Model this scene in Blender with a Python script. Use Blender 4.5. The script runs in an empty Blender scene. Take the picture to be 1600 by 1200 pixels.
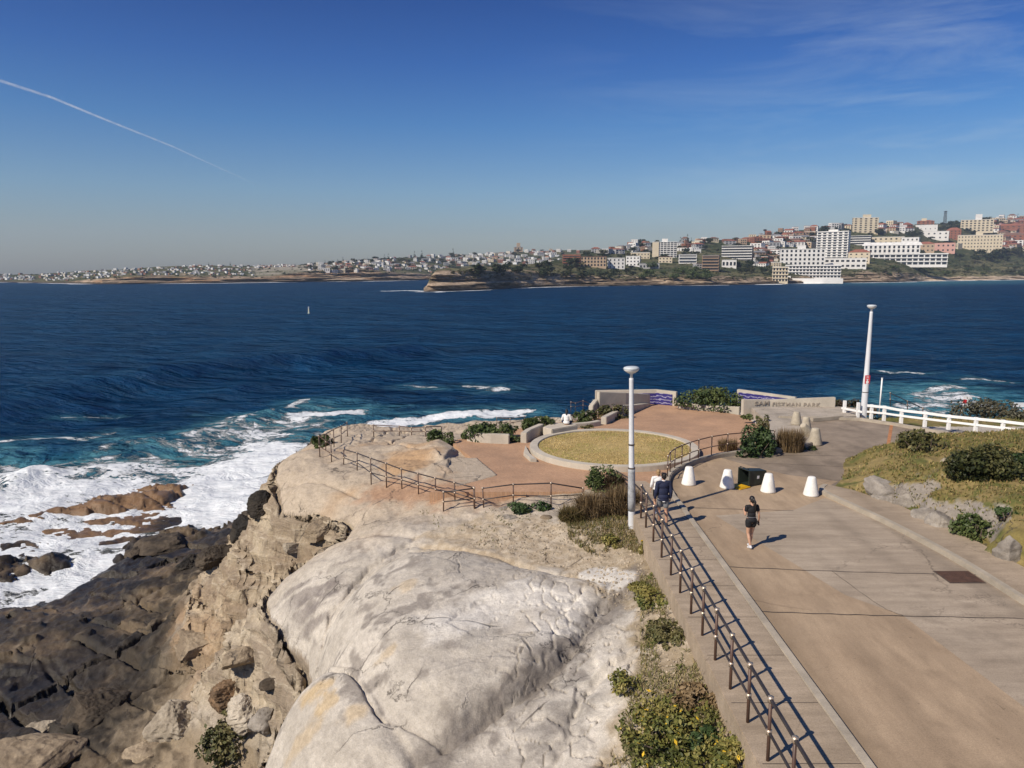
import bpy, bmesh, math, random
import numpy as np
from mathutils import Vector, Matrix

C = bpy.context.scene
COL = C.collection
R = math.radians

# ------------------------------------------------------------------ camera
CAM_Z, FPX, PITCH = 20.0, 1209.0, R(8.28)
CP, SP = math.cos(PITCH), math.sin(PITCH)
cam_d = bpy.data.cameras.new('camera')
cam_d.sensor_width = 36.0
cam_d.lens = 36.0 * FPX / 1600.0
cam_d.clip_start, cam_d.clip_end = 0.5, 60000.0
cam = bpy.data.objects.new('camera', cam_d)
COL.objects.link(cam)
cam.location = (0, 0, CAM_Z)
cam.rotation_euler = (R(90) - PITCH, 0, 0)
C.camera = cam

# ------------------------------------------------------------------ sky, sun, exposure
SUN_EL, SUN_AZ = R(41), R(232)            # azimuth clockwise from +Y: behind and to the left
SKY_TINT = [(0.044, (0.80, 0.83, 0.90)), (0.098, (0.64, 0.83, 1.02)), (0.176, (0.33, 0.65, 1.04)), (0.245, (0.20, 0.475, 0.97)), (0.32, (0.125, 0.335, 0.80))]
w = bpy.data.worlds.new('World'); C.world = w; w.use_nodes = True
nt = w.node_tree; nt.nodes.clear()
sky = nt.nodes.new('ShaderNodeTexSky'); sky.sky_type = 'NISHITA'; sky.sun_disc = False
sky.sun_elevation = SUN_EL; sky.sun_rotation = SUN_AZ
sky.altitude = 0; sky.air_density = 1.0; sky.dust_density = 0.6; sky.ozone_density = 3.0
bg = nt.nodes.new('ShaderNodeBackground'); bg.inputs['Strength'].default_value = 0.085
out = nt.nodes.new('ShaderNodeOutputWorld')
hsv = nt.nodes.new('ShaderNodeHueSaturation'); hsv.inputs['Saturation'].default_value = 0.9
tcs = nt.nodes.new('ShaderNodeTexCoord'); sxs = nt.nodes.new('ShaderNodeSeparateXYZ')
tint = nt.nodes.new('ShaderNodeValToRGB'); tint.color_ramp.interpolation = 'LINEAR'
els = tint.color_ramp.elements
els[0].position = 0.0; els[0].color = (0.76, 0.78, 0.86, 1)
els[1].position = 1.0; els[1].color = (0.19, 0.40, 0.85, 1)
for p_, c_ in SKY_TINT:
    e_ = els.new(p_); e_.color = (*c_, 1)
mlt = nt.nodes.new('ShaderNodeMix'); mlt.data_type = 'RGBA'; mlt.blend_type = 'MULTIPLY'; mlt.inputs['Factor'].default_value = 1.0
nt.links.new(tcs.outputs['Generated'], sxs.inputs[0]); nt.links.new(sxs.outputs['Z'], tint.inputs[0])
nt.links.new(sky.outputs[0], hsv.inputs['Color']); nt.links.new(hsv.outputs[0], mlt.inputs['A']); nt.links.new(tint.outputs[0], mlt.inputs['B'])
# thin cirrus: streaky noise on the sky directions, only in the right half of the sky
tc = nt.nodes.new('ShaderNodeTexCoord')
mp = nt.nodes.new('ShaderNodeMapping'); mp.inputs['Scale'].default_value = (2.2, 2.2, 14.0)
mp.inputs['Rotation'].default_value = (0.0, R(14), 0.0)
nz = nt.nodes.new('ShaderNodeTexNoise'); nz.inputs['Scale'].default_value = 1.6; nz.inputs['Detail'].default_value = 7
nz.inputs['Roughness'].default_value = 0.62; nz.inputs['Distortion'].default_value = 0.5
cr = nt.nodes.new('ShaderNodeMapRange'); cr.inputs['From Min'].default_value = 0.44; cr.inputs['From Max'].default_value = 0.80
sx = nt.nodes.new('ShaderNodeSeparateXYZ')
rx = nt.nodes.new('ShaderNodeMapRange'); rx.inputs['From Min'].default_value = -0.02; rx.inputs['From Max'].default_value = 0.45
rz = nt.nodes.new('ShaderNodeMapRange'); rz.inputs['From Min'].default_value = 0.60; rz.inputs['From Max'].default_value = 0.25
m1 = nt.nodes.new('ShaderNodeMath'); m1.operation = 'MULTIPLY'
m2 = nt.nodes.new('ShaderNodeMath'); m2.operation = 'MULTIPLY'
m3 = nt.nodes.new('ShaderNodeMath'); m3.operation = 'MULTIPLY'; m3.inputs[1].default_value = 0.36
mx = nt.nodes.new('ShaderNodeMix'); mx.data_type = 'RGBA'
L = nt.links.new
L(tc.outputs['Generated'], mp.inputs['Vector']); L(mp.outputs[0], nz.inputs['Vector']); L(nz.outputs[0], cr.inputs[0])
L(tc.outputs['Generated'], sx.inputs[0]); L(sx.outputs['X'], rx.inputs[0]); L(sx.outputs['Z'], rz.inputs[0])
L(cr.outputs[0], m1.inputs[0]); L(rx.outputs[0], m1.inputs[1]); L(m1.outputs[0], m2.inputs[0]); L(rz.outputs[0], m2.inputs[1])
L(m2.outputs[0], m3.inputs[0]); L(m3.outputs[0], mx.inputs['Factor'])
L(mlt.outputs['Result'], mx.inputs['A']); mx.inputs['B'].default_value = (6.4, 7.5, 8.2, 1)
L(mx.outputs['Result'], bg.inputs['Color']); L(bg.outputs[0], out.inputs['Surface'])

sd = bpy.data.lights.new('sun', 'SUN'); sd.energy = 5.0; sd.angle = R(0.5); sd.color = (1.0, 0.90, 0.76)
so = bpy.data.objects.new('sun', sd); COL.objects.link(so); so.location = (-60, -60, 90)
ldir = Vector((-math.sin(SUN_AZ) * math.cos(SUN_EL), -math.cos(SUN_AZ) * math.cos(SUN_EL), -math.sin(SUN_EL)))
so.rotation_euler = ldir.to_track_quat('-Z', 'Y').to_euler()
C.view_settings.view_transform = 'Standard'; C.view_settings.look = 'None'
C.view_settings.exposure = 0.1; C.view_settings.gamma = 1.0
C.cycles.max_bounces = 6; C.cycles.diffuse_bounces = 3; C.cycles.glossy_bounces = 3
C.cycles.volume_bounces = 0; C.cycles.transparent_max_bounces = 8
C.cycles.caustics_reflective = False; C.cycles.caustics_refractive = False

# ------------------------------------------------------------------ helpers
rng = np.random.default_rng(7)
random.seed(7)

def ray(px, py):
    u = (px - 800.0) / FPX; v = (py - 600.0) / FPX
    return u, CP - v * SP, -(SP + v * CP)
def P(px, py, z):                         # the point at height z seen at a pixel of the survey photo
    a, b, c = ray(px, py); k = (z - CAM_Z) / c
    return Vector((a * k, b * k, z))
def D(px, py, k):                         # the point at depth k
    a, b, c = ray(px, py)
    return Vector((a * k, b * k, CAM_Z + c * k))
def P2(px, py, z):
    p = P(px, py, z); return (p.x, p.y)

def _h(ix, iy, iz, s):
    n = (ix.astype(np.int64) * 374761393 + iy.astype(np.int64) * 668265263 + iz.astype(np.int64) * 2147483647 + s * 974634777) & 0xffffffff
    n = ((n ^ (n >> 13)) * 1274126177) & 0xffffffff
    n = ((n ^ (n >> 16)) * 2246822519) & 0xffffffff
    return ((n ^ (n >> 15)) & 0xffffff) / float(0xffffff)
def vn(x, y, z=None, s=0):
    x = np.asarray(x, float); y = np.asarray(y, float); z = np.zeros_like(x) if z is None else np.asarray(z, float)
    xi, yi, zi = np.floor(x), np.floor(y), np.floor(z)
    f = lambda t: t * t * t * (t * (t * 6 - 15) + 10)
    fx, fy, fz = f(x - xi), f(y - yi), f(z - zi)
    r = 0
    for dx in (0, 1):
        for dy in (0, 1):
            for dz in ((0, 1) if np.any(fz) else (0,)):
                r = r + (fx if dx else 1 - fx) * (fy if dy else 1 - fy) * (fz if dz else 1 - fz) * _h(xi + dx, yi + dy, zi + dz, s)
    return r
def fbm(x, y, z=None, o=4, s=0, g=0.5):
    t, a, n = 0, 1.0, 0
    zz = None
    for k in range(o):
        f = 2.03 ** k
        zz = None if z is None else z * f + 3.3 * k
        t = t + a * vn(x * f + 17.3 * k, y * f + 9.1 * k, zz, s + k); n += a; a *= g
    return t / n
def sst(a, b, x):
    t = np.clip((x - a) / (b - a), 0, 1); return t * t * (3 - 2 * t)
def terr(h, step, sharp=.18):            # stair-step a height into bedding ledges
    q = h / step; f = np.floor(q); t = q - f
    return (f + sst(1 - sharp, 1, t) * .86 + t * .14) * step
def pl_dist(x, y, pts):                   # distance to an open polyline
    d = np.full(x.shape, 1e9)
    for (ax, ay), (bx, by) in zip(pts[:-1], pts[1:]):
        ex, ey = bx - ax, by - ay; l2 = ex * ex + ey * ey + 1e-12
        t = np.clip(((x - ax) * ex + (y - ay) * ey) / l2, 0, 1)
        d = np.minimum(d, np.hypot(x - ax - t * ex, y - ay - t * ey))
    return d
def pg_sd(x, y, pts):                     # signed distance to a polygon, positive inside
    d = pl_dist(x, y, list(pts) + [pts[0]])
    ins = np.zeros(x.shape, bool)
    n = len(pts)
    for i in range(n):
        ax, ay = pts[i]; bx, by = pts[(i + 1) % n]
        if ay == by: continue
        c = ((ay > y) != (by > y)) & (x < (bx - ax) * (y - ay) / (by - ay) + ax)
        ins ^= c
    return np.where(ins, d, -d)
def rbf(ctrl):
    c = np.array(ctrl, float); xy = c[:, :2]; n = len(c)
    def k(r): return r * r * np.log(r + 1e-6)
    A = k(np.hypot(xy[:, None, 0] - xy[None, :, 0], xy[:, None, 1] - xy[None, :, 1])) + np.eye(n) * 0.6
    Q = np.c_[np.ones(n), xy]
    M = np.block([[A, Q], [Q.T, np.zeros((3, 3))]])
    wt = np.linalg.solve(M, np.r_[c[:, 2], 0, 0, 0])
    def f(x, y):
        r = wt[n] + wt[n + 1] * x + wt[n + 2] * y
        for i in range(n):
            r = r + wt[i] * k(np.hypot(x - xy[i, 0], y - xy[i, 1]))
        return r
    return f

def np_mesh(name, V, F, col=None, smooth=False, attrs=None):
    V = np.asarray(V, np.float32); F = np.asarray(F, np.int32); k = F.shape[1]
    me = bpy.data.meshes.new(name)
    me.vertices.add(len(V)); me.vertices.foreach_set('co', V.ravel())
    me.loops.add(F.size); me.loops.foreach_set('vertex_index', F.ravel())
    me.polygons.add(len(F)); me.polygons.foreach_set('loop_start', np.arange(0, F.size, k, dtype=np.int32))
    me.polygons.foreach_set('loop_total', np.full(len(F), k, np.int32))
    me.polygons.foreach_set('use_smooth', np.full(len(F), smooth, bool))
    if col is not None:
        a = me.color_attributes.new('Col', 'FLOAT_COLOR', 'POINT')
        c = np.ones((len(V), 4), np.float32); c[:, :3] = col; a.data.foreach_set('color', c.ravel())
    for n_, d_ in (attrs or {}).items():
        a = me.attributes.new(n_, 'FLOAT', 'POINT'); a.data.foreach_set('value', np.asarray(d_, np.float32))
    me.update(); me.validate()
    return me

def link(name, me, m=None, parent=None, loc=None):
    o = bpy.data.objects.new(name, me); COL.objects.link(o)
    if m is not None and len(me.materials) == 0:
        me.materials.append(m)
    if parent is not None: o.parent = parent
    if loc is not None: o.location = loc
    return o
def tag(o, label=None, cat=None, group=None, kind=None):
    if label: o['label'] = label
    if cat: o['category'] = cat
    if group: o['group'] = group
    if kind: o['kind'] = kind
    return o
def thing(name, label, cat, loc=(0, 0, 0), rz=0.0, group=None):
    o = bpy.data.objects.new(name, None); COL.objects.link(o)
    o.empty_display_size = 0.3; o.location = loc; o.rotation_euler = (0, 0, rz)
    return tag(o, label, cat, group)
def dup(o, loc=None, rz=None, label=None, parent=None, scale=None):
    c = o.copy(); COL.objects.link(c)
    if parent is not None: c.parent = parent
    if loc is not None: c.location = loc
    if rz is not None: c.rotation_euler = (0, 0, rz)
    if scale is not None: c.scale = scale
    if label: c['label'] = label
    for ch in o.children: dup(ch, parent=c)
    return c

class MB:
    def __init__(s): s.v = []; s.f = []
    def add(s, vs, fs):
        n = len(s.v); s.v += [tuple(p) for p in vs]; s.f += [tuple(i + n for i in f) for f in fs]; return s
    def box(s, c, size, rz=0.0, taper=1.0, rot=None):
        m = Matrix.Rotation(rz, 3, 'Z') if rot is None else rot
        vs = []
        for z in (-1, 1):
            t = 1.0 if z < 0 else taper
            for x, y in ((-1, -1), (1, -1), (1, 1), (-1, 1)):
                vs.append(Vector(c) + m @ Vector((x * size[0] / 2 * t, y * size[1] / 2 * t, z * size[2] / 2)))
        return s.add(vs, [(0, 3, 2, 1), (4, 5, 6, 7), (0, 1, 5, 4), (1, 2, 6, 5), (2, 3, 7, 6), (3, 0, 4, 7)])
    def tube(s, pts, r, n=8, cap=True):
        pts = [Vector(p) for p in pts]; rs = r if hasattr(r, '__len__') else [r] * len(pts)
        base = len(s.v); up = None
        for i, p in enumerate(pts):
            d = (pts[min(i + 1, len(pts) - 1)] - pts[max(i - 1, 0)]).normalized()
            a = d.cross(Vector((0, 0, 1)) if abs(d.z) < 0.95 else Vector((0, 1, 0))).normalized(); b = d.cross(a)
            if up is not None and a.dot(up) < 0: a, b = -a, -b
            up = a
            for k in range(n):
                t = 2 * math.pi * k / n; s.v.append(tuple(p + (a * math.cos(t) + b * math.sin(t)) * rs[i]))
        for i in range(len(pts) - 1):
            for k in range(n):
                q = base + i * n; s.f.append((q + k, q + (k + 1) % n, q + n + (k + 1) % n, q + n + k))
        if cap:
            s.f.append(tuple(base + k for k in range(n))[::-1]); s.f.append(tuple(base + (len(pts) - 1) * n + k for k in range(n)))
        return s
    def lathe(s, prof, n=24, c=(0, 0, 0)):
        base = len(s.v)
        for r_, z in prof:
            for k in range(n):
                t = 2 * math.pi * k / n; s.v.append((c[0] + r_ * math.cos(t), c[1] + r_ * math.sin(t), c[2] + z))
        for i in range(len(prof) - 1):
            for k in range(n):
                q = base + i * n; s.f.append((q + k, q + (k + 1) % n, q + n + (k + 1) % n, q + n + k))
        s.f.append(tuple(base + k for k in range(n))[::-1]); s.f.append(tuple(base + (len(prof) - 1) * n + k for k in range(n)))
        return s
    def prism(s, poly, z0, z1):
        a = sum(poly[i][0] * poly[(i + 1) % len(poly)][1] - poly[(i + 1) % len(poly)][0] * poly[i][1] for i in range(len(poly)))
        if a < 0: poly = poly[::-1]
        n = len(poly)
        zz0 = z0 if hasattr(z0, '__len__') else [z0] * n; zz1 = z1 if hasattr(z1, '__len__') else [z1] * n
        vs = [(p[0], p[1], z) for p, z in zip(poly, zz0)] + [(p[0], p[1], z) for p, z in zip(poly, zz1)]
        fs = [tuple(range(n))[::-1], tuple(range(n, 2 * n))] + [(i, (i + 1) % n, n + (i + 1) % n, n + i) for i in range(n)]
        return s.add(vs, fs)
    def ribbon(s, pts, wid, z0, z1):      # a solid strip along a plan polyline (a wall or a kerb)
        pts = [Vector((p[0], p[1])) for p in pts]; l, r_ = [], []
        for i, p in enumerate(pts):
            d = (pts[min(i + 1, len(pts) - 1)] - pts[max(i - 1, 0)]).normalized(); nrm = Vector((-d.y, d.x))
            l.append(p + nrm * wid / 2); r_.append(p - nrm * wid / 2)
        n = len(pts)
        zt = z1 if hasattr(z1, '__len__') else [z1] * n
        zb = z0 if hasattr(z0, '__len__') else [z0] * n
        vs = []
        for i in range(n):
            vs += [(l[i].x, l[i].y, zb[i]), (r_[i].x, r_[i].y, zb[i]), (r_[i].x, r_[i].y, zt[i]), (l[i].x, l[i].y, zt[i])]
        fs = [(0, 1, 2, 3), (4 * n - 1, 4 * n - 2, 4 * n - 3, 4 * n - 4)]
        for i in range(n - 1):
            a = 4 * i
            for k in range(4): fs.append((a + k, a + 4 + k, a + 4 + (k + 1) % 4, a + (k + 1) % 4))
        return s.add(vs, fs)
    def mesh(s, name, smooth=False, bevel=0.0, seg=2):
        me = bpy.data.meshes.new(name); me.from_pydata(s.v, [], s.f); me.update()
        if bevel or True:
            b = bmesh.new(); b.from_mesh(me)
            bmesh.ops.recalc_face_normals(b, faces=b.faces)
            if bevel:
                ed = [e for e in b.edges if len(e.link_faces) == 2 and e.calc_face_angle(0) > 0.5]
                bmesh.ops.bevel(b, geom=ed, offset=bevel, segments=seg, affect='EDGES', clamp_overlap=True)
            b.to_mesh(me); b.free()
        if smooth:
            for p in me.polygons: p.use_smooth = True
        return me
    def build(s, name, m=None, parent=None, smooth=False, bevel=0.0, loc=None):
        return link(name, s.mesh(name, smooth, bevel), m, parent, loc)

def dense(pts, n=6):                      # Catmull-Rom through plan or space points
    p = [np.array(q, float) for q in pts]; o = []
    for i in range(len(p) - 1):
        a, b, c, d = p[max(i - 1, 0)], p[i], p[i + 1], p[min(i + 2, len(p) - 1)]
        for k in range(n):
            t = k / n
            o.append(0.5 * ((2 * b) + (-a + c) * t + (2 * a - 5 * b + 4 * c - d) * t * t + (-a + 3 * b - 3 * c + d) * t ** 3))
    o.append(p[-1]); return [tuple(q) for q in o]

# ------------------------------------------------------------------ materials
def nodes(name):
    m = bpy.data.materials.new(name); m.use_nodes = True
    return m, m.node_tree, m.node_tree.nodes['Principled BSDF']
def mix_rgb(t, fac, a, b, mode='MIX'):
    n = t.nodes.new('ShaderNodeMix'); n.data_type = 'RGBA'; n.blend_type = mode
    for sock, val in ((n.inputs['Factor'], fac), (n.inputs['A'], a), (n.inputs['B'], b)):
        if hasattr(val, 'is_linked'): t.links.new(val, sock)
        elif isinstance(val, (int, float)): sock.default_value = val
        else: sock.default_value = (*val[:3], 1)
    return n.outputs['Result']
def noise(t, scale, detail=5, rough=0.6, vec=None, stretch=None, dist=0.0):
    n = t.nodes.new('ShaderNodeTexNoise'); n.inputs['Scale'].default_value = scale
    n.inputs['Detail'].default_value = detail; n.inputs['Roughness'].default_value = rough; n.inputs['Distortion'].default_value = dist
    tcn = t.nodes.new('ShaderNodeNewGeometry') if vec is None else None
    v = tcn.outputs['Position'] if vec is None else vec
    if stretch:
        mpn = t.nodes.new('ShaderNodeMapping'); mpn.inputs['Scale'].default_value = stretch
        t.links.new(v, mpn.inputs['Vector']); v = mpn.outputs[0]
    t.links.new(v, n.inputs['Vector'])
    return n.outputs[0]
def ramp(t, val, a, b, lo=0.0, hi=1.0):
    n = t.nodes.new('ShaderNodeMapRange'); n.inputs['From Min'].default_value = a; n.inputs['From Max'].default_value = b
    n.inputs['To Min'].default_value = lo; n.inputs['To Max'].default_value = hi
    t.links.new(val, n.inputs[0]); return n.outputs[0]
def math_n(t, op, a, b=None):
    n = t.nodes.new('ShaderNodeMath'); n.operation = op
    for i, q in enumerate((a, b)):
        if q is None: continue
        if hasattr(q, 'is_linked'): t.links.new(q, n.inputs[i])
        else: n.inputs[i].default_value = q
    return n.outputs[0]
def bump(t, b, h, strength=0.4, dist=0.05):
    n = t.nodes.new('ShaderNodeBump'); n.inputs['Strength'].default_value = strength; n.inputs['Distance'].default_value = dist
    t.links.new(h, n.inputs['Height']); t.links.new(n.outputs[0], b.inputs['Normal'])
def attr(t, name):
    n = t.nodes.new('ShaderNodeAttribute'); n.attribute_name = name; return n
def mat(name, c, rough=0.7, var=0.25, scale=3.0, fine=40.0, bmp=0.0, metal=0.0, c2=None, obj=False):
    m, t, b = nodes(name)
    vec = None
    if obj:
        vec = t.nodes.new('ShaderNodeTexCoord').outputs['Object']
    n1 = noise(t, scale, 6, 0.65, vec); n2 = noise(t, fine, 4, 0.6, vec)
    dark = tuple(x * (1 - var) for x in c); lite = tuple(min(1, x * (1 + var)) for x in (c2 or c))
    col = mix_rgb(t, ramp(t, n1, 0.32, 0.68), dark, lite)
    col = mix_rgb(t, 0.5 * min(1, var * 2), col, mix_rgb(t, ramp(t, n2, 0.3, 0.7), (0.55,) * 3, (1.35,) * 3), 'MULTIPLY')
    t.links.new(col, b.inputs['Base Color'])
    b.inputs['Roughness'].default_value = rough; b.inputs['Metallic'].default_value = metal
    if bmp: bump(t, b, n2, bmp, 0.02)
    return m
def leaf_mat(name, rough=0.55, trans=0.0):
    m, t, b = nodes(name)
    a = attr(t, 'Col'); t.links.new(a.outputs['Color'], b.inputs['Base Color'])
    b.inputs['Roughness'].default_value = rough; b.inputs['Specular IOR Level'].default_value = 0.25
    return m
M = {}
M['leaf'] = leaf_mat('leaf')
M['grassblade'] = leaf_mat('grass_blade', 0.7)
M['concrete'] = mat('concrete', (0.36, 0.32, 0.26), 0.85, 0.16, 0.9, 30, 0.25)
M['pale_concrete'] = mat('pale_concrete', (0.47, 0.42, 0.34), 0.85, 0.14, 1.2, 25, 0.25)
M['kerbstone'] = mat('kerbstone', (0.36, 0.31, 0.24), 0.9, 0.2, 1.5, 30, 0.3)
M['white_paint'] = mat('white_paint', (0.80, 0.79, 0.76), 0.5, 0.06, 2.0, 20)
M['bollard_white'] = mat('bollard_white', (0.78, 0.76, 0.70), 0.65, 0.14, 3.0, 22, 0.25)
M['lamp_white'] = mat('lamp_white', (0.62, 0.63, 0.64), 0.4, 0.08, 1.5, 20)
M['worn_grey'] = mat('worn_grey', (0.36, 0.37, 0.38), 0.55, 0.3, 6.0, 40)
M['rail_brown'] = mat('rail_brown', (0.085, 0.045, 0.03), 0.5, 0.3, 3.0, 40)
M['rail_dark'] = mat('rail_dark', (0.05, 0.042, 0.04), 0.4, 0.3, 3.0, 40, 0.0, 0.3)
M['bolt'] = mat('bolt', (0.5, 0.4, 0.3), 0.4, 0.1, 10, 40, 0, 0.6)
M['trunk'] = mat('bark', (0.10, 0.075, 0.055), 0.9, 0.3, 4, 30)
M['bin_green'] = mat('bin_green', (0.022, 0.03, 0.024), 0.45, 0.15, 4, 40, obj=True)
M['bin_inside'] = mat('bin_inside', (0.012, 0.02, 0.014), 0.6, 0.15, 4, 40, obj=True)
M['yellow'] = mat('yellow_plastic', (0.62, 0.36, 0.015), 0.45, 0.08, 4, 40)
M['rubber'] = mat('rubber', (0.02, 0.02, 0.02), 0.8, 0.1, 4, 40)
M['red_sign'] = mat('red_sign', (0.55, 0.03, 0.04), 0.5, 0.06, 4, 30)
M['rust'] = mat('rust', (0.085, 0.04, 0.025), 0.85, 0.4, 4, 30, 0.2)
M['orange_paint'] = mat('orange_paint', (0.42, 0.18, 0.07), 0.8, 0.25, 3, 30)
M['joint'] = mat('joint_dark', (0.07, 0.055, 0.045), 0.95, 0.4, 2, 20)
# ================================================================== LAND AND WATER
ROAD_Z, PLAZA_Z = 11.5, 11.0

def poly(pts): return [P2(*q) for q in pts]
UPPER = [(-5.2, 5)] + poly([(405, 1200, 8.0), (400, 1150, 8.1), (440, 1080, 8.5), (487, 1040, 8.8), (482, 1000, 8.8), (455, 962, 8.3),
    (418, 930, 8.0), (424, 890, 8.6), (470, 852, 9.3), (540, 822, 10), (556, 806, 10), (535, 790, 10.1), (500, 772, 10.2), (445, 765, 10.2),
    (428, 735, 10.3), (440, 712, 10.3), (470, 697, 10.3), (500, 672, 10), (530, 660, 10), (560, 655, 10), (600, 668, 9.6), (640, 665, 9.5),
    (700, 657, 9.5), (820, 652, 9.5), (870, 647, 9.7), (930, 637, 10)]) + [(9, 58), (14, 57), (22, 54), (27, 50.5), (36, 49), (70, 47), (70, 5)]
PLAZA = [(-3.3, 40.6), (-2.2, 37.5), (-0.9, 33.6), (-3.4, 30.9), (3.4, 31.0), (5.0, 30.4), (6.3, 30.9), (7.7, 33.05), (9.1, 34.5), (10.7, 35.3), (12.2, 36),
         (13.4, 39.5), (14.6, 43), (14.9, 47.6), (12.6, 50.4), (11.4, 51.5), (9.0, 54.6), (5.6, 52.2), (5.2, 47.5), (1.2, 44.6), (-1.4, 42.6)]
MOUND = [(14.35, 8), (14.35, 20), (14.2, 24.5), (13.6, 27.6), (12.5, 29.5), (13.4, 30.8), (15.2, 34.4), (17.8, 37.2), (24, 38.4), (31, 38.0), (70, 34), (70, 8)]
SHELF = [(-75, 24)] + poly([(-150, 985, .6), (0, 955, .6), (95, 930, .6), (160, 897, .6), (205, 855, .6), (290, 832, .6), (350, 825, .6), (395, 795, 1), (418, 768, 1)]) + \
    [(-14.5, 60.5), (-6, 58), (2, 60), (12, 62), (30, 58), (70, 56), (70, 5), (-75, 5)]

top_f = rbf([(*P2(px, py, z), z) for px, py, z in [
    (405, 1200, 7.8), (430, 1080, 8.3), (500, 1100, 9.0), (600, 1150, 9.4), (700, 1180, 9.6), (850, 1180, 9.9), (950, 1180, 10.1), (495, 1000, 8.7),
    (550, 950, 9.7), (700, 950, 10.3), (850, 950, 10.5), (950, 950, 10.6), (650, 1050, 10.0), (800, 1050, 10.3), (430, 900, 8.2), (500, 855, 9.4),
    (600, 840, 10), (700, 860, 10.4), (800, 830, 10.6), (900, 850, 10.7), (980, 900, 10.8), (1000, 1000, 10.8), (1050, 1000, 11.15), (1050, 1100, 10.95),
    (1120, 1150, 11.05), (560, 812, 10), (640, 800, 10.3), (700, 800, 10.5), (760, 790, 10.7), (860, 790, 10.9), (980, 830, 11.1), (445, 735, 10.2),
    (500, 730, 10.4), (550, 760, 10.4), (600, 770, 10.5), (650, 790, 10.5), (500, 700, 10.5), (560, 700, 10.7), (620, 710, 10.9), (700, 740, 11.05),
    (505, 668, 10), (560, 657, 10), (640, 667, 9.6), (700, 660, 9.5), (820, 655, 9.6), (880, 650, 9.8), (760, 670, 9.9), (930, 640, 10.1)]] +
    [(0, 38, 10.95), (5, 38, 10.95), (10, 45, 11), (4.3, 8, 11.0), (0, 8, 10.2), (4.2, 20, 11.2), (4.2, 16, 11.1), (20, 45, 11.3), (30, 44, 11.4), (40, 40, 11.5), (22, 52, 10.3), (35, 48.5, 10.4),
     (10, 57, 9.6), (10, 20, 11.3), (20, 20, 11.5), (30, 20, 11.6), (50, 20, 11.6), (60, 45, 10.6)])
shelf_f = rbf([(*P2(px, py, z), z) for px, py, z in [(0, 1200, 2.0), (200, 1200, 2.4), (350, 1150, 3.2), (100, 1050, 1.6), (300, 1050, 2.6), (0, 1000, 1.2),
    (200, 950, 1.6), (330, 960, 3.0), (250, 880, 1.3), (340, 850, 1.6), (395, 800, 2.2), (0, 955, .7), (160, 905, .7), (205, 860, .7), (290, 840, .7), (345, 830, .8)]] +
    [(-6, 8, 4), (-25, 10, 3), (-60, 10, 2), (0, 60, 2), (20, 60, 2), (50, 56, 2), (-12, 56, 2)])

def cracks(x, y):
    g = np.zeros(x.shape)
    for pts, wd, dp in [
        ([(485, 1010, 8.8), (520, 935, 9.4), (575, 880, 9.9), (640, 852, 10.1), (720, 856, 10.4)], .10, .16),
        ([(487, 1040, 8.8), (540, 1060, 9.2), (575, 1095, 9.4), (600, 1130, 9.4)], .05, .12),
        ([(1010, 905, 10.7), (960, 945, 10.6), (905, 1000, 10.5), (845, 1060, 10.3), (760, 1120, 9.9), (660, 1185, 9.5)], .20, .13),
        ([(1000, 880, 10.8), (905, 925, 10.6), (880, 985, 10.5), (850, 1045, 10.3)], .05, .06),
        ([(1040, 985, 10.8), (960, 1035, 10.6), (905, 1090, 10.4), (860, 1180, 10)], .14, .10),
        ([(450, 745, 10.2), (520, 757, 10.3), (560, 772, 10.3)], .08, .12),
        ([(560, 690, 10.7), (600, 680, 10.8), (640, 700, 11), (690, 705, 11)], .07, .16),
        ([(620, 668, 9.7), (580, 690, 10.5)], .08, .2), ([(610, 690, 10.7), (650, 676, 10.2)], .08, .25)]:
        q = [p[:2] for p in dense([P2(*p) for p in pts], 6)]
        wob = (fbm(x * 1.7, y * 1.7, o=3, s=91) - .5) * .5
        d = np.abs(pl_dist(x + wob, y - wob, q))
        g -= dp * np.exp(-(d / wd) ** 2)
    return g

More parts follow.
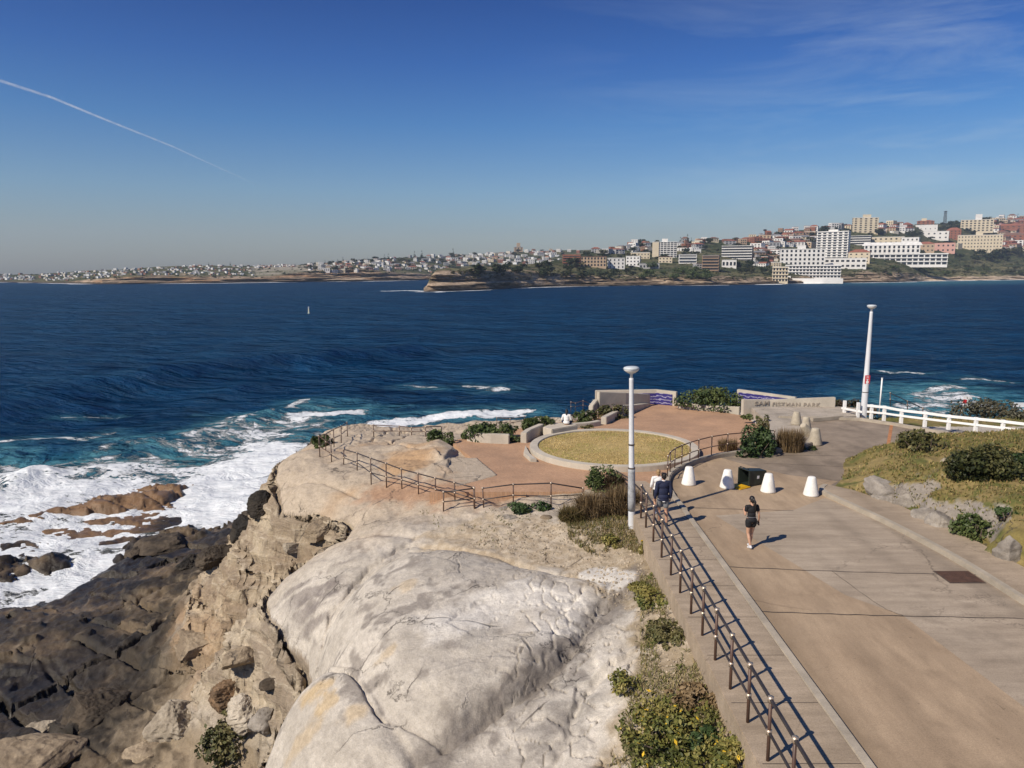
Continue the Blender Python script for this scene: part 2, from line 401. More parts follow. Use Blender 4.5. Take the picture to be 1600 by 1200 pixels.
def terrain():
    NA, NR = 960, 760
    ph = np.radians(np.linspace(-40, 40, NA)); r = 8.5 * (104 / 8.5) ** np.linspace(0, 1, NR)
    PH, RR = np.meshgrid(ph, r); x = RR * np.sin(PH); y = RR * np.cos(PH)
    wx = (fbm(x * .35, y * .35, o=4, s=5) - .5) * 1.6; wy = (fbm(x * .35 + 40, y * .35, o=4, s=6) - .5) * 1.6
    sU = pg_sd(x + wx * .5, y + wy * .5, UPPER)
    top = top_f(x, y)
    # rounding of the cliff top edge
    natural = sst(5.2, 3.6, x) * sst(60, 40, y) + sst(46, 50, y)
    natural = np.clip(natural, 0, 1)
    near = sst(27, 23, y)
    top -= (1.1 * np.exp(-np.clip(sU, 0, None) / .55) * near + .45 * np.exp(-np.clip(sU, 0, None) / .5) * (1 - near)) * (sU > -.2) * natural
    top += natural * ((fbm(x * .45, y * .45, o=4, s=11) - .5) * (.55 - .25 * near) + (fbm(x * 2.2, y * 2.2, o=4, s=12) - .5) * (.12 - .06 * near))
    ter = fbm(x * .6, y * .6, o=4, s=21) * 3.0 + y * .12
    stp = (ter * 2.2 - np.floor(ter * 2.2)); ledge = sst(.0, .16, stp) - 1
    far_ledge = sst(43, 50, y) * sst(9, 4, x)
    top += far_ledge * ledge * .28
    low_slab = np.exp(-((x - 1.6) / 3.2) ** 2 - ((y - 19) / 8) ** 2)
    top += natural * near * low_slab * ledge * .10 * sst(-1.5, .5, x)
    top += cracks(x, y) * natural
    for pts, amp_, rad in (([(489, 1032, 8.8), (503, 960, 9.2), (562, 893, 9.8), (640, 858, 10.1), (740, 862, 10.4), (870, 892, 10.6), (960, 905, 10.7), (925, 965, 10.6), (880, 1030, 10.5), (800, 1090, 10.2), (700, 1160, 9.8), (610, 1128, 9.5), (560, 1066, 9.2)], .50, .42),
                            ([(400, 1215, 7.8), (408, 1130, 8.1), (450, 1076, 8.5), (487, 1044, 8.8), (558, 1070, 9.2), (606, 1134, 9.4), (680, 1215, 9.6)], .34, .35),
                            ([(426, 892, 8.6), (475, 855, 9.4), (560, 830, 10), (650, 838, 10.2), (640, 856, 10.1), (562, 890, 9.8), (500, 955, 9.2), (480, 1000, 8.8), (440, 962, 8.3)], .30, .3)):
        sD = pg_sd(x + wx * .12, y + wy * .12, [P2(*p) for p in pts]); top += amp_ * (np.sqrt(np.clip(1 - (1 - np.clip(sD / rad / 3, 0, 1)) ** 2, 0, 1)) - .55) * sst(-.10, .12, sD) * natural
    for pts, hgt in (([(700, 990, 10.2), (745, 955, 10.3), (830, 930, 10.5), (905, 935, 10.6), (925, 965, 10.6), (885, 992, 10.5), (800, 1000, 10.4), (740, 1012, 10.2)], -.05),
                     ([(650, 1080, 9.9), (760, 1040, 10.2), (830, 1045, 10.3), (760, 1110, 9.9), (690, 1130, 9.7)], .05), ([(560, 900, 9.9), (660, 880, 10.2), (720, 905, 10.3), (640, 940, 10.1), (560, 980, 9.5)], .045),
                     ([(930, 985, 10.6), (1000, 960, 10.7), (1035, 975, 10.8), (985, 1020, 10.7), (930, 1050, 10.5)], .09), ([(905, 1060, 10.5), (965, 1040, 10.6), (985, 1080, 10.5), (930, 1150, 10.3), (890, 1130, 10.3)], -.07)):
        top += hgt * sst(-.03, .05, pg_sd(x + wx * .22 + (fbm(x * 3, y * 3, o=3, s=95) - .5) * .3, y + wy * .22, [P2(*p) for p in pts])) * natural
    # raised slab left of the plaza with an undercut right edge
    slab = poly([(712, 703, 11), (690, 690, 11), (640, 686, 11), (570, 690, 10.8), (600, 712, 10.9), (690, 722, 11.0)])
    sS = pg_sd(x + wx * .15, y + wy * .15, slab)
    top += .42 * sst(-.12, .12, sS) * sst(-7, -3.6, x + .25 * (y - 40))
    # bench holding plaza and road
    sP = pg_sd(x, y, PLAZA); top = np.where(sP > .25, np.minimum(top, PLAZA_Z - .35), top)
    top = np.where((sP <= .25) & (sP > -1.6) & (x < 5), np.minimum(top, PLAZA_Z + .02 + .25 * np.clip(-sP, 0, 1) * (x < -3)), top)
    inroad = (x > 4.35) & (y < 47.3 - .06 * x) & (sP < .3)
    top = np.where(inroad, np.minimum(top, ROAD_Z - .4), top)
    # grassy mound on the right
    sM = pg_sd(x + wx * .25, y + wy * .25, MOUND)
    rocky = sst(20, 14, x) * sst(29.5, 27, y)
    h = .12 + 1.05 * sst(-.1, 2.6, sM) * (1 - .3 * rocky) + .75 * sst(.15, 1.0, sM + (fbm(x * .9, y * .9, o=4, s=31) - .5) * 1.9) * rocky + .55 * sst(3, 9, sM)
    h += (fbm(x * .5, y * .5, o=4, s=33) - .5) * .5 * sst(0, 1, sM) + (fbm(x * 3, y * 3, o=3, s=34) - .5) * .14
    top = np.where(sM > 0, ROAD_Z - .1 + h, top)
    # strip behind the white fence falling to the water
    bf = sst(-.0, 6, y - (48.0 - .07 * x)) * sst(18, 21, x)
    top = top - bf * 1.6 + (y > 47.5 - .06 * x) * (x > 19) * ((fbm(x * .7, y * .7, o=4, s=35) - .5) * .4)
    # cliffs and the wave-cut shelf
    shelf = shelf_f(x, y)
    jn = (x * .55 + y * .83) + 3 * (fbm(x * .12, y * .12, o=3, s=41) - .5); bn = (x * -.8 + y * .6) + 2 * (fbm(x * .15, y * .15, o=3, s=42) - .5)
    blk = vn(np.floor(jn / 2.6) * 7.7, np.floor(bn / 5.2) * 3.1, s=44)
    gap = np.minimum(np.abs(jn / 2.6 - np.round(jn / 2.6)) * 2.6, np.abs(bn / 5.2 - np.round(bn / 5.2)) * 5.2)
    shelf += (blk - .5) * .34 + (fbm(x * .30, y * .30, o=4, s=43) - .5) * .55 + .10 * np.sin(jn * .8)
    rdg = 1 - 2 * np.abs(fbm(x * .8, y * .8, o=4, s=49) - .5)
    shelf = terr(shelf + (fbm(x * .9, y * .9, o=3, s=46) - .5) * .25, .24, .22) + (rdg - .7) * .18 + (fbm(x * 2.6, y * 2.6, o=4, s=47) - .5) * .16
    shelf -= .6 * np.exp(-(gap / .13) ** 2) * sst(.38, .58, fbm(x * .2, y * .2, o=2, s=45))
    sS2 = pg_sd(x + wx * 1.2, y + wy * 1.2, SHELF)
    sea_floor = .55 + .5 * np.clip(sS2, -30, 0)
    shelf = np.where(sS2 < 0, np.minimum(shelf, sea_floor + (fbm(x * .5, y * .5, o=4, s=48) - .5) * .8), shelf)
    for pl, hh in (([(100, 787), (160, 768), (285, 763), (275, 776), (240, 792), (150, 799), (60, 802), (0, 832), (-60, 850), (-60, 828), (40, 800)], 1.0),
                   ([(-60, 880), (0, 864), (60, 861), (108, 868), (60, 893), (0, 906), (-60, 922)], .8), ([(200, 763), (240, 755), (292, 757), (285, 764)], .9),
                   ([(195, 862), (230, 838), (300, 828), (330, 832), (300, 850), (240, 868)], 1.5)):
        sR = pg_sd(x + wx * 1.8, y + wy * 1.8, [P2(a, b, .5) for a, b in pl])
        shelf = np.maximum(shelf, -1.2 + (hh * .8 + 1.2) * sst(-3.0, 1.6, sR) + terr((fbm(x * .55, y * .55, o=5, s=51) - .5) * 1.3, .2, .25) - .4 * np.exp(-(gap / .2) ** 2))
    reef = pg_sd(x + wx, y + wy, [P2(a, b, 0) for a, b in [(-90, 830), (60, 800), (270, 780), (330, 775), (380, 790), (300, 820), (200, 850), (120, 885), (-90, 930)]])
    shelf = np.maximum(shelf, -1 + 1.0 * sst(-2, 2, reef) + ((fbm(x * .28, y * .55, o=5, s=52) - .5) * .75 + (fbm(x * 1.4, y * 1.8, o=4, s=53) - .5) * .38) * sst(-1, 2, reef))
    W = 1.1 + 4.6 * sst(23, 29, y) * (1 - .45 * sst(46, 55, y)) * sst(4, -6, x) + 2.5 * sst(-6, 4, x)
    W = W * (.75 + .6 * fbm(x * .3, y * .3, o=3, s=61))
    t = np.clip(-sU / W, 0, 1); prof = np.where(t < 1, (1 - t) ** 1.35, 0)
    rgc = 1 - 2 * np.abs(fbm(x * .55, y * .55, o=5, s=63) - .5)
    zt_ = np.maximum(top, shelf + .2); zc = shelf + (zt_ - shelf) * prof + (rgc - .72) * 1.5 * np.clip(4 * prof * (1 - prof), 0, 1)
    led = terr(zc + (fbm(x * .35, y * .35, o=4, s=62) - .5) * 1.6, .62, .45) - (fbm(x * .35, y * .35, o=4, s=62) - .5) * 1.6
    led = terr(led + fbm(x * .8, y * .8, o=3, s=64) * .5, .21, .5) - fbm(x * .8, y * .8, o=3, s=64) * .5
    wl_ = np.clip(6 * prof * (1 - prof), 0, 1) * .9; zc = zc + (led - zc) * wl_ + (fbm(x * 2.4, y * 2.4, o=4, s=65) - .5) * .22 * wl_
    z = np.where(sU > 0, top, zc)
    # normals for strata and colour zones
    V = np.stack([x, y, z], -1)
    du = np.gradient(V, axis=1); dv = np.gradient(V, axis=0); n = np.cross(du, dv); n /= np.linalg.norm(n, axis=-1, keepdims=True) + 1e-9
    n *= np.sign(n[..., 2:3] + 1e-9)
    steep = sst(.86, .55, n[..., 2])
    st = fbm(x * .25, y * .25, z * 2.6, o=4, s=71) - .5
    st2 = np.abs(vn(x * .35, y * .35, z * 5.5, s=75) - .5)
    amp = steep * np.where(x < 5, 1, .15) * sst(11.2, 10.2, z) * sst(.15, -.25, sU)
    x2 = x + n[..., 0] * amp * (st * .75 - st2 * .35); y2 = y + n[..., 1] * amp * (st * .75 - st2 * .35)
    # ---- colours of the ground itself
    def c(*q): return np.array(q)
    def mixc(a, b, f): return a + (b - a) * f[..., None]
    one = np.ones(x.shape)
    b1 = fbm(x * .5, y * .5, z * .8, o=5, s=81); b2 = fbm(x * 1.9, y * 1.9, z * 2.4, o=5, s=82); b3 = fbm(x * .22, y * .22, o=4, s=83)
    col = mixc(c(.455, .41, .345) * one[..., None], c(.56, .51, .435) * one[..., None], sst(.35, .68, b1))
    col = mixc(col, c(.53, .49, .42), .8 * sst(.55, .75, b3 * .6 + b2 * .4))
    col = mixc(col, c(.25, .22, .19), .8 * sst(.52, .68, b2) * sst(.38, .58, b1))
    tan = sst(26.5, 31, y) * sst(6, 2, x)
    col = mixc(col, mixc(c(.50, .41, .30) * one[..., None], c(.42, .34, .25) * one[..., None], b1), .85 * tan)
    col = mixc(col, c(.43, .27, .14), tan * .8 * sst(.5, .68, b3) * sst(50, 42, y))
    rustp = pl_dist(x, y, [P2(*q) for q in [(600, 765, 10.5), (700, 782, 10.5), (760, 780, 10.7)]])
    col = mixc(col, c(.36, .19, .10), .7 * sst(1.6, .3, rustp + (b2 - .5) * 2))
    for q, rr, f in [((490, 1085, 8.9), .55, .7), ((555, 1125, 9.2), .5, .5), ((520, 1110, 9), .35, .6), ((610, 1020, 10), .3, .4), ((640, 930, 10.2), .4, .35), ((470, 1140, 8.8), .5, .4)]:
        a = P2(*q); col = mixc(col, c(.52, .37, .18), f * sst(rr, rr * .3, np.hypot(x - a[0], y - a[1]) + (b2 - .5) * .9))
    wp = pl_dist(x, y, [P2(*q) for q in [(700, 1000, 10.2), (760, 960, 10.3), (840, 935, 10.5), (930, 960, 10.6), (880, 990, 10.5)]])
    col = mixc(col, c(.70, .66, .59), .85 * sst(1.2, .2, wp + (b2 - .5) * 1.8))
    wp = pl_dist(x, y, [P2(*q) for q in [(930, 1000, 10.6), (1000, 1020, 10.7), (960, 1080, 10.5), (940, 1150, 10.3)]])
    col = mixc(col, c(.63, .58, .50), .7 * sst(1.1, .2, wp + (b2 - .5) * 1.8))
    face = pg_sd(x, y, [P2(*q) for q in [(424, 890, 8.6), (480, 872, 9.2), (560, 868, 9.8), (540, 905, 9.5), (500, 975, 8.9), (470, 1000, 8), (425, 945, 7.5)]])
    streak = fbm(x * 1.2 + y * 3.4, y * .5 - x * .3, o=4, s=85)
    col = mixc(col, c(.17, .145, .135), .62 * sst(-.3, .5, face) * sst(.42, .6, streak))
    # grit and sand in the hollows by the path
    grit = pg_sd(x + wx * .4, y + wy * .4, [P2(*q) for q in [(650, 835, 10.3), (760, 800, 10.7), (980, 830, 11), (1020, 850, 11), (1040, 930, 10.9), (1090, 1050, 10.7), (1130, 1120, 10.6), (1200, 1210, 10.6), (940, 1210, 10.1), (985, 1090, 10.6), (1005, 1000, 10.7), (960, 930, 10.7), (860, 885, 10.6), (720, 870, 10.4)]])
    gm = sst(-.35, .25, grit + (b2 - .5) * 1.4) * (x < 4.4)
    sand = mixc(c(.50, .42, .31) * one[..., None], c(.40, .32, .22) * one[..., None], sst(.4, .62, fbm(x * 5, y * 5, o=3, s=86)))
    sand = mixc(sand, c(.30, .24, .15), .6 * sst(.5, .64, b2) * sst(1, 3, x))
    col = mixc(col, sand, gm * .92)
    soil = sst(2.0, 4.0, x) * (x < 4.5) * sst(40, 33, y)
    col = mixc(col, c(.30, .235, .15), soil * .7 * sst(.38, .6, b1))
    dk = pl_dist(x, y, [P2(*q) for q in [(1000, 900, 10.7), (930, 975, 10.6), (860, 1045, 10.3), (770, 1115, 9.9), (680, 1180, 9.5)]])
    col = mixc(col, c(.19, .165, .14), .85 * sst(.75, .1, dk + (b2 - .5) * 1.3))
    dk = pg_sd(x, y, [P2(*q) for q in [(800, 1070, 10.2), (900, 1035, 10.5), (960, 1060, 10.5), (930, 1180, 10.2), (760, 1200, 9.7)]])
    col = mixc(col, c(.27, .245, .215), .6 * sst(-.2, .8, dk) * sst(.4, .62, b2))
    slabm = pl_dist(x, y, [P2(*q) for q in [(935, 890, 10.8), (965, 910, 10.7)]])
    col = mixc(col, c(.56, .53, .48), sst(.62, .45, slabm + (b2 - .5) * .5))
    # shelf: dark, wet and weedy, paler near the cliff
    sh = sst(.35, .05, prof) * (sU < 0)
    near_c = sst(9, 2, -sU)
    sc = mixc(c(.050, .040, .028) * one[..., None], c(.16, .118, .072) * one[..., None], sst(.35, .65, b1))
    sc = mixc(sc, c(.29, .23, .155), sst(.44, .68, b2 * .6 + near_c * .34 + .09) * .92)
    lowl = sst(-13, -20, x - .25 * (y - 25)) + sst(1.7, 1.0, z)
    sc = mixc(sc, c(.022, .02, .018), np.clip(lowl, 0, 1) * .8 * sst(.36, .56, fbm(x * .3, y * .3, o=4, s=88)))
    reefc = mixc(c(.13, .082, .048) * one[..., None], c(.27, .165, .085) * one[..., None], b1)
    sc = mixc(sc, reefc, sst(-27, -30, x + .35 * (y - 60) * 0 + (b1 - .5) * 4) * sst(54, 58, y + (b2 - .5) * 4))
    col = mixc(col, sc, sh)
    cl = (sU < 0) * sst(.05, .4, prof) * (1 - sh)
    col = mixc(col, mixc(c(.47, .39, .275) * one[..., None], c(.27, .21, .145) * one[..., None], sst(.38, .6, fbm(x * .5, y * .5, z * 3.2, o=5, s=89))), cl * .85)
    # mound and strip behind the fence
    grass = mixc(c(.19, .155, .05) * one[..., None], c(.27, .205, .085) * one[..., None], sst(.35, .65, b1))
    grass = mixc(grass, c(.12, .125, .035), sst(.5, .7, b2))
    rk = rocky * steep * sst(.28, .45, fbm(x * .6, y * .6, o=3, s=90)) * (sM > 0)
    gcol = mixc(grass, mixc(c(.22, .195, .165) * one[..., None], c(.34, .30, .255) * one[..., None], b2), np.clip(rk * 1.5, 0, 1))
    gm2 = (sM > 0) | ((x > 18.5) & (y > 44) & (sU > 0))
    col = np.where(gm2[..., None], gcol, col)
    idx = np.arange(NA * NR).reshape(NR, NA)
    F = np.stack([idx[:-1, :-1], idx[:-1, 1:], idx[1:, 1:], idx[1:, :-1]], -1).reshape(-1, 4)
    zf = z.ravel(); F = F[(zf[F] > -1.4).any(1)]
    used = np.unique(F); rm = np.full(NA * NR, -1); rm[used] = np.arange(len(used))
    V = np.stack([x2, y2, z], -1).reshape(-1, 3)[used]
    wet = (sh * sst(2.4, .8, z)).ravel()[used]
    me = np_mesh('headland', V, rm[F][:, ::-1] if False else rm[F], col.reshape(-1, 3)[used], True, {'wet': wet, 'cliff': (cl * sst(3, 0, sU) * sst(11.5, 10.8, z)).ravel()[used], 'green': (gm2 & (rk < .3)).ravel()[used].astype(float)})
    m, t, b = nodes('sandstone')
    a = attr(t, 'Col'); n1 = noise(t, 7, 7, .7); n2 = noise(t, 38, 5, .65); n3 = noise(t, 2.2, 6, .7, stretch=(1, 1, 3.5)); n7 = noise(t, 130, 3, .7)
    cc = mix_rgb(t, .45, a.outputs['Color'], mix_rgb(t, ramp(t, n1, .3, .7), (.62, .6, .58), (1.3, 1.3, 1.3)), 'MULTIPLY')
    geo = t.nodes.new('ShaderNodeNewGeometry'); wob = noise(t, 1.1, 5, .65)
    vm = t.nodes.new('ShaderNodeVectorMath'); vm.operation = 'MULTIPLY_ADD'; vm.inputs[1].default_value = (1.6, 1.6, 1.6); t.links.new(wob, vm.inputs[0]); t.links.new(geo.outputs['Position'], vm.inputs[2])
    vo = t.nodes.new('ShaderNodeTexVoronoi'); vo.feature = 'DISTANCE_TO_EDGE'; vo.inputs['Scale'].default_value = .42; t.links.new(vm.outputs[0], vo.inputs['Vector'])
    crk = math_n(t, 'MULTIPLY', ramp(t, vo.outputs['Distance'], .014, .003), ramp(t, noise(t, .55, 3, .5), .48, .6))
    n5 = noise(t, 16, 6, .75); pit = ramp(t, n5, .66, .76)
    cc = mix_rgb(t, math_n(t, 'MULTIPLY', pit, .4), cc, (.10, .085, .07))
    cc = mix_rgb(t, math_n(t, 'MULTIPLY', crk, .75), cc, (.07, .06, .05))
    cc = mix_rgb(t, .45, cc, mix_rgb(t, ramp(t, n2, .3, .7), (.6, .6, .6), (1.35, 1.35, 1.35)), 'MULTIPLY')
    cc = mix_rgb(t, .3, cc, mix_rgb(t, ramp(t, n3, .35, .65), (.6, .58, .56), (1.25, 1.25, 1.25)), 'MULTIPLY')
    cc = mix_rgb(t, .5, cc, mix_rgb(t, ramp(t, n7, .3, .7), (.55, .55, .55), (1.4, 1.4, 1.4)), 'MULTIPLY')
    lich = ramp(t, noise(t, 5.5, 7, .75), .60, .70); cc = mix_rgb(t, math_n(t, 'MULTIPLY', lich, .35), cc, (.20, .18, .155))
    t.links.new(cc, b.inputs['Base Color'])
    t.links.new(ramp(t, attr(t, 'wet').outputs['Fac'], 0, 1, .9, .35), b.inputs['Roughness'])
    b.inputs['Specular IOR Level'].default_value = .25
    hsum = math_n(t, 'ADD', math_n(t, 'MULTIPLY', n3, 1.6), math_n(t, 'ADD', n1, math_n(t, 'MULTIPLY', n2, .4)))
    hsum = math_n(t, 'SUBTRACT', hsum, math_n(t, 'ADD', math_n(t, 'MULTIPLY', crk, 1.2), math_n(t, 'MULTIPLY', pit, .5)))
    cf = attr(t, 'cliff').outputs['Fac']
    n8 = noise(t, 1.15, 6, .68, stretch=(.38, .38, 4.2), dist=.5); crev_shade = math_n(t, 'MULTIPLY', ramp(t, n8, .42, .33), cf)  # shade of the cliff cavities painted into the rock colour
    cc = mix_rgb(t, math_n(t, 'MULTIPLY', crev_shade, .75), cc, (.075, .055, .038)); cc = mix_rgb(t, math_n(t, 'MULTIPLY', math_n(t, 'MULTIPLY', ramp(t, n8, .55, .68), cf), .6), cc, (.58, .50, .38))
    t.links.new(cc, b.inputs['Base Color'])
    hsum = math_n(t, 'ADD', hsum, math_n(t, 'MULTIPLY', math_n(t, 'MULTIPLY', n8, cf), 9.0))
    bump(t, b, hsum, .55, .07)
    o = link('headland', me, m); tag(o, kind='structure')
    return (x, y, z)
TX, TY, TZ = terrain()
from mathutils.bvhtree import BVHTree
_hd = bpy.data.objects['headland'].data
_co = np.empty(len(_hd.vertices) * 3, np.float32); _hd.vertices.foreach_get('co', _co)
_fi = np.empty(len(_hd.loops), np.int32); _hd.loops.foreach_get('vertex_index', _fi)
BVH = BVHTree.FromPolygons(_co.reshape(-1, 3).tolist(), _fi.reshape(-1, 4).tolist())
def gz(x, y, default=10.5):
    h = BVH.ray_cast(Vector((x, y, 60)), Vector((0, 0, -1)))
    return h[0].z if h[0] is not None else default
def hit(px, py):                          # where the survey ray meets the headland
    d = Vector(ray(px, py)).normalized()
    h = BVH.ray_cast(Vector((0, 0, CAM_Z)), d)
    return h[0] if h[0] is not None else P(px, py, 10.5)

# ------------------------------------------------------------------ far shore profiles (shared by water and hills)
def interp(tab):
    a = np.array(tab, float); return lambda q: np.interp(q, a[:, 0], a[:, 1])
W1 = interp([(-200, 441), (0, 441), (160, 444), (330, 442.5), (400, 441.5), (600, 439), (680, 437), (1000, 436)])
S1 = interp([(-200, 431), (0, 429), (60, 428), (120, 424), (200, 420), (260, 417), (320, 415), (400, 415), (460, 414), (500, 412), (550, 407), (620, 403), (700, 400), (760, 396), (850, 392), (950, 389), (1010, 395)])
H1 = interp([(-200, 2), (100, 2), (150, 8), (200, 13), (330, 11), (400, 8), (470, 16), (560, 19), (620, 12), (680, 8), (760, 8), (1000, 8)])
W2 = interp([(640, 456), (666, 456), (700, 455), (760, 453), (800, 450.5), (850, 448.5), (900, 447.5), (1000, 446), (1100, 446), (1200, 444), (1300, 442), (1400, 441), (1450, 439), (1600, 437), (1760, 436)])
S2 = interp([(660, 452), (667, 446), (673, 432), (682, 422), (696, 418.5), (740, 417), (780, 415), (850, 412), (880, 404), (930, 393), (970, 385), (1000, 381), (1050, 379), (1100, 376), (1150, 374), (1200, 366), (1250, 360), (1300, 356), (1340, 354), (1400, 352), (1450, 350), (1500, 347), (1550, 344), (1600, 341), (1760, 336)])
H2 = interp([(660, 4), (670, 30), (740, 32), (800, 26), (880, 20), (960, 14), (1100, 14), (1200, 10), (1300, 12), (1350, 15), (1420, 14), (1450, 6), (1760, 6)])
K2 = interp([(660, .05), (740, .10), (860, .16), (900, .3), (1000, .5), (1200, .55), (1600, .55), (1760, .55)])
def zs(wl, px): return CAM_Z / (-ray(800, wl(px))[2])
def far_k(seg, px, py):                   # depth of the far hillside at a pixel
    wl, sk, hc = (W1, S1, H1) if seg == 1 else (W2, S2, H2)
    k = .35 if seg == 1 else K2(px)
    a = wl(px) - py; A = np.maximum(wl(px) - sk(px), 1.0); h = np.minimum(hc(px), A * .95)
    f = np.where(a < h, .03 * a / h, .03 + k * (a - h) / np.maximum(A - h, .5))
    return zs(wl, px) * (1 + f)
def far_pt(seg, px, py): return D(px, py, float(far_k(seg, px, py)))

# ------------------------------------------------------------------ sea
def sea():
    NA, NR = 820, 620
    ph = np.radians(np.linspace(-40, 40, NA)); r = 34 * (5200 / 34) ** (np.linspace(0, 1, NR))
    PH, RR = np.meshgrid(ph, r); x = RR * np.sin(PH); y = RR * np.cos(PH)
    step = RR * (math.log(5200 / 34) / NR)
    z = np.zeros(x.shape); g = np.random.default_rng(3)
    for i in range(34):
        lam = 1.6 * (22 / 1.6) ** (i / 33); th = R(-31) + g.normal(0, .5)
        kx, ky = math.cos(th) * 2 * math.pi / lam, math.sin(th) * 2 * math.pi / lam
        amp = .0105 * lam ** .85 * g.uniform(.5, 1.2)
        p = kx * x + ky * y + g.uniform(0, 6.28)
        z += amp * (1 - 2 * np.abs(np.sin(p / 2)) ** 1.3 + .3) * np.clip((lam - 1.8 * step) / (lam), 0, 1)
    sw = dense([P2(*q, 0) for q in [(-160, 672), (0, 640), (150, 612), (300, 588), (500, 566), (640, 556)]], 8)
    dx = pl_dist(x, y, [q[:2] for q in sw]); z += 2.6 * np.exp(-(dx / 8.0) ** 2)
    sw2 = dense([P2(*q, 0) for q in [(-100, 712), (120, 705), (260, 694), (360, 668), (480, 640)]], 8)
    z += .9 * np.exp(-(pl_dist(x, y, [q[:2] for q in sw2]) / 4) ** 2)
    nb = fbm(x * .16, y * .16, o=5, s=101); nb2 = fbm(x * .7, y * .7, o=4, s=102); wob = (fbm(x * .12, y * .12, o=4, s=103) - .5) * 14
    dens = [P2(a, b, 0) for a, b in [(-160, 792), (0, 772), (60, 748), (150, 752), (260, 748), (330, 722), (440, 696), (470, 690), (470, 740), (440, 800), (400, 812), (345, 840), (290, 852), (215, 868), (165, 908), (95, 955), (0, 990), (-160, 1015)]]
    turq = [P2(a, b, 0) for a, b in [(-160, 700), (80, 722), (220, 708), (320, 682), (400, 655), (480, 632), (560, 640), (560, 700), (440, 830), (200, 900), (-160, 1010)]]
    sd = pg_sd(x + wob * .25, y + wob * .25, dens); st = pg_sd(x + wob * .6, y + wob * .6, turq)
    near = np.hypot(x, y) < 170
    foam = np.where(near, .64 * sst(-3.5, 4.5, sd + (nb - .5) * 15), 0) + np.where(near, .40 * sst(-6, 5, st + (nb - .5) * 16), 0)
    aer = np.where(near, .85 * sst(-9, 5, st + (nb - .5) * 12), 0)
    def line(pts, wd, f, ae=.3):
        nonlocal foam, aer
        q = [P2(a, b, 0) for a, b in pts]; d = pl_dist(x + wob * .3, y + wob * .3, q)
        foam = np.maximum(foam, f * sst(wd, wd * .15, d + (nb2 - .5) * wd)); aer = np.maximum(aer, ae * sst(wd * 3, 0, d))
    line([(355, 662), (400, 655), (440, 650), (480, 630)], 2.4, .5, .4); line([(362, 655), (398, 684)], 2.2, .48, .4)
    line([(600, 662), (655, 655), (720, 650), (810, 646)], 3.4, .85, .7); line([(735, 604), (785, 611)], 2.4, .45); line([(640, 604), (695, 609)], 1.8, .4)
    line([(470, 655), (560, 650)], 3, .7, .6); line([(1378, 580), (1432, 584)], 2.2, .55); line([(1508, 592), (1575, 597)], 2.2, .5)
    line([(1420, 622), (1470, 608), (1500, 604)], 3.2, .42, .8); line([(1440, 640), (1480, 618), (1535, 636)], 7, .42, 1.0); line([(1300, 630), (1360, 640)], 2, .4)
    line([(0, 700), (60, 690), (150, 686), (190, 676)], 1.6, .42); line([(0, 745), (60, 752)], 2.6, .9, .6); line([(100, 655), (190, 650)], 1.3, .38)
    line([(600, 455), (640, 454), (690, 456.5)], 9, .95, .1)
    big = RR > 300
    for wl, a0, a1, wd in ((W1, -180, 690, 22), (W2, 660, 1180, 9), (W2, 1180, 1700, 30)):
        q = [P2(a, float(wl(a)) + .2, 0) for a in range(a0, a1, 12)]
        d = pl_dist(x, y, q); nn = fbm(x * .02, y * .02, o=4, s=105)
        foam = np.where(big, np.maximum(foam, .95 * sst(wd, 0, d + (nn - .42) * wd * 2.2)), foam)
    q = [P2(a, float(W2(a)), 0) for a in range(1180, 1760, 12)]
    d = pl_dist(x, y, q); aer = np.where(big, np.maximum(aer, .6 * sst(330, 40, d) * sst(380, 700, x)), aer)
    breaker = .9 * np.exp(-(pl_dist(x, y, [P2(*p, 0) for p in [(-120, 800), (0, 775), (55, 752)]]) / 2.6) ** 2)
    z += breaker * (0.6 + .8 * nb2) + foam * near * (nb2 - .5) * .4
    bedp = pg_sd(x + wob * .3, y + wob * .3, [P2(a, b, 0) for a, b in [(-160, 815), (0, 800), (60, 785), (160, 762), (300, 757), (390, 790), (300, 835), (200, 862), (120, 905), (0, 985), (-160, 1010)]])
    bed = sst(-3, 3, bedp + (nb - .5) * 8)
    foam *= np.where(near, .74 + .5 * fbm(x * .10 + y * .05, y * .30, o=5, s=108), 1.0)
    foam -= .50 * bed * sst(.40, .66, fbm(x * .22, y * .45, o=4, s=107))
    idx = np.arange(NA * NR).reshape(NR, NA)
    F = np.stack([idx[:-1, :-1], idx[:-1, 1:], idx[1:, 1:], idx[1:, :-1]], -1).reshape(-1, 4)
    V = np.stack([x, y, z], -1).reshape(-1, 3)
    me = np_mesh('sea', V, F, None, True, {'foam': foam.ravel(), 'aer': aer.ravel(), 'bed': bed.ravel()})
    m, t, b = nodes('sea_water')
    fo = attr(t, 'foam').outputs['Fac']; ae = attr(t, 'aer').outputs['Fac']
    n1 = noise(t, .32, 8, .66, stretch=(.8, 1.2, .3), dist=.7); n2 = noise(t, 1.6, 8, .72, stretch=(.9, 1.2, 1), dist=.15)
    lace = math_n(t, 'SUBTRACT', 1.0, math_n(t, 'MULTIPLY', math_n(t, 'ABSOLUTE', math_n(t, 'SUBTRACT', n2, .5)), 5.0))
    br = math_n(t, 'ADD', math_n(t, 'MULTIPLY', n1, .62), math_n(t, 'ADD', math_n(t, 'MULTIPLY', n2, .42), math_n(t, 'MULTIPLY', lace, .14)))
    fm = ramp(t, math_n(t, 'ADD', fo, math_n(t, 'MULTIPLY', math_n(t, 'SUBTRACT', br, .6), 2.1)), .43, .54)
    fm = math_n(t, 'MULTIPLY', fm, ramp(t, fo, .02, .2))
    big_n = noise(t, .02, 4, .6, stretch=(1, 2.2, 1))
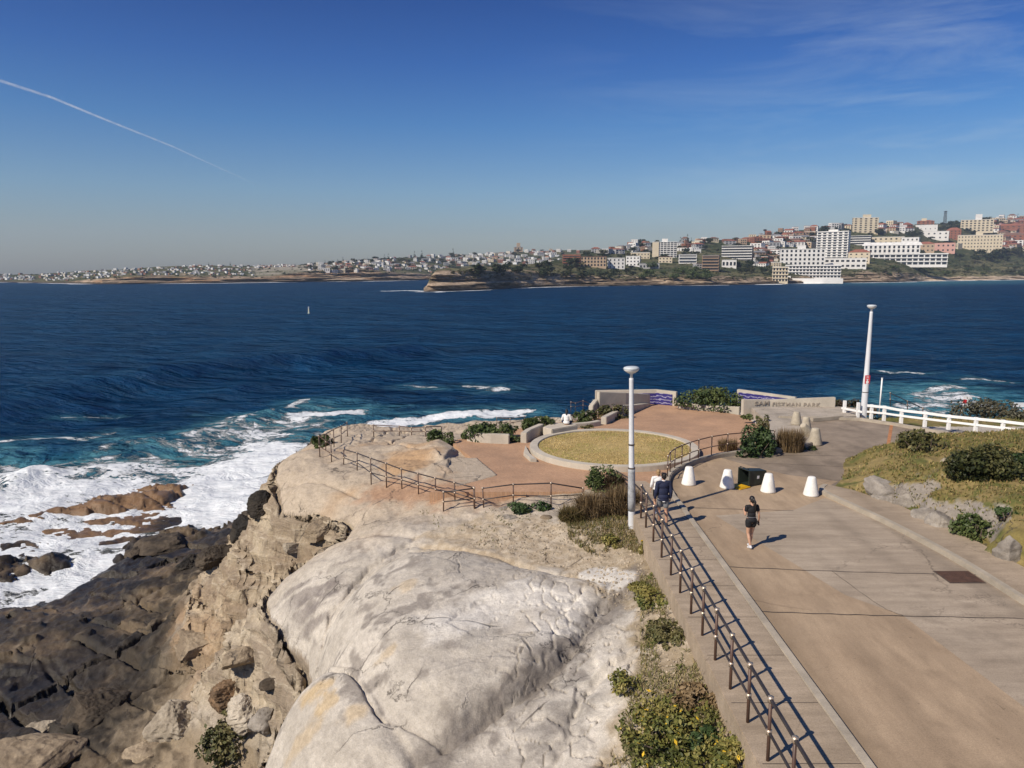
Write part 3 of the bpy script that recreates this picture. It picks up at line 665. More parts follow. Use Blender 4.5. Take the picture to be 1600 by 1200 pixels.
    wave_shade = noise(t, .22, 5, .65, stretch=(.5, 1.2, 1))  # bright and dark wave slopes painted into the water colour as streaks
    deep = mix_rgb(t, ramp(t, math_n(t, 'ADD', math_n(t, 'MULTIPLY', big_n, .5), math_n(t, 'MULTIPLY', wave_shade, .5)), .38, .62), (.0010, .019, .060), (.0034, .046, .118))
    water = mix_rgb(t, math_n(t, 'MULTIPLY', ae, .85), deep, (.03, .15, .20))
    water = mix_rgb(t, math_n(t, 'MULTIPLY', attr(t, 'bed').outputs['Fac'], .8), water, (.11, .085, .06))
    n_t = noise(t, .35, 5, .6)
    water = mix_rgb(t, math_n(t, 'MULTIPLY', math_n(t, 'SUBTRACT', ae, attr(t, 'bed').outputs['Fac']), ramp(t, n_t, .4, .7)), water, (.14, .36, .41))
    t.links.new(mix_rgb(t, fm, water, mix_rgb(t, ramp(t, n2, .3, .7), (.62, .67, .69), (.84, .85, .85))), b.inputs['Base Color'])
    b.inputs['Roughness'].default_value = .8; b.inputs['Specular IOR Level'].default_value = 0.0
    gl = t.nodes.new('ShaderNodeBsdfGlossy'); gl.inputs['Color'].default_value = (.55, .82, 1.0, 1); gl.inputs['Roughness'].default_value = .12
    fre = t.nodes.new('ShaderNodeFresnel'); fre.inputs['IOR'].default_value = 1.33
    gf = math_n(t, 'MULTIPLY', math_n(t, 'MULTIPLY', fre.outputs[0], .60), math_n(t, 'SUBTRACT', 1.0, fm))
    ms = t.nodes.new('ShaderNodeMixShader'); t.links.new(gf, ms.inputs[0]); t.links.new(b.outputs[0], ms.inputs[1]); t.links.new(gl.outputs[0], ms.inputs[2])
    t.links.new(ms.outputs[0], t.nodes['Material Output'].inputs['Surface'])
    w1 = noise(t, 1.25, 7, .66, stretch=(.75, 1.1, .6), dist=.3); w2 = noise(t, .42, 4, .6, stretch=(.8, 1.1, 1), dist=.3); w3 = noise(t, .15, 5, .62, stretch=(.6, 1.3, 1), dist=.3); w4 = noise(t, .05, 4, .6, stretch=(.55, 1.2, 1), dist=.3)
    hs = math_n(t, 'ADD', math_n(t, 'MULTIPLY', w1, .62), math_n(t, 'ADD', math_n(t, 'MULTIPLY', w2, 1.1), math_n(t, 'ADD', math_n(t, 'MULTIPLY', w3, 5.5), math_n(t, 'MULTIPLY', w4, 13.0))))
    hs = math_n(t, 'MULTIPLY', hs, ramp(t, fm, 0, 1, 1.0, .10)); hs = math_n(t, 'ADD', hs, math_n(t, 'MULTIPLY', math_n(t, 'MULTIPLY', fm, n1), .6))
    bump(t, b, hs, 1.0, 1.15)
    nl_ = b.inputs['Normal'].links[0].from_socket; t.links.new(nl_, gl.inputs['Normal']); t.links.new(nl_, fre.inputs['Normal'])
    tag(link('sea', me, m), kind='structure')
sea()

# ------------------------------------------------------------------ far hills
def hills(seg, a0, a1, name):
    wl, sk, hc = (W1, S1, H1) if seg == 1 else (W2, S2, H2)
    px = np.arange(a0, a1 + .1, 1.25); n = 84
    A = wl(px) - sk(px); hcl = np.minimum(hc(px), A * .95)
    rows, zz = [], []
    for j in range(n):
        f = j / (n - 1)
        a = np.where(f < .35, hcl * (f / .35), hcl + (A - hcl) * (f - .35) / .65)
        py = wl(px) - a; K = far_k(seg, px, py)
        u = (px - 800) / FPX; v = (py - 600) / FPX
        X, Y, Z = u * K, (CP - v * SP) * K, CAM_Z - (SP + v * CP) * K
        wgt = np.clip(a / 4, 0, 1)
        rock = np.clip(1.35 - a / np.maximum(hcl, .1), 0, 1)
        nz_ = (fbm(X * .02, Y * .02, o=4, s=111) - .5) * 4 * wgt * (1 - rock)
        ld = fbm(X * .012, Y * .012, Z * .30, o=4, s=112) - .5
        s_ = 1 + ld * .05 * np.clip(a / 2, 0, 1) * rock
        rows.append((X * s_, Y * s_, Z + nz_, a, hcl))
    X0, Y0 = rows[0][0], rows[0][1]
    rows.insert(0, (X0 * .998, Y0 * .998, np.full(px.shape, -4.0), rows[0][3], rows[0][4]))
    Xl, Yl, Zl = rows[-1][:3]
    rows.append((Xl * 1.05, Yl * 1.05, Zl - 6, rows[-1][3] + 1, hcl)); rows.append((Xl * 1.3, Yl * 1.3, np.full(px.shape, -5.0), rows[-1][3] + 1, hcl))
    V = np.array([np.stack(q[:3], -1) for q in rows]); a = np.array([q[3] for q in rows]); hh = np.array([q[4] for q in rows])
    X, Y, Z = V[..., 0], V[..., 1], V[..., 2]
    b1 = fbm(X * .012, Y * .012, Z * .28, o=5, s=121); b2 = fbm(X * .03, Y * .03, Z * .2, o=4, s=122)
    def mixc(p, q, f): return p + (q - p) * f[..., None]
    one = np.ones(X.shape)[..., None]
    b3 = fbm(X * .05, Y * .05, Z * .6, o=5, s=123)
    rock = mixc(np.array([.42, .32, .22]) * one, np.array([.20, .15, .10]) * one, sst(.40, .60, b1 * .55 + b3 * .45))
    rock = mixc(rock, np.array([.46, .27, .14]), .7 * sst(.5, .66, b2) * (seg == 1) * np.ones(X.shape)); rock = mixc(rock, np.array([.07, .055, .04]), sst(3.5, 1.0, a) * np.ones(X.shape))
    green = mixc(np.array([.05, .062, .026]) * one, np.array([.13, .12, .062]) * one, sst(.42, .66, b2))
    pxx = np.broadcast_to(px, X.shape)
    if seg == 1:                           # the pale cemetery slope above the left cliffs
        cem = sst(385, 405, pxx) * sst(520, 490, pxx); green = mixc(green, mixc(np.array([.30, .27, .21]) * one, np.array([.19, .18, .12]) * one, sst(.45, .6, b1)), cem)
    else:
        park = sst(1470, 1500, pxx) * sst(28, 20, a); green = mixc(green, np.array([.17, .15, .075]), park * sst(.45, .55, b1))
        sandb = sst(1425, 1450, pxx) * sst(8.0, 6.8, a); rock = mixc(rock, np.array([.55, .43, .30]), sandb); 
    isr = sst(1.15, .85, a / np.maximum(hh, .5) + (b2 - .5) * 1.1)
    col = mixc(green, rock, isr)
    nr, nc = X.shape; idx = np.arange(nr * nc).reshape(nr, nc)
    F = np.stack([idx[:-1, :-1], idx[:-1, 1:], idx[1:, 1:], idx[1:, :-1]], -1).reshape(-1, 4)
    me = np_mesh(name, V.reshape(-1, 3), F, col.reshape(-1, 3), False)
    m, t, b = nodes(name); at_ = attr(t, 'Col'); nn = noise(t, .06, 5, .7, stretch=(1, 1, 4)); n4 = noise(t, .3, 4, .6, stretch=(1, 1, 3))
    cc = mix_rgb(t, .8, at_.outputs['Color'], mix_rgb(t, ramp(t, nn, .35, .65), (.5, .5, .5), (1.4, 1.4, 1.4)), 'MULTIPLY')
    cc = mix_rgb(t, .6, cc, mix_rgb(t, ramp(t, n4, .35, .65), (.5, .5, .5), (1.4, 1.4, 1.4)), 'MULTIPLY')
    t.links.new(cc, b.inputs['Base Color']); b.inputs['Roughness'].default_value = .9; b.inputs['Specular IOR Level'].default_value = .1
    tag(link(name, me, m), kind='structure')
hills(1, -200, 1000, 'far_coast_hills')
hills(2, 662, 1755, 'bay_hills')
# ================================================================== ROAD, PATHS, PLAZA
def paved(name, polyg, z, m, thick=0.35):
    o = MB().prism([tuple(p[:2]) for p in polyg], z - thick, z).build(name, m); return tag(o, kind='structure')
def road_mat(name, c, c2, streak):
    m, t, b = nodes(name)
    n1 = noise(t, .35, 6, .65); n2 = noise(t, 1.2, 7, .72, stretch=streak); n3 = noise(t, 34, 5, .7); n4 = noise(t, .8, 5, .6); n5 = noise(t, 110, 3, .7)
    col = mix_rgb(t, ramp(t, n1, .32, .68), c, c2)
    col = mix_rgb(t, .75, col, mix_rgb(t, ramp(t, n2, .3, .7), (.66, .65, .64), (1.18, 1.18, 1.18)), 'MULTIPLY')
    col = mix_rgb(t, .6, col, mix_rgb(t, ramp(t, n3, .25, .75), (.60, .60, .60), (1.38, 1.38, 1.38)), 'MULTIPLY')
    col = mix_rgb(t, .5, col, mix_rgb(t, ramp(t, n5, .3, .7), (.6, .6, .6), (1.38, 1.38, 1.38)), 'MULTIPLY')
    col = mix_rgb(t, math_n(t, 'MULTIPLY', ramp(t, n4, .56, .68), .42), col, tuple(x * .55 for x in c))
    # wear: tyre tracks along the road, grime by the kerbs, hairline cracks, old spots
    geo = t.nodes.new('ShaderNodeNewGeometry'); sp = t.nodes.new('ShaderNodeSeparateXYZ'); t.links.new(geo.outputs['Position'], sp.inputs[0])
    wob = math_n(t, 'ADD', sp.outputs['X'], math_n(t, 'MULTIPLY', noise(t, .5, 4, .6), 1.2))
    for x0 in (6.95, 13.7):
        g_ = ramp(t, math_n(t, 'ABSOLUTE', math_n(t, 'SUBTRACT', wob, x0)), .05, .75, 1, 0); col = mix_rgb(t, math_n(t, 'MULTIPLY', g_, .38), col, tuple(x * .52 for x in c))
    tr = ramp(t, math_n(t, 'ABSOLUTE', math_n(t, 'SUBTRACT', math_n(t, 'PINGPONG', math_n(t, 'ADD', wob, .3), 1.6), .8)), .05, .4, 1, 0)
    col = mix_rgb(t, math_n(t, 'MULTIPLY', math_n(t, 'MULTIPLY', tr, ramp(t, noise(t, .6, 4, .6, stretch=(1, .25, 1)), .42, .62)), .34), col, tuple(x * .5 for x in c))
    vm = t.nodes.new('ShaderNodeVectorMath'); vm.operation = 'MULTIPLY_ADD'; vm.inputs[1].default_value = (2.0,) * 3; t.links.new(noise(t, .7, 5, .7), vm.inputs[0]); t.links.new(geo.outputs['Position'], vm.inputs[2])
    vo = t.nodes.new('ShaderNodeTexVoronoi'); vo.feature = 'DISTANCE_TO_EDGE'; vo.inputs['Scale'].default_value = .22; t.links.new(vm.outputs[0], vo.inputs['Vector'])
    ck = math_n(t, 'MULTIPLY', ramp(t, vo.outputs['Distance'], .0065, .002), ramp(t, noise(t, .3, 3, .5), .45, .6)); col = mix_rgb(t, math_n(t, 'MULTIPLY', ck, .6), col, tuple(x * .35 for x in c))
    vs = t.nodes.new('ShaderNodeTexVoronoi'); vs.inputs['Scale'].default_value = 2.2; t.links.new(geo.outputs['Position'], vs.inputs['Vector'])
    spot = math_n(t, 'MULTIPLY', ramp(t, vs.outputs['Distance'], .085, .06), ramp(t, noise(t, 1.1, 2, .5), .5, .56)); col = mix_rgb(t, math_n(t, 'MULTIPLY', spot, .4), col, tuple(x * .4 for x in c))
    t.links.new(col, b.inputs['Base Color']); b.inputs['Roughness'].default_value = .85; b.inputs['Specular IOR Level'].default_value = .25
    bump(t, b, n3, .3, .012); return m
M['road_tan'] = road_mat('road_tan', (.355, .26, .17), (.42, .315, .21), (1.5, .35, 1))
M['road_grey'] = road_mat('road_grey', (.33, .265, .195), (.42, .345, .26), (.35, 2.2, 1))
M['asphalt'] = road_mat('asphalt', (.22, .175, .13), (.33, .265, .20), (.8, .8, 1))
M['apron'] = road_mat('apron', (.38, .33, .265), (.46, .40, .325), (.6, 1.2, 1))
M['path'] = road_mat('path', (.345, .27, .19), (.43, .345, .255), (.5, 2.5, 1))

KERB_X = 6.22
wall_curve = dense([(6.22, 26.6), (6.15, 28.4), (6.18, 29.6), (6.5, 31.0), (7.0, 32.1), (7.75, 33.1), (8.6, 34.0), (9.6, 34.8), (10.8, 35.35), (12.2, 35.75), (13.6, 36.3), (14.8, 37.3), (15.4, 38.4), (15.6, 39.6)], 5)
far_kerb = [(16.4, 46.2)] + [P2(*q, ROAD_Z) for q in [(1300, 655), (1345, 657), (1400, 665), (1500, 683), (1600, 697), (1700, 713), (1900, 745)]]
far_kerb[0] = (far_kerb[1][0] - 3, far_kerb[1][1] + .3)
RZ = ROAD_Z
road_poly = [(KERB_X, 4), (KERB_X, 26.6)] + [tuple(p) for p in wall_curve[1:]] + [(15.6, 44.0), (16.4, 46.4)] + far_kerb[1:] + [(70, 30), (70, 4)]
road = MB(); road.v = [(x, y, RZ) for x, y in road_poly]; road.f = [tuple(range(len(road_poly)))]
tag(road.build('road', M['asphalt']), kind='structure')
def sheet(name, pts, z, m):
    o = MB(); o.v = [(p[0], p[1], z) for p in pts]; o.f = [tuple(range(len(pts)))]
    return tag(o.build(name, m), kind='structure')
tan_pts = [(KERB_X + .01, 4.1), (KERB_X + .01, 26.6)] + [(p[0] + .02, p[1] - .02) for p in wall_curve[1:36]] + [P2(1165, 726, RZ), P2(1230, 742, RZ), P2(1310, 752, RZ), (13.0, 30.4), (12.3, 29.6), (12.2, 29.0), (13.2, 26), (13.2, 4.1)]
sheet('road_surface', tan_pts, RZ + .004, M['road_tan'])
sheet('road_lane', [P2(1118, 806, RZ), P2(1200, 856, RZ), P2(1320, 930, RZ), P2(1410, 962, RZ), P2(1500, 1030, RZ), P2(1600, 1105, RZ), (10.9, 9), (11.2, 4.2), (13.19, 4.2), (13.19, 24), P2(1330, 796, RZ), P2(1290, 778, RZ), P2(1240, 797, RZ)], RZ + .008, M['road_grey'])
def joint(pts, wd=.022, name='road_joint'):
    q = dense(pts, 8); q = [(p[0] + .02 * math.sin(i * 2.3) * .5, p[1] + .018 * math.sin(i * 1.7 + 1)) for i, p in enumerate(q)]
    MB_ = MB(); l = len(q)
    for i, p in enumerate(q):
        a = Vector(q[min(i + 1, l - 1)]) - Vector(q[max(i - 1, 0)]); a.normalize(); w2 = wd * (.5 + .5 * abs(math.sin(i * 1.31))) / 2
        MB_.v += [(p[0] - a.y * w2, p[1] + a.x * w2, RZ + .012), (p[0] + a.y * w2, p[1] - a.x * w2, RZ + .012)]
    MB_.f = [(2 * i, 2 * i + 1, 2 * i + 3, 2 * i + 2) for i in range(l - 1)]
    tag(MB_.build(name, M['joint']), kind='structure')
joint([P2(1134, 886, RZ), P2(1300, 893, RZ), P2(1450, 897, RZ), P2(1530, 899, RZ)], .05)
joint([P2(1188, 956, RZ), P2(1300, 960, RZ), P2(1410, 963, RZ), P2(1600, 967, RZ)], .05)
joint([P2(1064, 793, RZ), P2(1150, 796, RZ), P2(1240, 798, RZ)], .045)
joint([P2(1190, 724, RZ), P2(1260, 727, RZ), P2(1330, 730, RZ)], .03)
joint([P2(1300, 893, RZ), P2(1372, 945, RZ), P2(1412, 963, RZ)], .02)
joint([P2(1182, 712, RZ), P2(1290, 712, RZ), P2(1390, 716, RZ)], .03)
# painted orange stripe across the far road, and its grey seam
sheet('road_marking', [P2(1391, 661, RZ), P2(1396, 662, RZ), P2(1386, 723, RZ), P2(1380, 723, RZ)], RZ + .006, M['orange_paint'])
joint([P2(1408, 675, RZ), P2(1396, 720, RZ)], .05)
# raised footpath with its retaining side and a kerbstone
o = MB().prism([(4.22, 4), (6.02, 4), (6.02, 26.6), (5.95, 28.4), (5.4, 30.3), (4.9, 30.4), (4.22, 27.6)], 9.9, RZ + .13).build('footpath', M['path'], bevel=.015); tag(o, kind='structure')
kp = [(6.12, 4)] + [(6.12, y) for y in np.arange(6, 26.6, 2.4)] + [(6.12, 26.5)]
o = MB().ribbon(kp, .20, RZ - .3, RZ + .145).build('kerb', M['kerbstone'], bevel=.02); tag(o, kind='structure')
o = MB().ribbon([(p[0] - .06, p[1] + .05) for p in wall_curve], .24, PLAZA_Z - .5, [RZ + .145] * 6 + [RZ + .2] * (len(wall_curve) - 6)).build('kerb', M['kerbstone'], bevel=.03); tag(o, kind='structure')
for x0, z0, y0 in ((5.1, .138, 8.0),):
    for yy in np.arange(6.5, 26, 1.9):
        sheet('path_joint', [(4.3, yy), (6.0, yy + .01), (6.0, yy + .025), (4.3, yy + .02)], RZ + .134, M['joint'])
# verge path on the mound side with its own kerb
verge = dense([(13.3, 5), (13.3, 12), (13.3, 19), (13.22, 22), (12.85, 25), (12.4, 27.2), (12.1, 28.6), (12.15, 29.3), (12.5, 29.8)], 5)
o = MB().prism([p for p in verge] + [(13.2, 29.0), (14.0, 27), (14.55, 24), (14.65, 20), (14.65, 5)], RZ - .3, RZ + .14).build('verge_path', M['path']); tag(o, kind='structure')
o = MB().ribbon([(p[0] - .05, p[1]) for p in verge], .22, RZ - .3, RZ + .16).build('kerb', M['kerbstone'], bevel=.025); tag(o, kind='structure')
# drain grate in the gutter
g = thing('drain_grate', 'rusty square drain grate sunk beside the right kerb of the road', 'drain', (12.55, 20.7, RZ + .012))
gb = MB().box((0, 0, 0), (1.0, .86, .02)); gb.build('frame', M['joint'], g)
bars = MB()
for i in range(15): bars.box((-.45 + i * .064, 0, .016), (.034, .8, .014))
bars.build('bar_panel', M['rust'], g)
# far kerb by the white fence, and the kerb edging of the apron
o = MB().ribbon([far_kerb[0]] + far_kerb[1:], .28, RZ - .4, RZ + .15).build('kerb', M['kerbstone'], bevel=.03); tag(o, kind='structure')
apron = [(12.5, 36.1), (13.6, 36.6), (14.6, 37.4), (15.2, 38.5), (15.5, 40), (16.0, 42.5), (17.6, 44.2), (21, 45.2), (21.6, 47.6), (20.4, 48.4), (17.2, 48.3), (15.0, 47.7), (14.75, 45.2), (14.6, 43), (13.4, 39.5)]
paved('apron', apron, RZ + .05, M['apron'], .7)

# brick plaza
def brick_mat():
    m, t, b = nodes('brick_paving')
    geo = t.nodes.new('ShaderNodeNewGeometry'); mpn = t.nodes.new('ShaderNodeMapping'); mpn.inputs['Rotation'].default_value = (0, 0, R(35))
    t.links.new(geo.outputs['Position'], mpn.inputs['Vector'])
    bt = t.nodes.new('ShaderNodeTexBrick'); bt.inputs['Scale'].default_value = 4.3; bt.inputs['Mortar Size'].default_value = .018
    bt.inputs['Color1'].default_value = (.40, .235, .135, 1); bt.inputs['Color2'].default_value = (.47, .29, .175, 1); bt.inputs['Mortar'].default_value = (.34, .235, .155, 1)
    t.links.new(mpn.outputs[0], bt.inputs['Vector'])
    n1 = noise(t, .5, 6, .65); n2 = noise(t, 12, 4, .6)
    col = mix_rgb(t, .8, bt.outputs['Color'], mix_rgb(t, ramp(t, n1, .3, .7), (.68, .68, .69), (1.18, 1.15, 1.12)), 'MULTIPLY')
    col = mix_rgb(t, .5, col, mix_rgb(t, ramp(t, n2, .3, .7), (.7, .7, .7), (1.25, 1.25, 1.25)), 'MULTIPLY')
    t.links.new(col, b.inputs['Base Color']); b.inputs['Roughness'].default_value = .9; return m
M['brick'] = brick_mat()
paved('plaza', PLAZA, PLAZA_Z, M['brick'], .6)

# round dry lawn in its concrete ring
CX, CY, CR = 6.0, 39.2, 4.75
a0, a1 = P(828, 703, 11.15), P(1097, 706, 11.15); fr = P(960, 738, 11.0); bk = P(960, 671, 11.2)
CX, CY, CR = (a0.x + a1.x) / 2, (fr.y + bk.y) / 2, (a1.x - a0.x) / 2
CRY = (bk.y - fr.y) / 2
ring = MB(); nseg = 72; RW = .42
prof = [(1.0, PLAZA_Z - .2), (1.0, PLAZA_Z + .26), (1 - RW / CR, PLAZA_Z + .26), (1 - RW / CR, PLAZA_Z - .2)]
for f, z in prof:
    for k in range(nseg):
        t = 2 * math.pi * k / nseg; ring.v.append((CX + CR * f * math.cos(t), CY + CRY * f * math.sin(t), z))
for i in range(3):
    for k in range(nseg): ring.f.append((i * nseg + k, i * nseg + (k + 1) % nseg, (i + 1) * nseg + (k + 1) % nseg, (i + 1) * nseg + k))
o = ring.build('lawn_edging', M['pale_concrete'], bevel=.02); tag(o, kind='structure')
lawn_m, t, b = nodes('dry_lawn')
n1 = noise(t, .7, 6, .65); n2 = noise(t, 9, 5, .7)
col = mix_rgb(t, ramp(t, n1, .32, .68), (.34, .245, .085), (.46, .345, .15)); col = mix_rgb(t, .8, col, mix_rgb(t, ramp(t, n2, .3, .7), (.6, .62, .55), (1.35, 1.3, 1.25)), 'MULTIPLY')
t.links.new(col, b.inputs['Base Color']); b.inputs['Roughness'].default_value = .95; bump(t, b, n2, .8, .05)
lw = MB(); f = 1 - RW / CR
lw.v = [(CX, CY, PLAZA_Z + .27)] + [(CX + CR * f * .999 * math.cos(2 * math.pi * k / nseg), CY + CRY * f * .999 * math.sin(2 * math.pi * k / nseg), PLAZA_Z + .2) for k in range(nseg)]
lw.f = [(0, 1 + k, 1 + (k + 1) % nseg) for k in range(nseg)]
tag(lw.build('lawn', lawn_m), kind='structure')
# small step stone at the ring's left
o = MB().prism([P2(821, 700, 11), P2(828, 713, 11), P2(839, 722, 11), P2(829, 722, 11), P2(818, 712, 11)], PLAZA_Z - .1, PLAZA_Z + .16).build('step', M['pale_concrete'], bevel=.02); tag(o, kind='structure')

# ------------------------------------------------------------------ planter and park walls
def wall_thing(name, label, cat, pts, wid, z0, z1, m=None, bev=.03, group=None):
    c = Vector((sum(p[0] for p in pts) / len(pts), sum(p[1] for p in pts) / len(pts), 0))
    zb = z0 if not hasattr(z0, '__len__') else min(z0)
    sub = lambda q: [k - zb for k in q] if hasattr(q, '__len__') else q - zb
    o = MB().ribbon([(p[0] - c.x, p[1] - c.y) for p in pts], wid, sub(z0), sub(z1)).build(name, m or M['pale_concrete'], bevel=bev, loc=(c.x, c.y, zb))
    return tag(o, label, cat, group)
PZ = PLAZA_Z
wall_thing('planter_wall', 'low concrete planter wall in front of the leafy hedge left of the round lawn', 'planter wall', [P2(732, 688, PZ), P2(742, 690, PZ), P2(768, 692, PZ), P2(796, 693, PZ)], .3, PZ - .4, PZ + .5)
wall_thing('planter_wall', 'dark-shaded concrete planter wall stepping back towards the seated person', 'planter wall', [P2(818, 692, PZ), P2(826, 686, PZ), P2(846, 677, PZ)], .35, PZ - .4, PZ + .55)
wall_thing('planter_wall', 'thin curved concrete edging under the white ledge of the seated person', 'planter wall', dense([P2(847, 675, PZ), P2(870, 671, PZ), P2(895, 669, PZ), P2(920, 667, PZ), P2(936, 664, PZ)], 4), .35, PZ - .5, PZ + .28)
wall_thing('planter_wall', 'stubby concrete planter wall below the weedy bed by the plain park wall', 'planter wall', [P2(943, 663, PZ), P2(966, 651, PZ)], .35, PZ - .4, PZ + .45)
wall_thing('planter_wall', 'concrete planter wall running up to the corner of the plain park wall', 'planter wall', [P2(967, 652, PZ), P2(990, 643, PZ), P2(1013, 634, PZ)], .35, PZ - .4, [PZ + .75, PZ + .45, PZ + .2])
wall_thing('planter_wall', 'long low concrete planter wall under the dense round hedge beyond the plaza', 'planter wall', dense([P2(1061, 637, PZ), P2(1095, 641, PZ), P2(1130, 643, PZ), P2(1156, 645, PZ)], 3), .4, PZ - .4, PZ + .38)
# white ledge the person sits on
lp = [P2(848, 667, PZ + .5), P2(862, 661, PZ + .5), P2(890, 660, PZ + .5), P2(903, 664, PZ + .5), P2(885, 667, PZ + .5), P2(862, 671, PZ + .5)]
o = MB().prism(lp, PZ - .6, PZ + .5).build('stone_bench', M['pale_concrete'], bevel=.04); tag(o, 'broad whitish stone ledge carrying the seated person by the planter hedge', 'ledge')

# plain park wall on the left with its sloped end
pw = thing('park_wall', 'plain pale concrete park wall beside the blue mosaic, left of the lamp post', 'park wall', (0, 0, 0))
fL, fM, fR = P2(934, 646, PZ), P2(975, 641, PZ), P2(1013, 634, PZ)
zt = lambda px, py, q: CAM_Z + ray(px, py)[2] * (q[1] / ray(px, py)[1])
MB().ribbon([fL, fM, fR], .3, PZ - .8, [zt(934, 612, fL), zt(975, 613.5, fM), zt(1013, 616, fR)]).build('wall_panel', M['pale_concrete'], pw, bevel=.03)
e0 = P2(923, 650, PZ); e1 = (fL[0] - .14, fL[1] + .05)
MB().ribbon([e0, e1], .3, PZ - .9, [zt(923, 634, e0), zt(933, 624, e1)]).build('sloped_end', M['pale_concrete'], pw, bevel=.03)

def mosaic_mat():
    m, t, b = nodes('blue_mosaic')
    uv = t.nodes.new('ShaderNodeUVMap'); wv = t.nodes.new('ShaderNodeTexWave'); wv.wave_type = 'BANDS'; wv.bands_direction = 'Y'
    wv.inputs['Scale'].default_value = 1.4; wv.inputs['Distortion'].default_value = 5.0; wv.inputs['Detail'].default_value = 2; wv.inputs['Detail Scale'].default_value = 2.2
    t.links.new(uv.outputs[0], wv.inputs['Vector'])
    n = noise(t, 3.0, 3, .6, uv.outputs[0], (1, 3, 1)); n2 = noise(t, 28, 2, .5, uv.outputs[0])
    col = mix_rgb(t, ramp(t, n, .35, .65), (.018, .014, .105), (.045, .035, .20))
    fac = math_n(t, 'MULTIPLY', ramp(t, wv.outputs['Fac'], .78, .93), ramp(t, n2, .35, .55))
    t.links.new(mix_rgb(t, fac, col, (.42, .40, .50)), b.inputs['Base Color']); b.inputs['Roughness'].default_value = .45
    return m
M['mosaic'] = mosaic_mat()
def mosaic_face(name, p, q, zb0, zt0, zb1, zt1, parent, off):
    a, b_ = Vector((*p, 0)), Vector((*q, 0)); d = (b_ - a).normalized(); nr = Vector((d.y, -d.x, 0))
    if nr.y > 0: nr = -nr
    a, b_ = a + nr * off, b_ + nr * off; Lw = (b_ - a).length
    me = bpy.data.meshes.new(name)
    th = nr * .03
    vs = [(a.x, a.y, zb0), (b_.x, b_.y, zb1), (b_.x, b_.y, zt1), (a.x, a.y, zt0)]
    vs += [(v[0] - th.x, v[1] - th.y, v[2]) for v in vs]
    me.from_pydata(vs, [], [(0, 1, 2, 3), (7, 6, 5, 4), (0, 4, 5, 1), (1, 5, 6, 2), (2, 6, 7, 3), (3, 7, 4, 0)])
    uvl = me.uv_layers.new(name='UVMap'); uvs = [(0, 0), (Lw, 0), (Lw, zt1 - zb1), (0, zt0 - zb0)] * 2
    for lp_ in me.loops: uvl.data[lp_.index].uv = uvs[lp_.vertex_index]
    return link(name, me, M['mosaic'], parent)
mw = thing('mosaic_wall', 'cornered concrete wall faced with blue mosaic behind the plain park wall', 'mosaic wall', (0, 0, 0))
mA, mB_, mC = (5.7, 52.3), P2(1025, 631, PZ), P2(1057, 634, PZ)
zA, zB, zC = zt(950, 610, mA), zt(1025, 608.5, mB_), zt(1058, 612, mC)
MB().ribbon([mA, mB_, mC], .3, PZ - .5, [zA, zB, zC]).build('wall_panel', M['pale_concrete'], mw, bevel=.02)
u1 = Vector(mC) - Vector(mB_); e = Vector(mB_) + u1 * .83
mosaic_face('mosaic_panel', mB_, tuple(e), PZ + .02, zB - .2, PZ + .02, zB - .2 + (zC - zB) * .83, mw, .175)
u0 = Vector(mA) - Vector(mB_); e = Vector(mB_) + u0 * .8
mosaic_face('mosaic_panel', tuple(e), mB_, PZ + .02, zB - .24, PZ + .02, zB - .24, mw, .175)
mw = thing('mosaic_wall', 'long sloping concrete wall with blue mosaic behind the park name wall', 'mosaic wall', (0, 0, 0))
nA, nB = P2(1152, 630, PZ), P2(1243, 640, PZ)
zA, zB = zt(1152, 608, nA), zt(1243, 620.5, nB)
MB().ribbon([nA, nB], .3, PZ - .5, [zA, zB]).build('wall_panel', M['pale_concrete'], mw, bevel=.02)
u1 = Vector(nB) - Vector(nA); p0, p1 = Vector(nA) + u1 * .03, Vector(nA) + u1 * .88
mosaic_face('mosaic_panel', tuple(p0), tuple(p1), PZ + .02, zA - .18, PZ + .02, zA + (zB - zA) * .88 - .14, mw, .175)
# name wall with raised letters
nw = thing('name_wall', 'pale concrete wall carrying the raised park name in capitals', 'name wall', (0, 0, 0))
w0, w1, w2 = P2(1159, 649, PZ), P2(1201, 647, PZ), P2(1304, 636.5, ROAD_Z)
z0, z1_, z2_ = zt(1159, 624, w0), zt(1201, 624.5, w1), zt(1304, 620.5, w2)
MB().ribbon([w0, w1, w2], .32, PZ - .6, [z0, z1_, z2_]).build('wall_panel', M['pale_concrete'], nw, bevel=.03)
def letters(text, p, q, zl, size, off, parent):
    cu = bpy.data.curves.new('lettering', 'FONT'); cu.body = text; cu.size = size; cu.extrude = .02; cu.offset = .006; cu.space_character = 1.18
    cu.align_x = 'CENTER'; cu.align_y = 'CENTER'
    tmp = bpy.data.objects.new('lettering', cu); COL.objects.link(tmp)
    dg = bpy.context.evaluated_depsgraph_get(); me = bpy.data.meshes.new_from_object(tmp.evaluated_get(dg))
    bpy.data.objects.remove(tmp); me.materials.clear()
    a, b_ = Vector((*p, 0)), Vector((*q, 0)); d = (b_ - a).normalized(); nr = Vector((d.y, -d.x, 0)); mid = (a + b_) / 2 + nr * off
    xs = [v.co.x for v in me.vertices]; sc = (b_ - a).length * .96 / (max(xs) - min(xs))
    rot = Matrix((d, Vector((0, 0, 1)), nr)).transposed()
    for v in me.vertices:
        c = rot @ Vector((v.co.x * sc, v.co.y, v.co.z)); v.co = (mid.x + c.x, mid.y + c.y, zl + c.z)
    link('lettering', me, M['letter'], parent)
M['letter'] = mat('letter_shade_concrete', (.30, .255, .205), .85, .14, 1.2, 25)  # same concrete as the wall, darkened: the letters' shadows painted into their colour
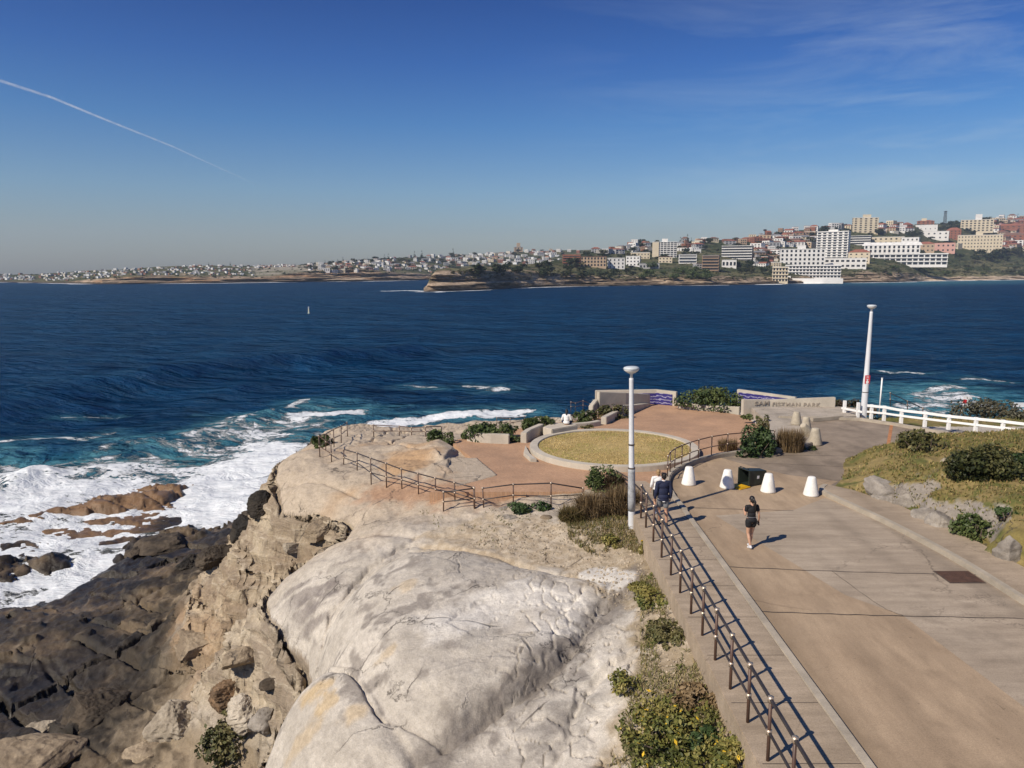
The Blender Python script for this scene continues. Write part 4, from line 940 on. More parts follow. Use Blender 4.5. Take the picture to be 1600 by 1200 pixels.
L0 = Vector(w0) + (Vector(w1) - Vector(w0)) * .40; L1 = Vector(w1) + (Vector(w2) - Vector(w1)) * .02; L2 = Vector(w1) + (Vector(w2) - Vector(w1)) * .78
letters('SAM', tuple(L0), tuple(Vector(w1) - (Vector(w1) - Vector(w0)) * .05), z0 - .28, .34, .175, nw)
letters('FISZMAN PARK', tuple(L1), tuple(L2), z1_ - .27, .34, .175, nw)

# timber log edging on the far road
a, b_ = P(1268, 659, ROAD_Z), P(1316, 655, ROAD_Z)
d = b_ - a
o = MB().box((0, 0, .11), (d.length, .22, .22)).build('wheel_stop', M['kerbstone'], bevel=.02, loc=(a + b_) / 2); o.rotation_euler = (0, 0, math.atan2(d.y, d.x))
tag(o, 'long grey timber wheel stop lying on the far concrete below the name wall', 'wheel stop')

# ------------------------------------------------------------------ bollards
def bollard_mesh(r0, r1, h, n=28):
    return MB().lathe([(r0 * .93, 0), (r0, .03), (r0, .06), (r1 + .03, h - .05), (r1 + .012, h - .015), (r1 - .02, h)], n).mesh('bollard', True)
bm_w = bollard_mesh(.29, .125, .74)
for i, (px, py, lab) in enumerate([(1076, 757, 'white tapered concrete bollard nearest the curved railing'), (1136, 762, 'white tapered concrete bollard left of the toppled bin lid'),
        (1200, 768.5, 'white tapered concrete bollard partly hiding the toppled wheelie bin'), (1267, 774, 'white tapered concrete bollard by the tip of the grassy mound')]):
    p = P(px, py, ROAD_Z + .004)
    tag(link('bollard', bm_w, M['bollard_white'], None, p), lab, 'bollard', 'white concrete bollards across the road')
M['bollard_grey'] = mat('bollard_grey', (.38, .33, .25), .85, .25, 3, 30, .3)
bm_g = bollard_mesh(.36, .17, .86)
for px, py, zz, lab, sc in [(1244, 663, RZ + .05, 'weathered grey bollard furthest back, alone on the apron', .85), (1259, 671, RZ + .05, 'stone coloured bollard standing just behind the toppled bollard', .8),
                            (1273, 695, RZ, 'stone coloured bollard nearest the camera at the apron kerb', .98)]:
    o = tag(link('bollard', bm_g, M['bollard_grey'], None, P(px, py, zz)), lab, 'bollard', 'old stone bollards by the apron'); o.scale = (sc,) * 3
o = tag(link('bollard', bm_g, M['bollard_grey'], None, P(1264, 674, RZ + .28)), 'stone bollard leaning over between two upright ones', 'bollard', 'old stone bollards by the apron'); o.scale = (.85,) * 3
o.rotation_euler = (R(18), R(-38), 0); o.location.z = RZ + .12

# ------------------------------------------------------------------ toppled wheelie bin
def wheelie_bin():
    p = P(1166, 762, ROAD_Z); rz = R(24)
    g = thing('wheelie_bin', 'dark green wheelie bin lying on its side with yellow lid flopped open', 'wheelie bin', (p.x - .02, p.y + .32, ROAD_Z + .006), rz)
    # the bin lies along +X, its mouth towards -X; its own height axis becomes X
    def ring_(x, hy, hz, z0=.0): return [(x, -hy, z0), (x, hy, z0), (x, hy, z0 + 2 * hz), (x, -hy, z0 + 2 * hz)]
    Hh = .98; outr = [ring_(0, .30, .33), ring_(.12, .285, .315, .012), ring_(Hh, .215, .245, .07)]
    inn = [ring_(0, .275, .305, .025), ring_(Hh - .04, .20, .225, .09)]
    b = MB(); b.v = [v for r_ in outr for v in r_]
    for i in range(2):
        for k in range(4): b.f.append((i * 4 + k, i * 4 + (k + 1) % 4, i * 4 + 4 + (k + 1) % 4, i * 4 + 4 + k))
    b.f.append((8, 9, 10, 11)); n = 12
    b.v += [v for r_ in inn for v in r_]
    for k in range(4): b.f.append((n + k, n + (k + 1) % 4, n + 4 + (k + 1) % 4, n + 4 + k)); b.f.append((k, (k + 1) % 4, n + (k + 1) % 4, n + k))
    b.f.append((n + 7, n + 6, n + 5, n + 4))
    b.build('body', M['bin_green'], g, bevel=.012)
    rim = MB()
    for y0, z0, sy, sz in ((0, .012, .66, .03), (0, .655, .66, .03), (-.315, .33, .03, .62), (.315, .33, .03, .62)): rim.box((.02, y0, z0 + .004), (.07, sy, sz))
    rim.build('rim', M['bin_green'], g)
    for s_ in (-1, 1):
        wh = MB().lathe([(.02, -.03), (.1, -.028), (.105, 0), (.1, .028), (.02, .03)], 18)
        wo = wh.build('wheel', M['rubber'], g, True); wo.rotation_euler = (R(90), 0, 0); wo.location = (Hh - .08, s_ * .27, .115)
    MB().tube([(.04, -.22, .70), (-.02, -.22, .735), (-.02, .22, .735), (.04, .22, .70)], .016).build('handle', M['bin_green'], g, True)
    lid = MB().box((-.34, -.10, .03), (.62, .60, .035)).box((-.34, -.10, .055), (.5, .48, .03)); lo = lid.build('lid', M['yellow'], g, bevel=.012); lo.rotation_euler = (0, R(-1.5), R(9))
    st = MB().box((.5, -.262, .34), (.12, .004, .12)); so_ = st.build('sticker', M['white_paint'], g); so_.rotation_euler = (0, 0, R(4.2)); so_.location = (0, -.03, 0)
wheelie_bin()

# ------------------------------------------------------------------ lamp posts
def lamp(name, base, h, label, lean=0.0, sign=False, r0=.125, r1=.075):
    g = thing(name, label, 'lamp post', base); g.rotation_euler = (0, lean, 0)
    pole = MB().lathe([(r0, -.4), (r0, 0), (r0 * .98, .3), (r0 * .9, h * .35), (r0 * .80, h * .36), (r1, h - .32), (r1, h - .26)], 20); pole.build('pole', M['lamp_white'], g, True)
    MB().lathe([(r1 * .6, h - .26), (r1 * .6, h - .12), (r1 * .95, h - .11), (r1 * .95, h - .08)], 16).build('neck', M['lamp_white'], g, True)
    MB().lathe([(.06, h - .09), (.12, h - .08), (.2, h - .03), (.25, h + .02), (.255, h + .045)], 28).build('lamp_bowl', M['white_paint'], g, True)
    MB().lathe([(.262, h + .045), (.272, h + .07), (.25, h + .115), (.18, h + .14), (.06, h + .15)], 28).build('lamp_cap', M['lamp_cap'], g, True)
    return g
M['lamp_cap'] = mat('lamp_cap', (.50, .54, .55), .4, .06, 3, 20)
b1 = P(987, 826, 11.1); b1.z = gz(b1.x, b1.y)
h1 = (5.9 if False else (CAM_Z + ray(983, 579)[2] * (b1.y / ray(983, 579)[1])) - b1.z)
g = lamp('lamp_post', b1, h1, 'tall white lamp post with worn grey patch beside the footpath railing', R(-1.4))
MB().lathe([(.128, .62), (.130, 1.0), (.123, 2.0), (.119, 2.12)], 20).build('worn_band', M['worn_grey'], g, True)
for z_, r_ in ((2.12, .122), (2.95, .106)): MB().lathe([(r_, z_), (r_ + .004, z_ + .02), (r_, z_ + .05)], 20).build('seam', M['joint'], g, True)
b2 = P(1349, 651, ROAD_Z - .05)
h2 = (CAM_Z + ray(1360, 480)[2] * (b2.y / ray(1360, 480)[1])) - b2.z
g = lamp('lamp_post', b2, h2, 'tall white lamp post with red sign where the white fences meet', R(.6), r0=.19, r1=.09)
MB().box((0, -.158, 2.25), (.30, .015, .5)).build('sign', M['red_sign'], g, bevel=.004)
mk = MB().lathe([(.05, 0), (.05, .004)], 14).mesh('pictogram')
for z_, w_, h_ in ((2.40, .14, .05), (2.28, .2, .02), (2.1, .16, .11)):
    MB().box((0, -.168, z_), (w_, .006, h_)).build('sign_mark', M['white_paint'], g)
MB().lathe([(.178, 1.45), (.182, 1.47), (.178, 1.5)], 20).build('seam', M['joint'], g, True)

# ------------------------------------------------------------------ railings
def railing(name, label, tops, bases, rail_m, post_m, r=.024, mid=.5, group=None, cap_ends=True):
    """posts from bases to tops; a top and a middle rail through them"""
    g = thing(name, label, 'railing', (0, 0, 0), 0, group)
    for t_, b_ in zip(tops, bases):
        t_, b_ = Vector(t_), Vector(b_)
        MB().tube([(b_.x, b_.y, b_.z - .12), t_], r, 8).build('post', post_m, g, True)
        m_ = b_ + (t_ - b_) * mid
        for q_, w_ in ((t_, 1.7), (m_, 1.6)):
            MB().tube([q_ - Vector((0, 0, r * 1.4)), q_ + Vector((0, 0, r * 1.5))], r * w_, 8).build('fitting', M['bolt'], g, True)
    tp = [tuple(q) for q in tops]; md = [tuple(Vector(b_) + (Vector(t_) - Vector(b_)) * mid) for t_, b_ in zip(tops, bases)]
    MB().tube(tp, r * 1.05, 8).build('rail', rail_m, g, True); MB().tube(md, r * .85, 8).build('rail', rail_m, g, True)
    return g
# footpath railing: straight along the drop
ys = [25.6, 24.6, 23.25, 21.9, 20.55, 19.35, 18.1, 16.95, 15.8, 14.62, 13.45, 12.3, 11.15, 10.0, 8.85]
px_ = 4.42
railing('footpath_railing', 'long brown pipe railing along the edge of the raised footpath', [(px_, y, RZ + 1.27) for y in ys], [(px_, y, RZ + .12) for y in ys], M['rail_dark'], M['rail_brown'], .032, .47)
# curved railing on the low wall by the plaza
cur = [wall_curve[i] for i in (14, 17, 20, 23, 26, 29, 33, 37, 42, 46)]
railing('curved_railing', 'curved brown railing on the low wall between road and brick plaza', [(x - .06, y + .05, RZ + 1.05) for x, y in cur], [(x - .06, y + .05, RZ + .15) for x, y in cur], M['rail_brown'], M['rail_brown'], .024, .48)
def photo_rail(name, label, posts, zb, rail_m, r=.024, mid=.45, group=None):
    tops, bases = [], []
    for (x0, yt, x1, yb), z in zip(posts, zb):
        b_ = hit(x1, yb) if z is None else P(x1, yb, z)
        t_ = D(x0, yt, b_.y / ray(x0, yt)[1]); tops.append(t_); bases.append(b_)
    return railing(name, label, tops, bases, rail_m, M['rail_brown'], r, mid, group)
grp = 'pipe railings around the rock platform'
photo_rail('plaza_railing', 'brown railing between the brick plaza and the bare rock', [(754, 763, 756, 793), (802, 757, 802, 786), (861, 755, 861, 790), (911, 763, 911, 780)], [None] * 4, M['rail_dark'], .026, .42, grp)
photo_rail('rock_railing', 'long brown railing climbing the tan rock from the plaza corner to the point', [(740, 762, 741, 794), (710, 754, 711, 783), (680, 747, 681, 779), (653, 740, 654, 772), (627, 733, 628, 764), (603, 724, 604, 762), (579, 716, 580, 757), (558, 708, 558, 735), (537, 702, 537, 726)], [None] * 9, M['rail_dark'], .026, .45, grp)
photo_rail('rock_railing', 'short returning railing panel at the near corner of the rock railing', [(693, 769, 693, 799), (741, 763, 742, 795)], [None] * 2, M['rail_dark'], .026, .5, grp)
photo_rail('point_railing', 'railing running from the rock point up to the rearmost corner post', [(517, 695, 518, 722), (498, 681, 500, 714), (509, 678, 509, 704), (521, 671, 522, 699), (533, 666, 533, 692), (542, 660, 543, 682)], [None] * 6, M['rail_brown'], .026, .5, grp)
photo_rail('ledge_railing', 'thin railing along the back ledge between point and hedge', [(583, 664, 584, 683), (624, 666, 624, 681), (643, 668, 643, 680), (665, 667, 665, 682), (690, 666, 690, 681)], [None] * 5, M['rail_brown'], .026, .5, grp)
photo_rail('ledge_railing', 'thin railing on the far ledge behind the planter hedges', [(776, 653, 776, 666), (797, 654, 797, 668), (820, 651, 820, 663)], [None] * 3, M['rail_brown'], .022, .5, grp)
photo_rail('lookout_railing', 'pale lookout railing at the water edge left of the plain park wall', [(892, 628, 892, 642), (899, 630, 899, 641), (911, 626, 911, 640), (922, 631, 922, 640)], [9.9] * 4, M['rail_brown'], .022, .5, grp)
photo_rail('stair_railing', 'brown railing beside the weedy bed near the seated person', [(891, 648, 891, 661), (906, 650, 906, 663), (919, 649, 919, 662), (934, 644, 934, 661)], [10.9] * 4, M['rail_brown'], .022, .5, grp)
photo_rail('stair_railing', 'dark handrail at the shrub where the footpath steps drop to the plaza', [(965, 737, 965, 752), (984, 748, 984, 770), (1003, 768, 1003, 815)], [10.95, 10.95, None], M['rail_dark'], .026, .5, grp)
photo_rail('beach_railing', 'dark sloping handrail on the water side of the white fence', [(1391, 614, 1391, 634), (1418, 627, 1418, 640), (1442, 638, 1442, 652)], [10.4, 10.5, 10.8], M['rail_dark'], .03, .5)

# ------------------------------------------------------------------ white timber fences
def white_fence(label, posts, two):
    g = thing('timber_fence', label, 'fence', (0, 0, 0))
    tp, lo = [], []
    for px, yt, yb in posts:
        b_ = P(px, yb, ROAD_Z - .05 if px < 1700 else ROAD_Z); b_.z = ROAD_Z - .05
        ht = CAM_Z + ray(px, yt)[2] * (b_.y / ray(px, yt)[1]) - b_.z
        po = MB().box((0, 0, ht / 2 - .1), (.17, .17, ht + .2)); po.build('post', M['white_paint'], g, bevel=.012, loc=b_)
        tp.append((b_.x, b_.y - .1, b_.z + ht - (.08 if two else .12))); lo.append((b_.x, b_.y - .1, b_.z + ht * .42))
    def rail(pts, h_):
        pts = [Vector(p) for p in pts]; d0 = (pts[1] - pts[0]).normalized(); d1 = (pts[-1] - pts[-2]).normalized()
        pts[0] -= d0 * .3; pts[-1] += d1 * .3
        mb = MB().ribbon([(p.x, p.y) for p in pts], .06, [p.z - h_ / 2 for p in pts], [p.z + h_ / 2 for p in pts]); mb.build('rail', M['white_paint'], g, bevel=.008)
    if two: rail(tp, .15)
    rail(lo, .12)
white_fence('short stub of white timber fence beside the far lamp post', [(1319, 626, 647), (1340, 629, 652)], False)
white_fence('long white two-rail timber fence along the far kerb', [(1361, 632, 652), (1381, 634, 654), (1408, 639, 657), (1445, 643, 662), (1482, 648, 666), (1524, 652, 672), (1566, 656, 677), (1608, 661, 683), (1650, 667, 691), (1700, 675, 701)], True)
# slim pole and warning sign by the water
p = P(1374, 640, 11.2)
hp = CAM_Z + ray(1375, 591)[2] * (p.y / ray(1375, 591)[1]) - p.z
g = thing('slim_pole', 'slim white pole behind the near end of the long white fence', 'pole', p)
MB().tube([(0, 0, -.4), (0.04, 0, hp)], .045, 10).build('shaft', M['white_paint'], g, True); MB().lathe([(.06, hp - .02), (.055, hp + .03)], 10, (.04, 0, 0)).build('cap', M['white_paint'], g, True)
p = P(1503, 641, 11.0)
g = thing('warning_sign', 'small leaning red and white warning sign above the shrubs by the water', 'sign', p); g.rotation_euler = (0, R(12), 0)
MB().tube([(0, 0, -.4), (0, 0, .72)], .03, 8).build('post', M['lamp_white'], g, True)
MB().box((.02, -.045, .62), (.36, .02, .34)).build('sign_panel', M['white_paint'], g); MB().box((-.02, -.06, .60), (.24, .008, .26)).build('sign_mark', M['red_sign'], g)
MB().box((.1, -.045, .88), (.56, .02, .15)).build('sign_board', M['white_paint'], g)
# corner of a white beach shelter bench rail at the right edge
p = P(1592, 650, 10.9)
g = thing('bench', 'pale bench backing onto the shrubs at the end of the white fence', 'bench', p, R(-4))
MB().box((.5, 0, .42), (1.8, .4, .06)).build('seat', M['lamp_white'], g, bevel=.01); MB().box((.5, .22, .68), (1.8, .05, .3)).build('backrest', M['lamp_white'], g, bevel=.01)
for s_ in (-.3, 1.3): MB().box((s_, 0, .1), (.07, .36, .6)).build('leg', M['lamp_white'], g)
# channel marker buoy
p = P(482.5, 490, 0)
g = thing('buoy', 'small pale channel marker buoy alone on the open water', 'buoy', p)
MB().lathe([(.25, -.5), (.5, -.2), (.5, .5), (.3, .7), (.28, 2.4), (.1, 2.6)], 14).build('float', mat('buoy_yellow', (.5, .48, .36), .5, .1), g, True); MB().lathe([(.34, 2.6), (.34, 3.1), (.05, 3.4)], 10).build('topmark', M['worn_grey'], g)
# ================================================================== LOOSE ROCKS
SANDSTONE = bpy.data.materials['sandstone']
_ico = {}
def ico(sub):
    if sub not in _ico:
        b = bmesh.new(); bmesh.ops.create_icosphere(b, subdivisions=sub, radius=1.0)
        b.verts.ensure_lookup_table()
        _ico[sub] = (np.array([v.co[:] for v in b.verts]), np.array([[v.index for v in f.verts] for f in b.faces])); b.free()
    return _ico[sub]
PAL = {'pale': ((.40, .345, .265), (.29, .245, .185)), 'tan': ((.34, .27, .185), (.22, .17, .115)), 'brown': ((.25, .16, .09), (.15, .10, .06)),
       'dark': ((.05, .04, .03), (.09, .07, .05)), 'black': ((.022, .02, .018), (.045, .038, .03)), 'grey': ((.33, .295, .25), (.22, .195, .165)), 'white': ((.52, .46, .37), (.36, .31, .24))}
def boulder(name, label, loc, size, rz, seed, pal, cuts=9, strata=.05, tilt=(0, 0), group=None, sub=5):
    V, F = ico(sub + 1 if max(size) > 1.4 else sub); V = V.copy(); g = np.random.default_rng(seed)
    for _ in range(cuts):
        n = g.normal(size=3); n /= np.linalg.norm(n); d = g.uniform(.48, .84)
        s = V @ n; o = np.clip(s - d, 0, None); V -= np.outer(o * .92, n)
    V[:, 2] = np.where(V[:, 2] < -.5, -.5, V[:, 2])
    sx, sy, sz = size
    W = V * np.array([sx, sy, sz]) / 2
    f = 1.6 / max(size)
    nrm = V / (np.linalg.norm(V, axis=1, keepdims=True) + 1e-9)
    d = (fbm(W[:, 0] * f * 1.6 + seed, W[:, 1] * f * 1.6, W[:, 2] * f * 1.6, o=5, s=seed) - .5) * .17 * min(size)
    d += (1 - 2 * np.abs(fbm(W[:, 0] * f * 5, W[:, 1] * f * 5, W[:, 2] * f * 9, o=5, s=seed + 5) - .5) - .7) * .10 * min(size)
    d += strata * np.sign(np.sin(W[:, 2] * 2 * np.pi / .23 + 3 * fbm(W[:, 0] * f, W[:, 1] * f, o=3, s=seed + 3))) * min(1, min(size)) * .14 * (np.abs(nrm[:, 2]) < .8)
    W += nrm * d[:, None]
    W[:, 2] -= W[:, 2].min() + .30 * sz
    mixv = sst(.38, .64, fbm(W[:, 0] * 1.4 + 9, W[:, 1] * 1.4, W[:, 2] * 3, o=4, s=seed + 9))[:, None]
    c = np.array(PAL[pal][0]) * (1 - mixv) + np.array(PAL[pal][1]) * mixv
    me = np_mesh(name, W, F, c, False)
    me.polygons.foreach_set('use_smooth', np.ones(len(F), bool))
    o = link(name, me, SANDSTONE, None, loc); o.rotation_euler = (R(tilt[0]), R(tilt[1]), rz)
    return tag(o, label, 'boulder', group)
gsh = 'loose rocks below the cliff'
for i, (px, py, w_, h_, dp, pal, lab, rz, tl) in enumerate([
    (275, 1128, 120, 88, .9, 'pale', 'big blocky layered boulder below the cliff, left of the leafy shrub', .3, (0, 0)),
    (352, 1085, 66, 62, 1, 'brown', 'rounded rusty brown boulder wedged above the white shard', .9, (0, 0)),
    (385, 1112, 78, 58, .8, 'white', 'pale shard of rock leaning against the grey cliff foot', -.6, (8, -20)),
    (66, 1140, 76, 40, .9, 'pale', 'flat pale wedge of rock between two dark clefts', .2, (0, 4)),
    (52, 1185, 180, 60, .9, 'tan', 'broad tan ledge block in the bottom corner of the rock shelf', -.2, (0, 3)),
    (412, 1120, 44, 46, 1, 'grey', 'upright grey block at the very foot of the big cliff', .5, (0, 10)),
    (427, 1062, 52, 24, .8, 'dark', 'flat dark stone lodged under the overhang of the big cliff', .1, (0, -8)),
    (312, 1000, 96, 44, .9, 'tan', 'long tan slab lying below the banded cliff', .4, (4, 6)),
    (372, 1022, 70, 36, .9, 'tan', 'squat tan boulder close under the banded cliff', 1.1, (0, -6)),
    (235, 1168, 80, 34, .9, 'tan', 'low tan stone beside the leafy shrub at the bottom', .1, (0, 0)),
    (150, 1110, 110, 60, .9, 'dark', 'smooth dark brown slab between the clefts of the shelf', .5, (0, 4)),
    (330, 1155, 50, 26, .9, 'pale', 'small pale stone lying against the leafy shrub', .7, (0, 0)),
    (300, 880, 50, 34, .9, 'black', 'wet black boulder at the edge of the foam channel', .2, (0, 0)),
    (338, 868, 66, 44, .9, 'dark', 'dark brown boulder beside the wet black one under the cliff', .9, (0, 0)),
    (382, 826, 62, 66, .9, 'black', 'tall black boulder at the foot of the rock point', .3, (0, 8)),
    (408, 790, 46, 46, .9, 'black', 'black craggy rock right under the overhanging point', .8, (0, 0)),
    (216, 862, 40, 24, 1, 'dark', 'small dark rock awash at the corner of the shelf', .2, (0, 0)),
    (262, 852, 110, 34, .8, 'dark', 'long weedy dark rock standing above the white water', .15, (0, 0)),
    (498, 824, 80, 30, .6, 'tan', 'slab with shaded underside leaning in the gully by the rock point', .55, (0, -16)),
    (455, 852, 40, 22, .8, 'pale', 'small pale block in the gully below the leaning slab', .3, (0, 0))]):
    p = hit(px, py); k = p.y / ray(px, py)[1]; wm = w_ / FPX * k
    boulder('boulder', lab, (p.x, p.y, p.z - .1), (wm, wm * dp, h_ / FPX * k * 1.15), rz, 100 + i, pal, 14, .06, tl, gsh)
for i, (px, py, w_, h_, dp, pal, lab, rz, tl) in enumerate([
    (1398, 772, 86, 34, .6, 'grey', 'long striped grey outcrop low on the near end of the grassy mound', -.7, (10, 24)),
    (1392, 786, 60, 36, .7, 'grey', 'grey rock face under the striped outcrop of the mound', -.9, (0, 10)),
    (1418, 792, 50, 50, .6, 'grey', 'steep grey rock face in the middle of the mound edge', -.9, (0, 12)),
    (1452, 812, 60, 50, .6, 'grey', 'mottled grey rock half covered by the mound grass', -.8, (0, 8)),
    (1482, 828, 66, 58, .7, 'grey', 'broad pinkish grey outcrop beside the green shrub on the mound', -.8, (0, 8)),
    (1592, 872, 56, 74, 1, 'grey', 'large smooth grey boulder at the right end of the mound', .2, (0, 0)),
    (1556, 886, 50, 34, .8, 'white', 'whitish broken rock beside the verge path', .5, (0, 0)),
    (1536, 868, 30, 18, .8, 'grey', 'little grey stone below the green shrub on the mound', .5, (0, 0)),
    (1484, 720, 26, 17, .8, 'pale', 'small round stone peeping out beside the dark mound bush', .5, (0, 0)),
    (792, 815, 62, 18, .7, 'grey', 'flat grey rock in the weeds below the plaza railing', .3, (0, 0)),
    (852, 812, 34, 16, .8, 'tan', 'rounded tan stone among grasses below the plaza railing', .9, (0, 0)),
    (788, 797, 40, 14, .8, 'grey', 'grey stone under the middle of the plaza railing', .5, (0, 0))]):
    p = hit(px, py); k = p.y / ray(px, py)[1]; wm = w_ / FPX * k
    boulder('rock', lab, (p.x, p.y + wm * dp * .3, p.z - .12), (wm, wm * dp, h_ / FPX * k * 1.25), rz, 200 + i, pal, 13, .05, tl, 'rocks in the grass', 4)

# ================================================================== PLANTS
def leaf_cloud(g, n, lobes, size, cols, inner=.55, aspect=.5, up=.35):
    lb = np.array(lobes, float); wt = lb[:, 3] * lb[:, 4] + lb[:, 4] * lb[:, 5] + lb[:, 3] * lb[:, 5]; wt /= wt.sum()
    i = g.choice(len(lb), n, p=wt); L = lb[i]
    d = g.normal(size=(n, 3)); d /= np.linalg.norm(d, axis=1, keepdims=True)
    rr = np.where(g.random(n) < .72, g.uniform(.82, 1.04, n), g.uniform(inner, .85, n))
    c = L[:, :3] + d * L[:, 3:6] * rr[:, None]
    bumpy = fbm(c[:, 0] * 2.2, c[:, 1] * 2.2, c[:, 2] * 2.2, o=3, s=7) - .5
    c += d * bumpy[:, None] * .35 * np.minimum(L[:, 3:6].min(1), .8)[:, None]
    keep = (c[:, 2] > -.03) & (fbm(c[:, 0] * 3.3, c[:, 1] * 3.3, c[:, 2] * 3.3, o=2, s=17) > .39)
    c, d = c[keep], d[keep]; n = len(c)
    nr = d * .6 + g.normal(size=(n, 3)) * .55; nr[:, 2] += up; nr /= np.linalg.norm(nr, axis=1, keepdims=True)
    a = np.cross(nr, g.normal(size=(n, 3))); a /= np.linalg.norm(a, axis=1, keepdims=True); b = np.cross(nr, a)
    s = size * g.uniform(.6, 1.35, n)[:, None]
    V = np.stack([c - a * s, c + b * s * aspect, c + a * s, c - b * s * aspect], 1).reshape(-1, 3)
    F = np.arange(4 * n).reshape(n, 4)
    cols = np.array(cols, float); w_ = np.clip(fbm(c[:, 0] * 1.5, c[:, 1] * 1.5, c[:, 2] * 1.5, o=2, s=27) * 1.6 - .3 + g.normal(0, .22, n), 0, .999) * (len(cols) - 1)
    lo = np.floor(w_).astype(int); fr = (w_ - lo)[:, None]; col = cols[lo] * (1 - fr) + cols[np.minimum(lo + 1, len(cols) - 1)] * fr
    col *= g.uniform(.75, 1.25, (n, 1))
    return V, F, np.repeat(col, 4, 0)
def blades(g, base, h, w_, lean, cols):
    n = len(base); az = g.uniform(0, 6.283, n); ln = np.abs(g.normal(0, lean, n)); hh = h * g.uniform(.55, 1.2, n) * np.ones(n)
    d = np.stack([np.cos(az), np.sin(az), np.zeros(n)], 1); s = np.stack([-np.sin(az), np.cos(az), np.zeros(n)], 1)
    ww = (w_ * g.uniform(.6, 1.3, n))[:, None]
    p0 = base; p1 = base + d * (hh * ln * .35)[:, None]; p1[:, 2] += hh * .6; p2 = base + d * (hh * ln)[:, None]; p2[:, 2] += hh * np.clip(1 - ln * .35, .3, 1)
    V = np.stack([p0 - s * ww, p0 + s * ww, p1 + s * ww * .8, p1 - s * ww * .8, p2 + s * ww * .12, p2 - s * ww * .12], 1).reshape(-1, 3)
    i = np.arange(n)[:, None] * 6
    F = np.concatenate([i + np.array([[0, 1, 2, 3]]), i + np.array([[3, 2, 4, 5]])], 0)
    cols = np.array(cols, float); c = cols[g.integers(0, len(cols), n)] * g.uniform(.7, 1.3, (n, 1))
    return V, F, np.repeat(c, 6, 0)
G_DARK = [(.012, .022, .008), (.022, .042, .012), (.040, .068, .020), (.065, .095, .035)]
G_MID = [(.022, .036, .010), (.045, .068, .018), (.075, .098, .030), (.11, .13, .045)]
G_OLIVE = [(.035, .040, .014), (.065, .068, .022), (.10, .095, .035), (.14, .12, .05)]
G_GREY = [(.05, .05, .03), (.085, .08, .05), (.12, .105, .065)]
G_BROWN = [(.07, .045, .02), (.13, .085, .04), (.19, .13, .065), (.24, .17, .09)]
G_LIME = [(.04, .05, .012), (.095, .105, .025), (.165, .16, .042), (.24, .20, .06)]
SEED = [500]
def bush(name, label, loc, lobes, n, size, pal, cat='bush', stems=6, group=None, aspect=.5, flowers=0):
    SEED[0] += 1; g = np.random.default_rng(SEED[0])
    o = thing(name, label, cat, loc, 0, group)
    V, F, c = leaf_cloud(g, n, lobes, size, pal, aspect=aspect)
    if flowers:
        k = g.random(len(F)) < flowers; k4 = np.repeat(k, 4) & (V[:, 2] > np.median(V[:, 2])); c[k4] = (.62, .40, .03)
    link('foliage', np_mesh('foliage', V, F, c), M['leaf'], o)
    if stems:
        mb = MB(); 
        for i in range(stems):
            l = lobes[i % len(lobes)]; t_ = Vector((l[0] + g.normal() * l[3] * .35, l[1] + g.normal() * l[4] * .35, l[2] + l[5] * .4))
            b0 = Vector((l[0] * .5 + g.normal() * .08, l[1] * .5 + g.normal() * .08, -.12)); m_ = (b0 + t_) / 2 + Vector((g.normal() * .08, g.normal() * .08, 0))
            MB().tube([b0, m_, t_], [.035, .025, .01], 6).build('branch', M['trunk'], o, True)
    return o
def lob(g, w_, d_, h_, n):                 # lobes filling a low mound w x d x h
    out = []
    for i in range(n):
        x = g.uniform(-.5, .5) * w_ * .68; y = g.uniform(-.5, .5) * d_ * .68; e = 1 - .55 * ((x / w_ * 2) ** 2 + (y / d_ * 2) ** 2) / 2
        r = g.uniform(.6, 1.1); out.append((x, y, h_ * .42 * e, w_ * .24 * r, d_ * .26 * r, h_ * .50 * e * r))
    for i in range(n):
        a = g.uniform(0, 6.283); rr = g.uniform(.34, .56); r = g.uniform(.05, .11); out.append((math.cos(a) * w_ * rr, math.sin(a) * d_ * rr, h_ * g.uniform(.05, .75) * (1.15 - rr), w_ * r, d_ * r * 1.2, h_ * g.uniform(.12, .3)))
    return out
def px_bush(name, label, px, py, wpx, hpx, z, dratio, n, size, pal, nl=8, cat='bush', **kw):
    p = hit(px, py) if z is None else P(px, py, z); k = p.y / ray(px, py)[1]
    w_, h_ = wpx / FPX * k, hpx / FPX * k * 1.08; g = np.random.default_rng(int(px * 7 + py))
    d_ = w_ * dratio
    return bush(name, label, (p.x, p.y + d_ * .35, p.z - .03), lob(g, w_, d_, h_, nl), n, size, pal, cat, **kw)
px_bush('bush', 'dense dark green rounded bush at the end of the curved railing', 1187, 722, 66, 58, 11.3, .9, 5200, .085, G_DARK, 10)
px_bush('hedge', 'dense green rounded hedge behind the long low planter wall', 1117, 641, 100, 36, 11.1, .55, 5600, .10, G_MID, 12, 'hedge')
px_bush('bush', 'small dark bush in the planter nearest the raised rock slab', 690, 696, 48, 25, 10.9, .8, 1800, .09, G_MID, 6)
px_bush('hedge', 'leafy green hedge spilling over the planter wall', 776, 690, 92, 30, 11.0, .55, 5200, .10, G_MID, 10, 'hedge')
px_bush('hedge', 'leafy green hedge just left of the seated person', 843, 677, 64, 27, 11.0, .6, 3400, .10, G_MID, 8, 'hedge')
px_bush('bush', 'dark green shrub right of the seated person', 916, 664, 44, 26, 10.9, .8, 1900, .085, G_MID, 6)
px_bush('bush', 'weedy reddish green shrub in front of the plain park wall', 958, 655, 58, 24, 11.0, .5, 2300, .08, G_OLIVE, 7)
px_bush('bush', 'tiny low shrub on the ring path of the round lawn', 921, 672, 28, 9, 11.0, .6, 700, .07, G_OLIVE, 4, stems=0)
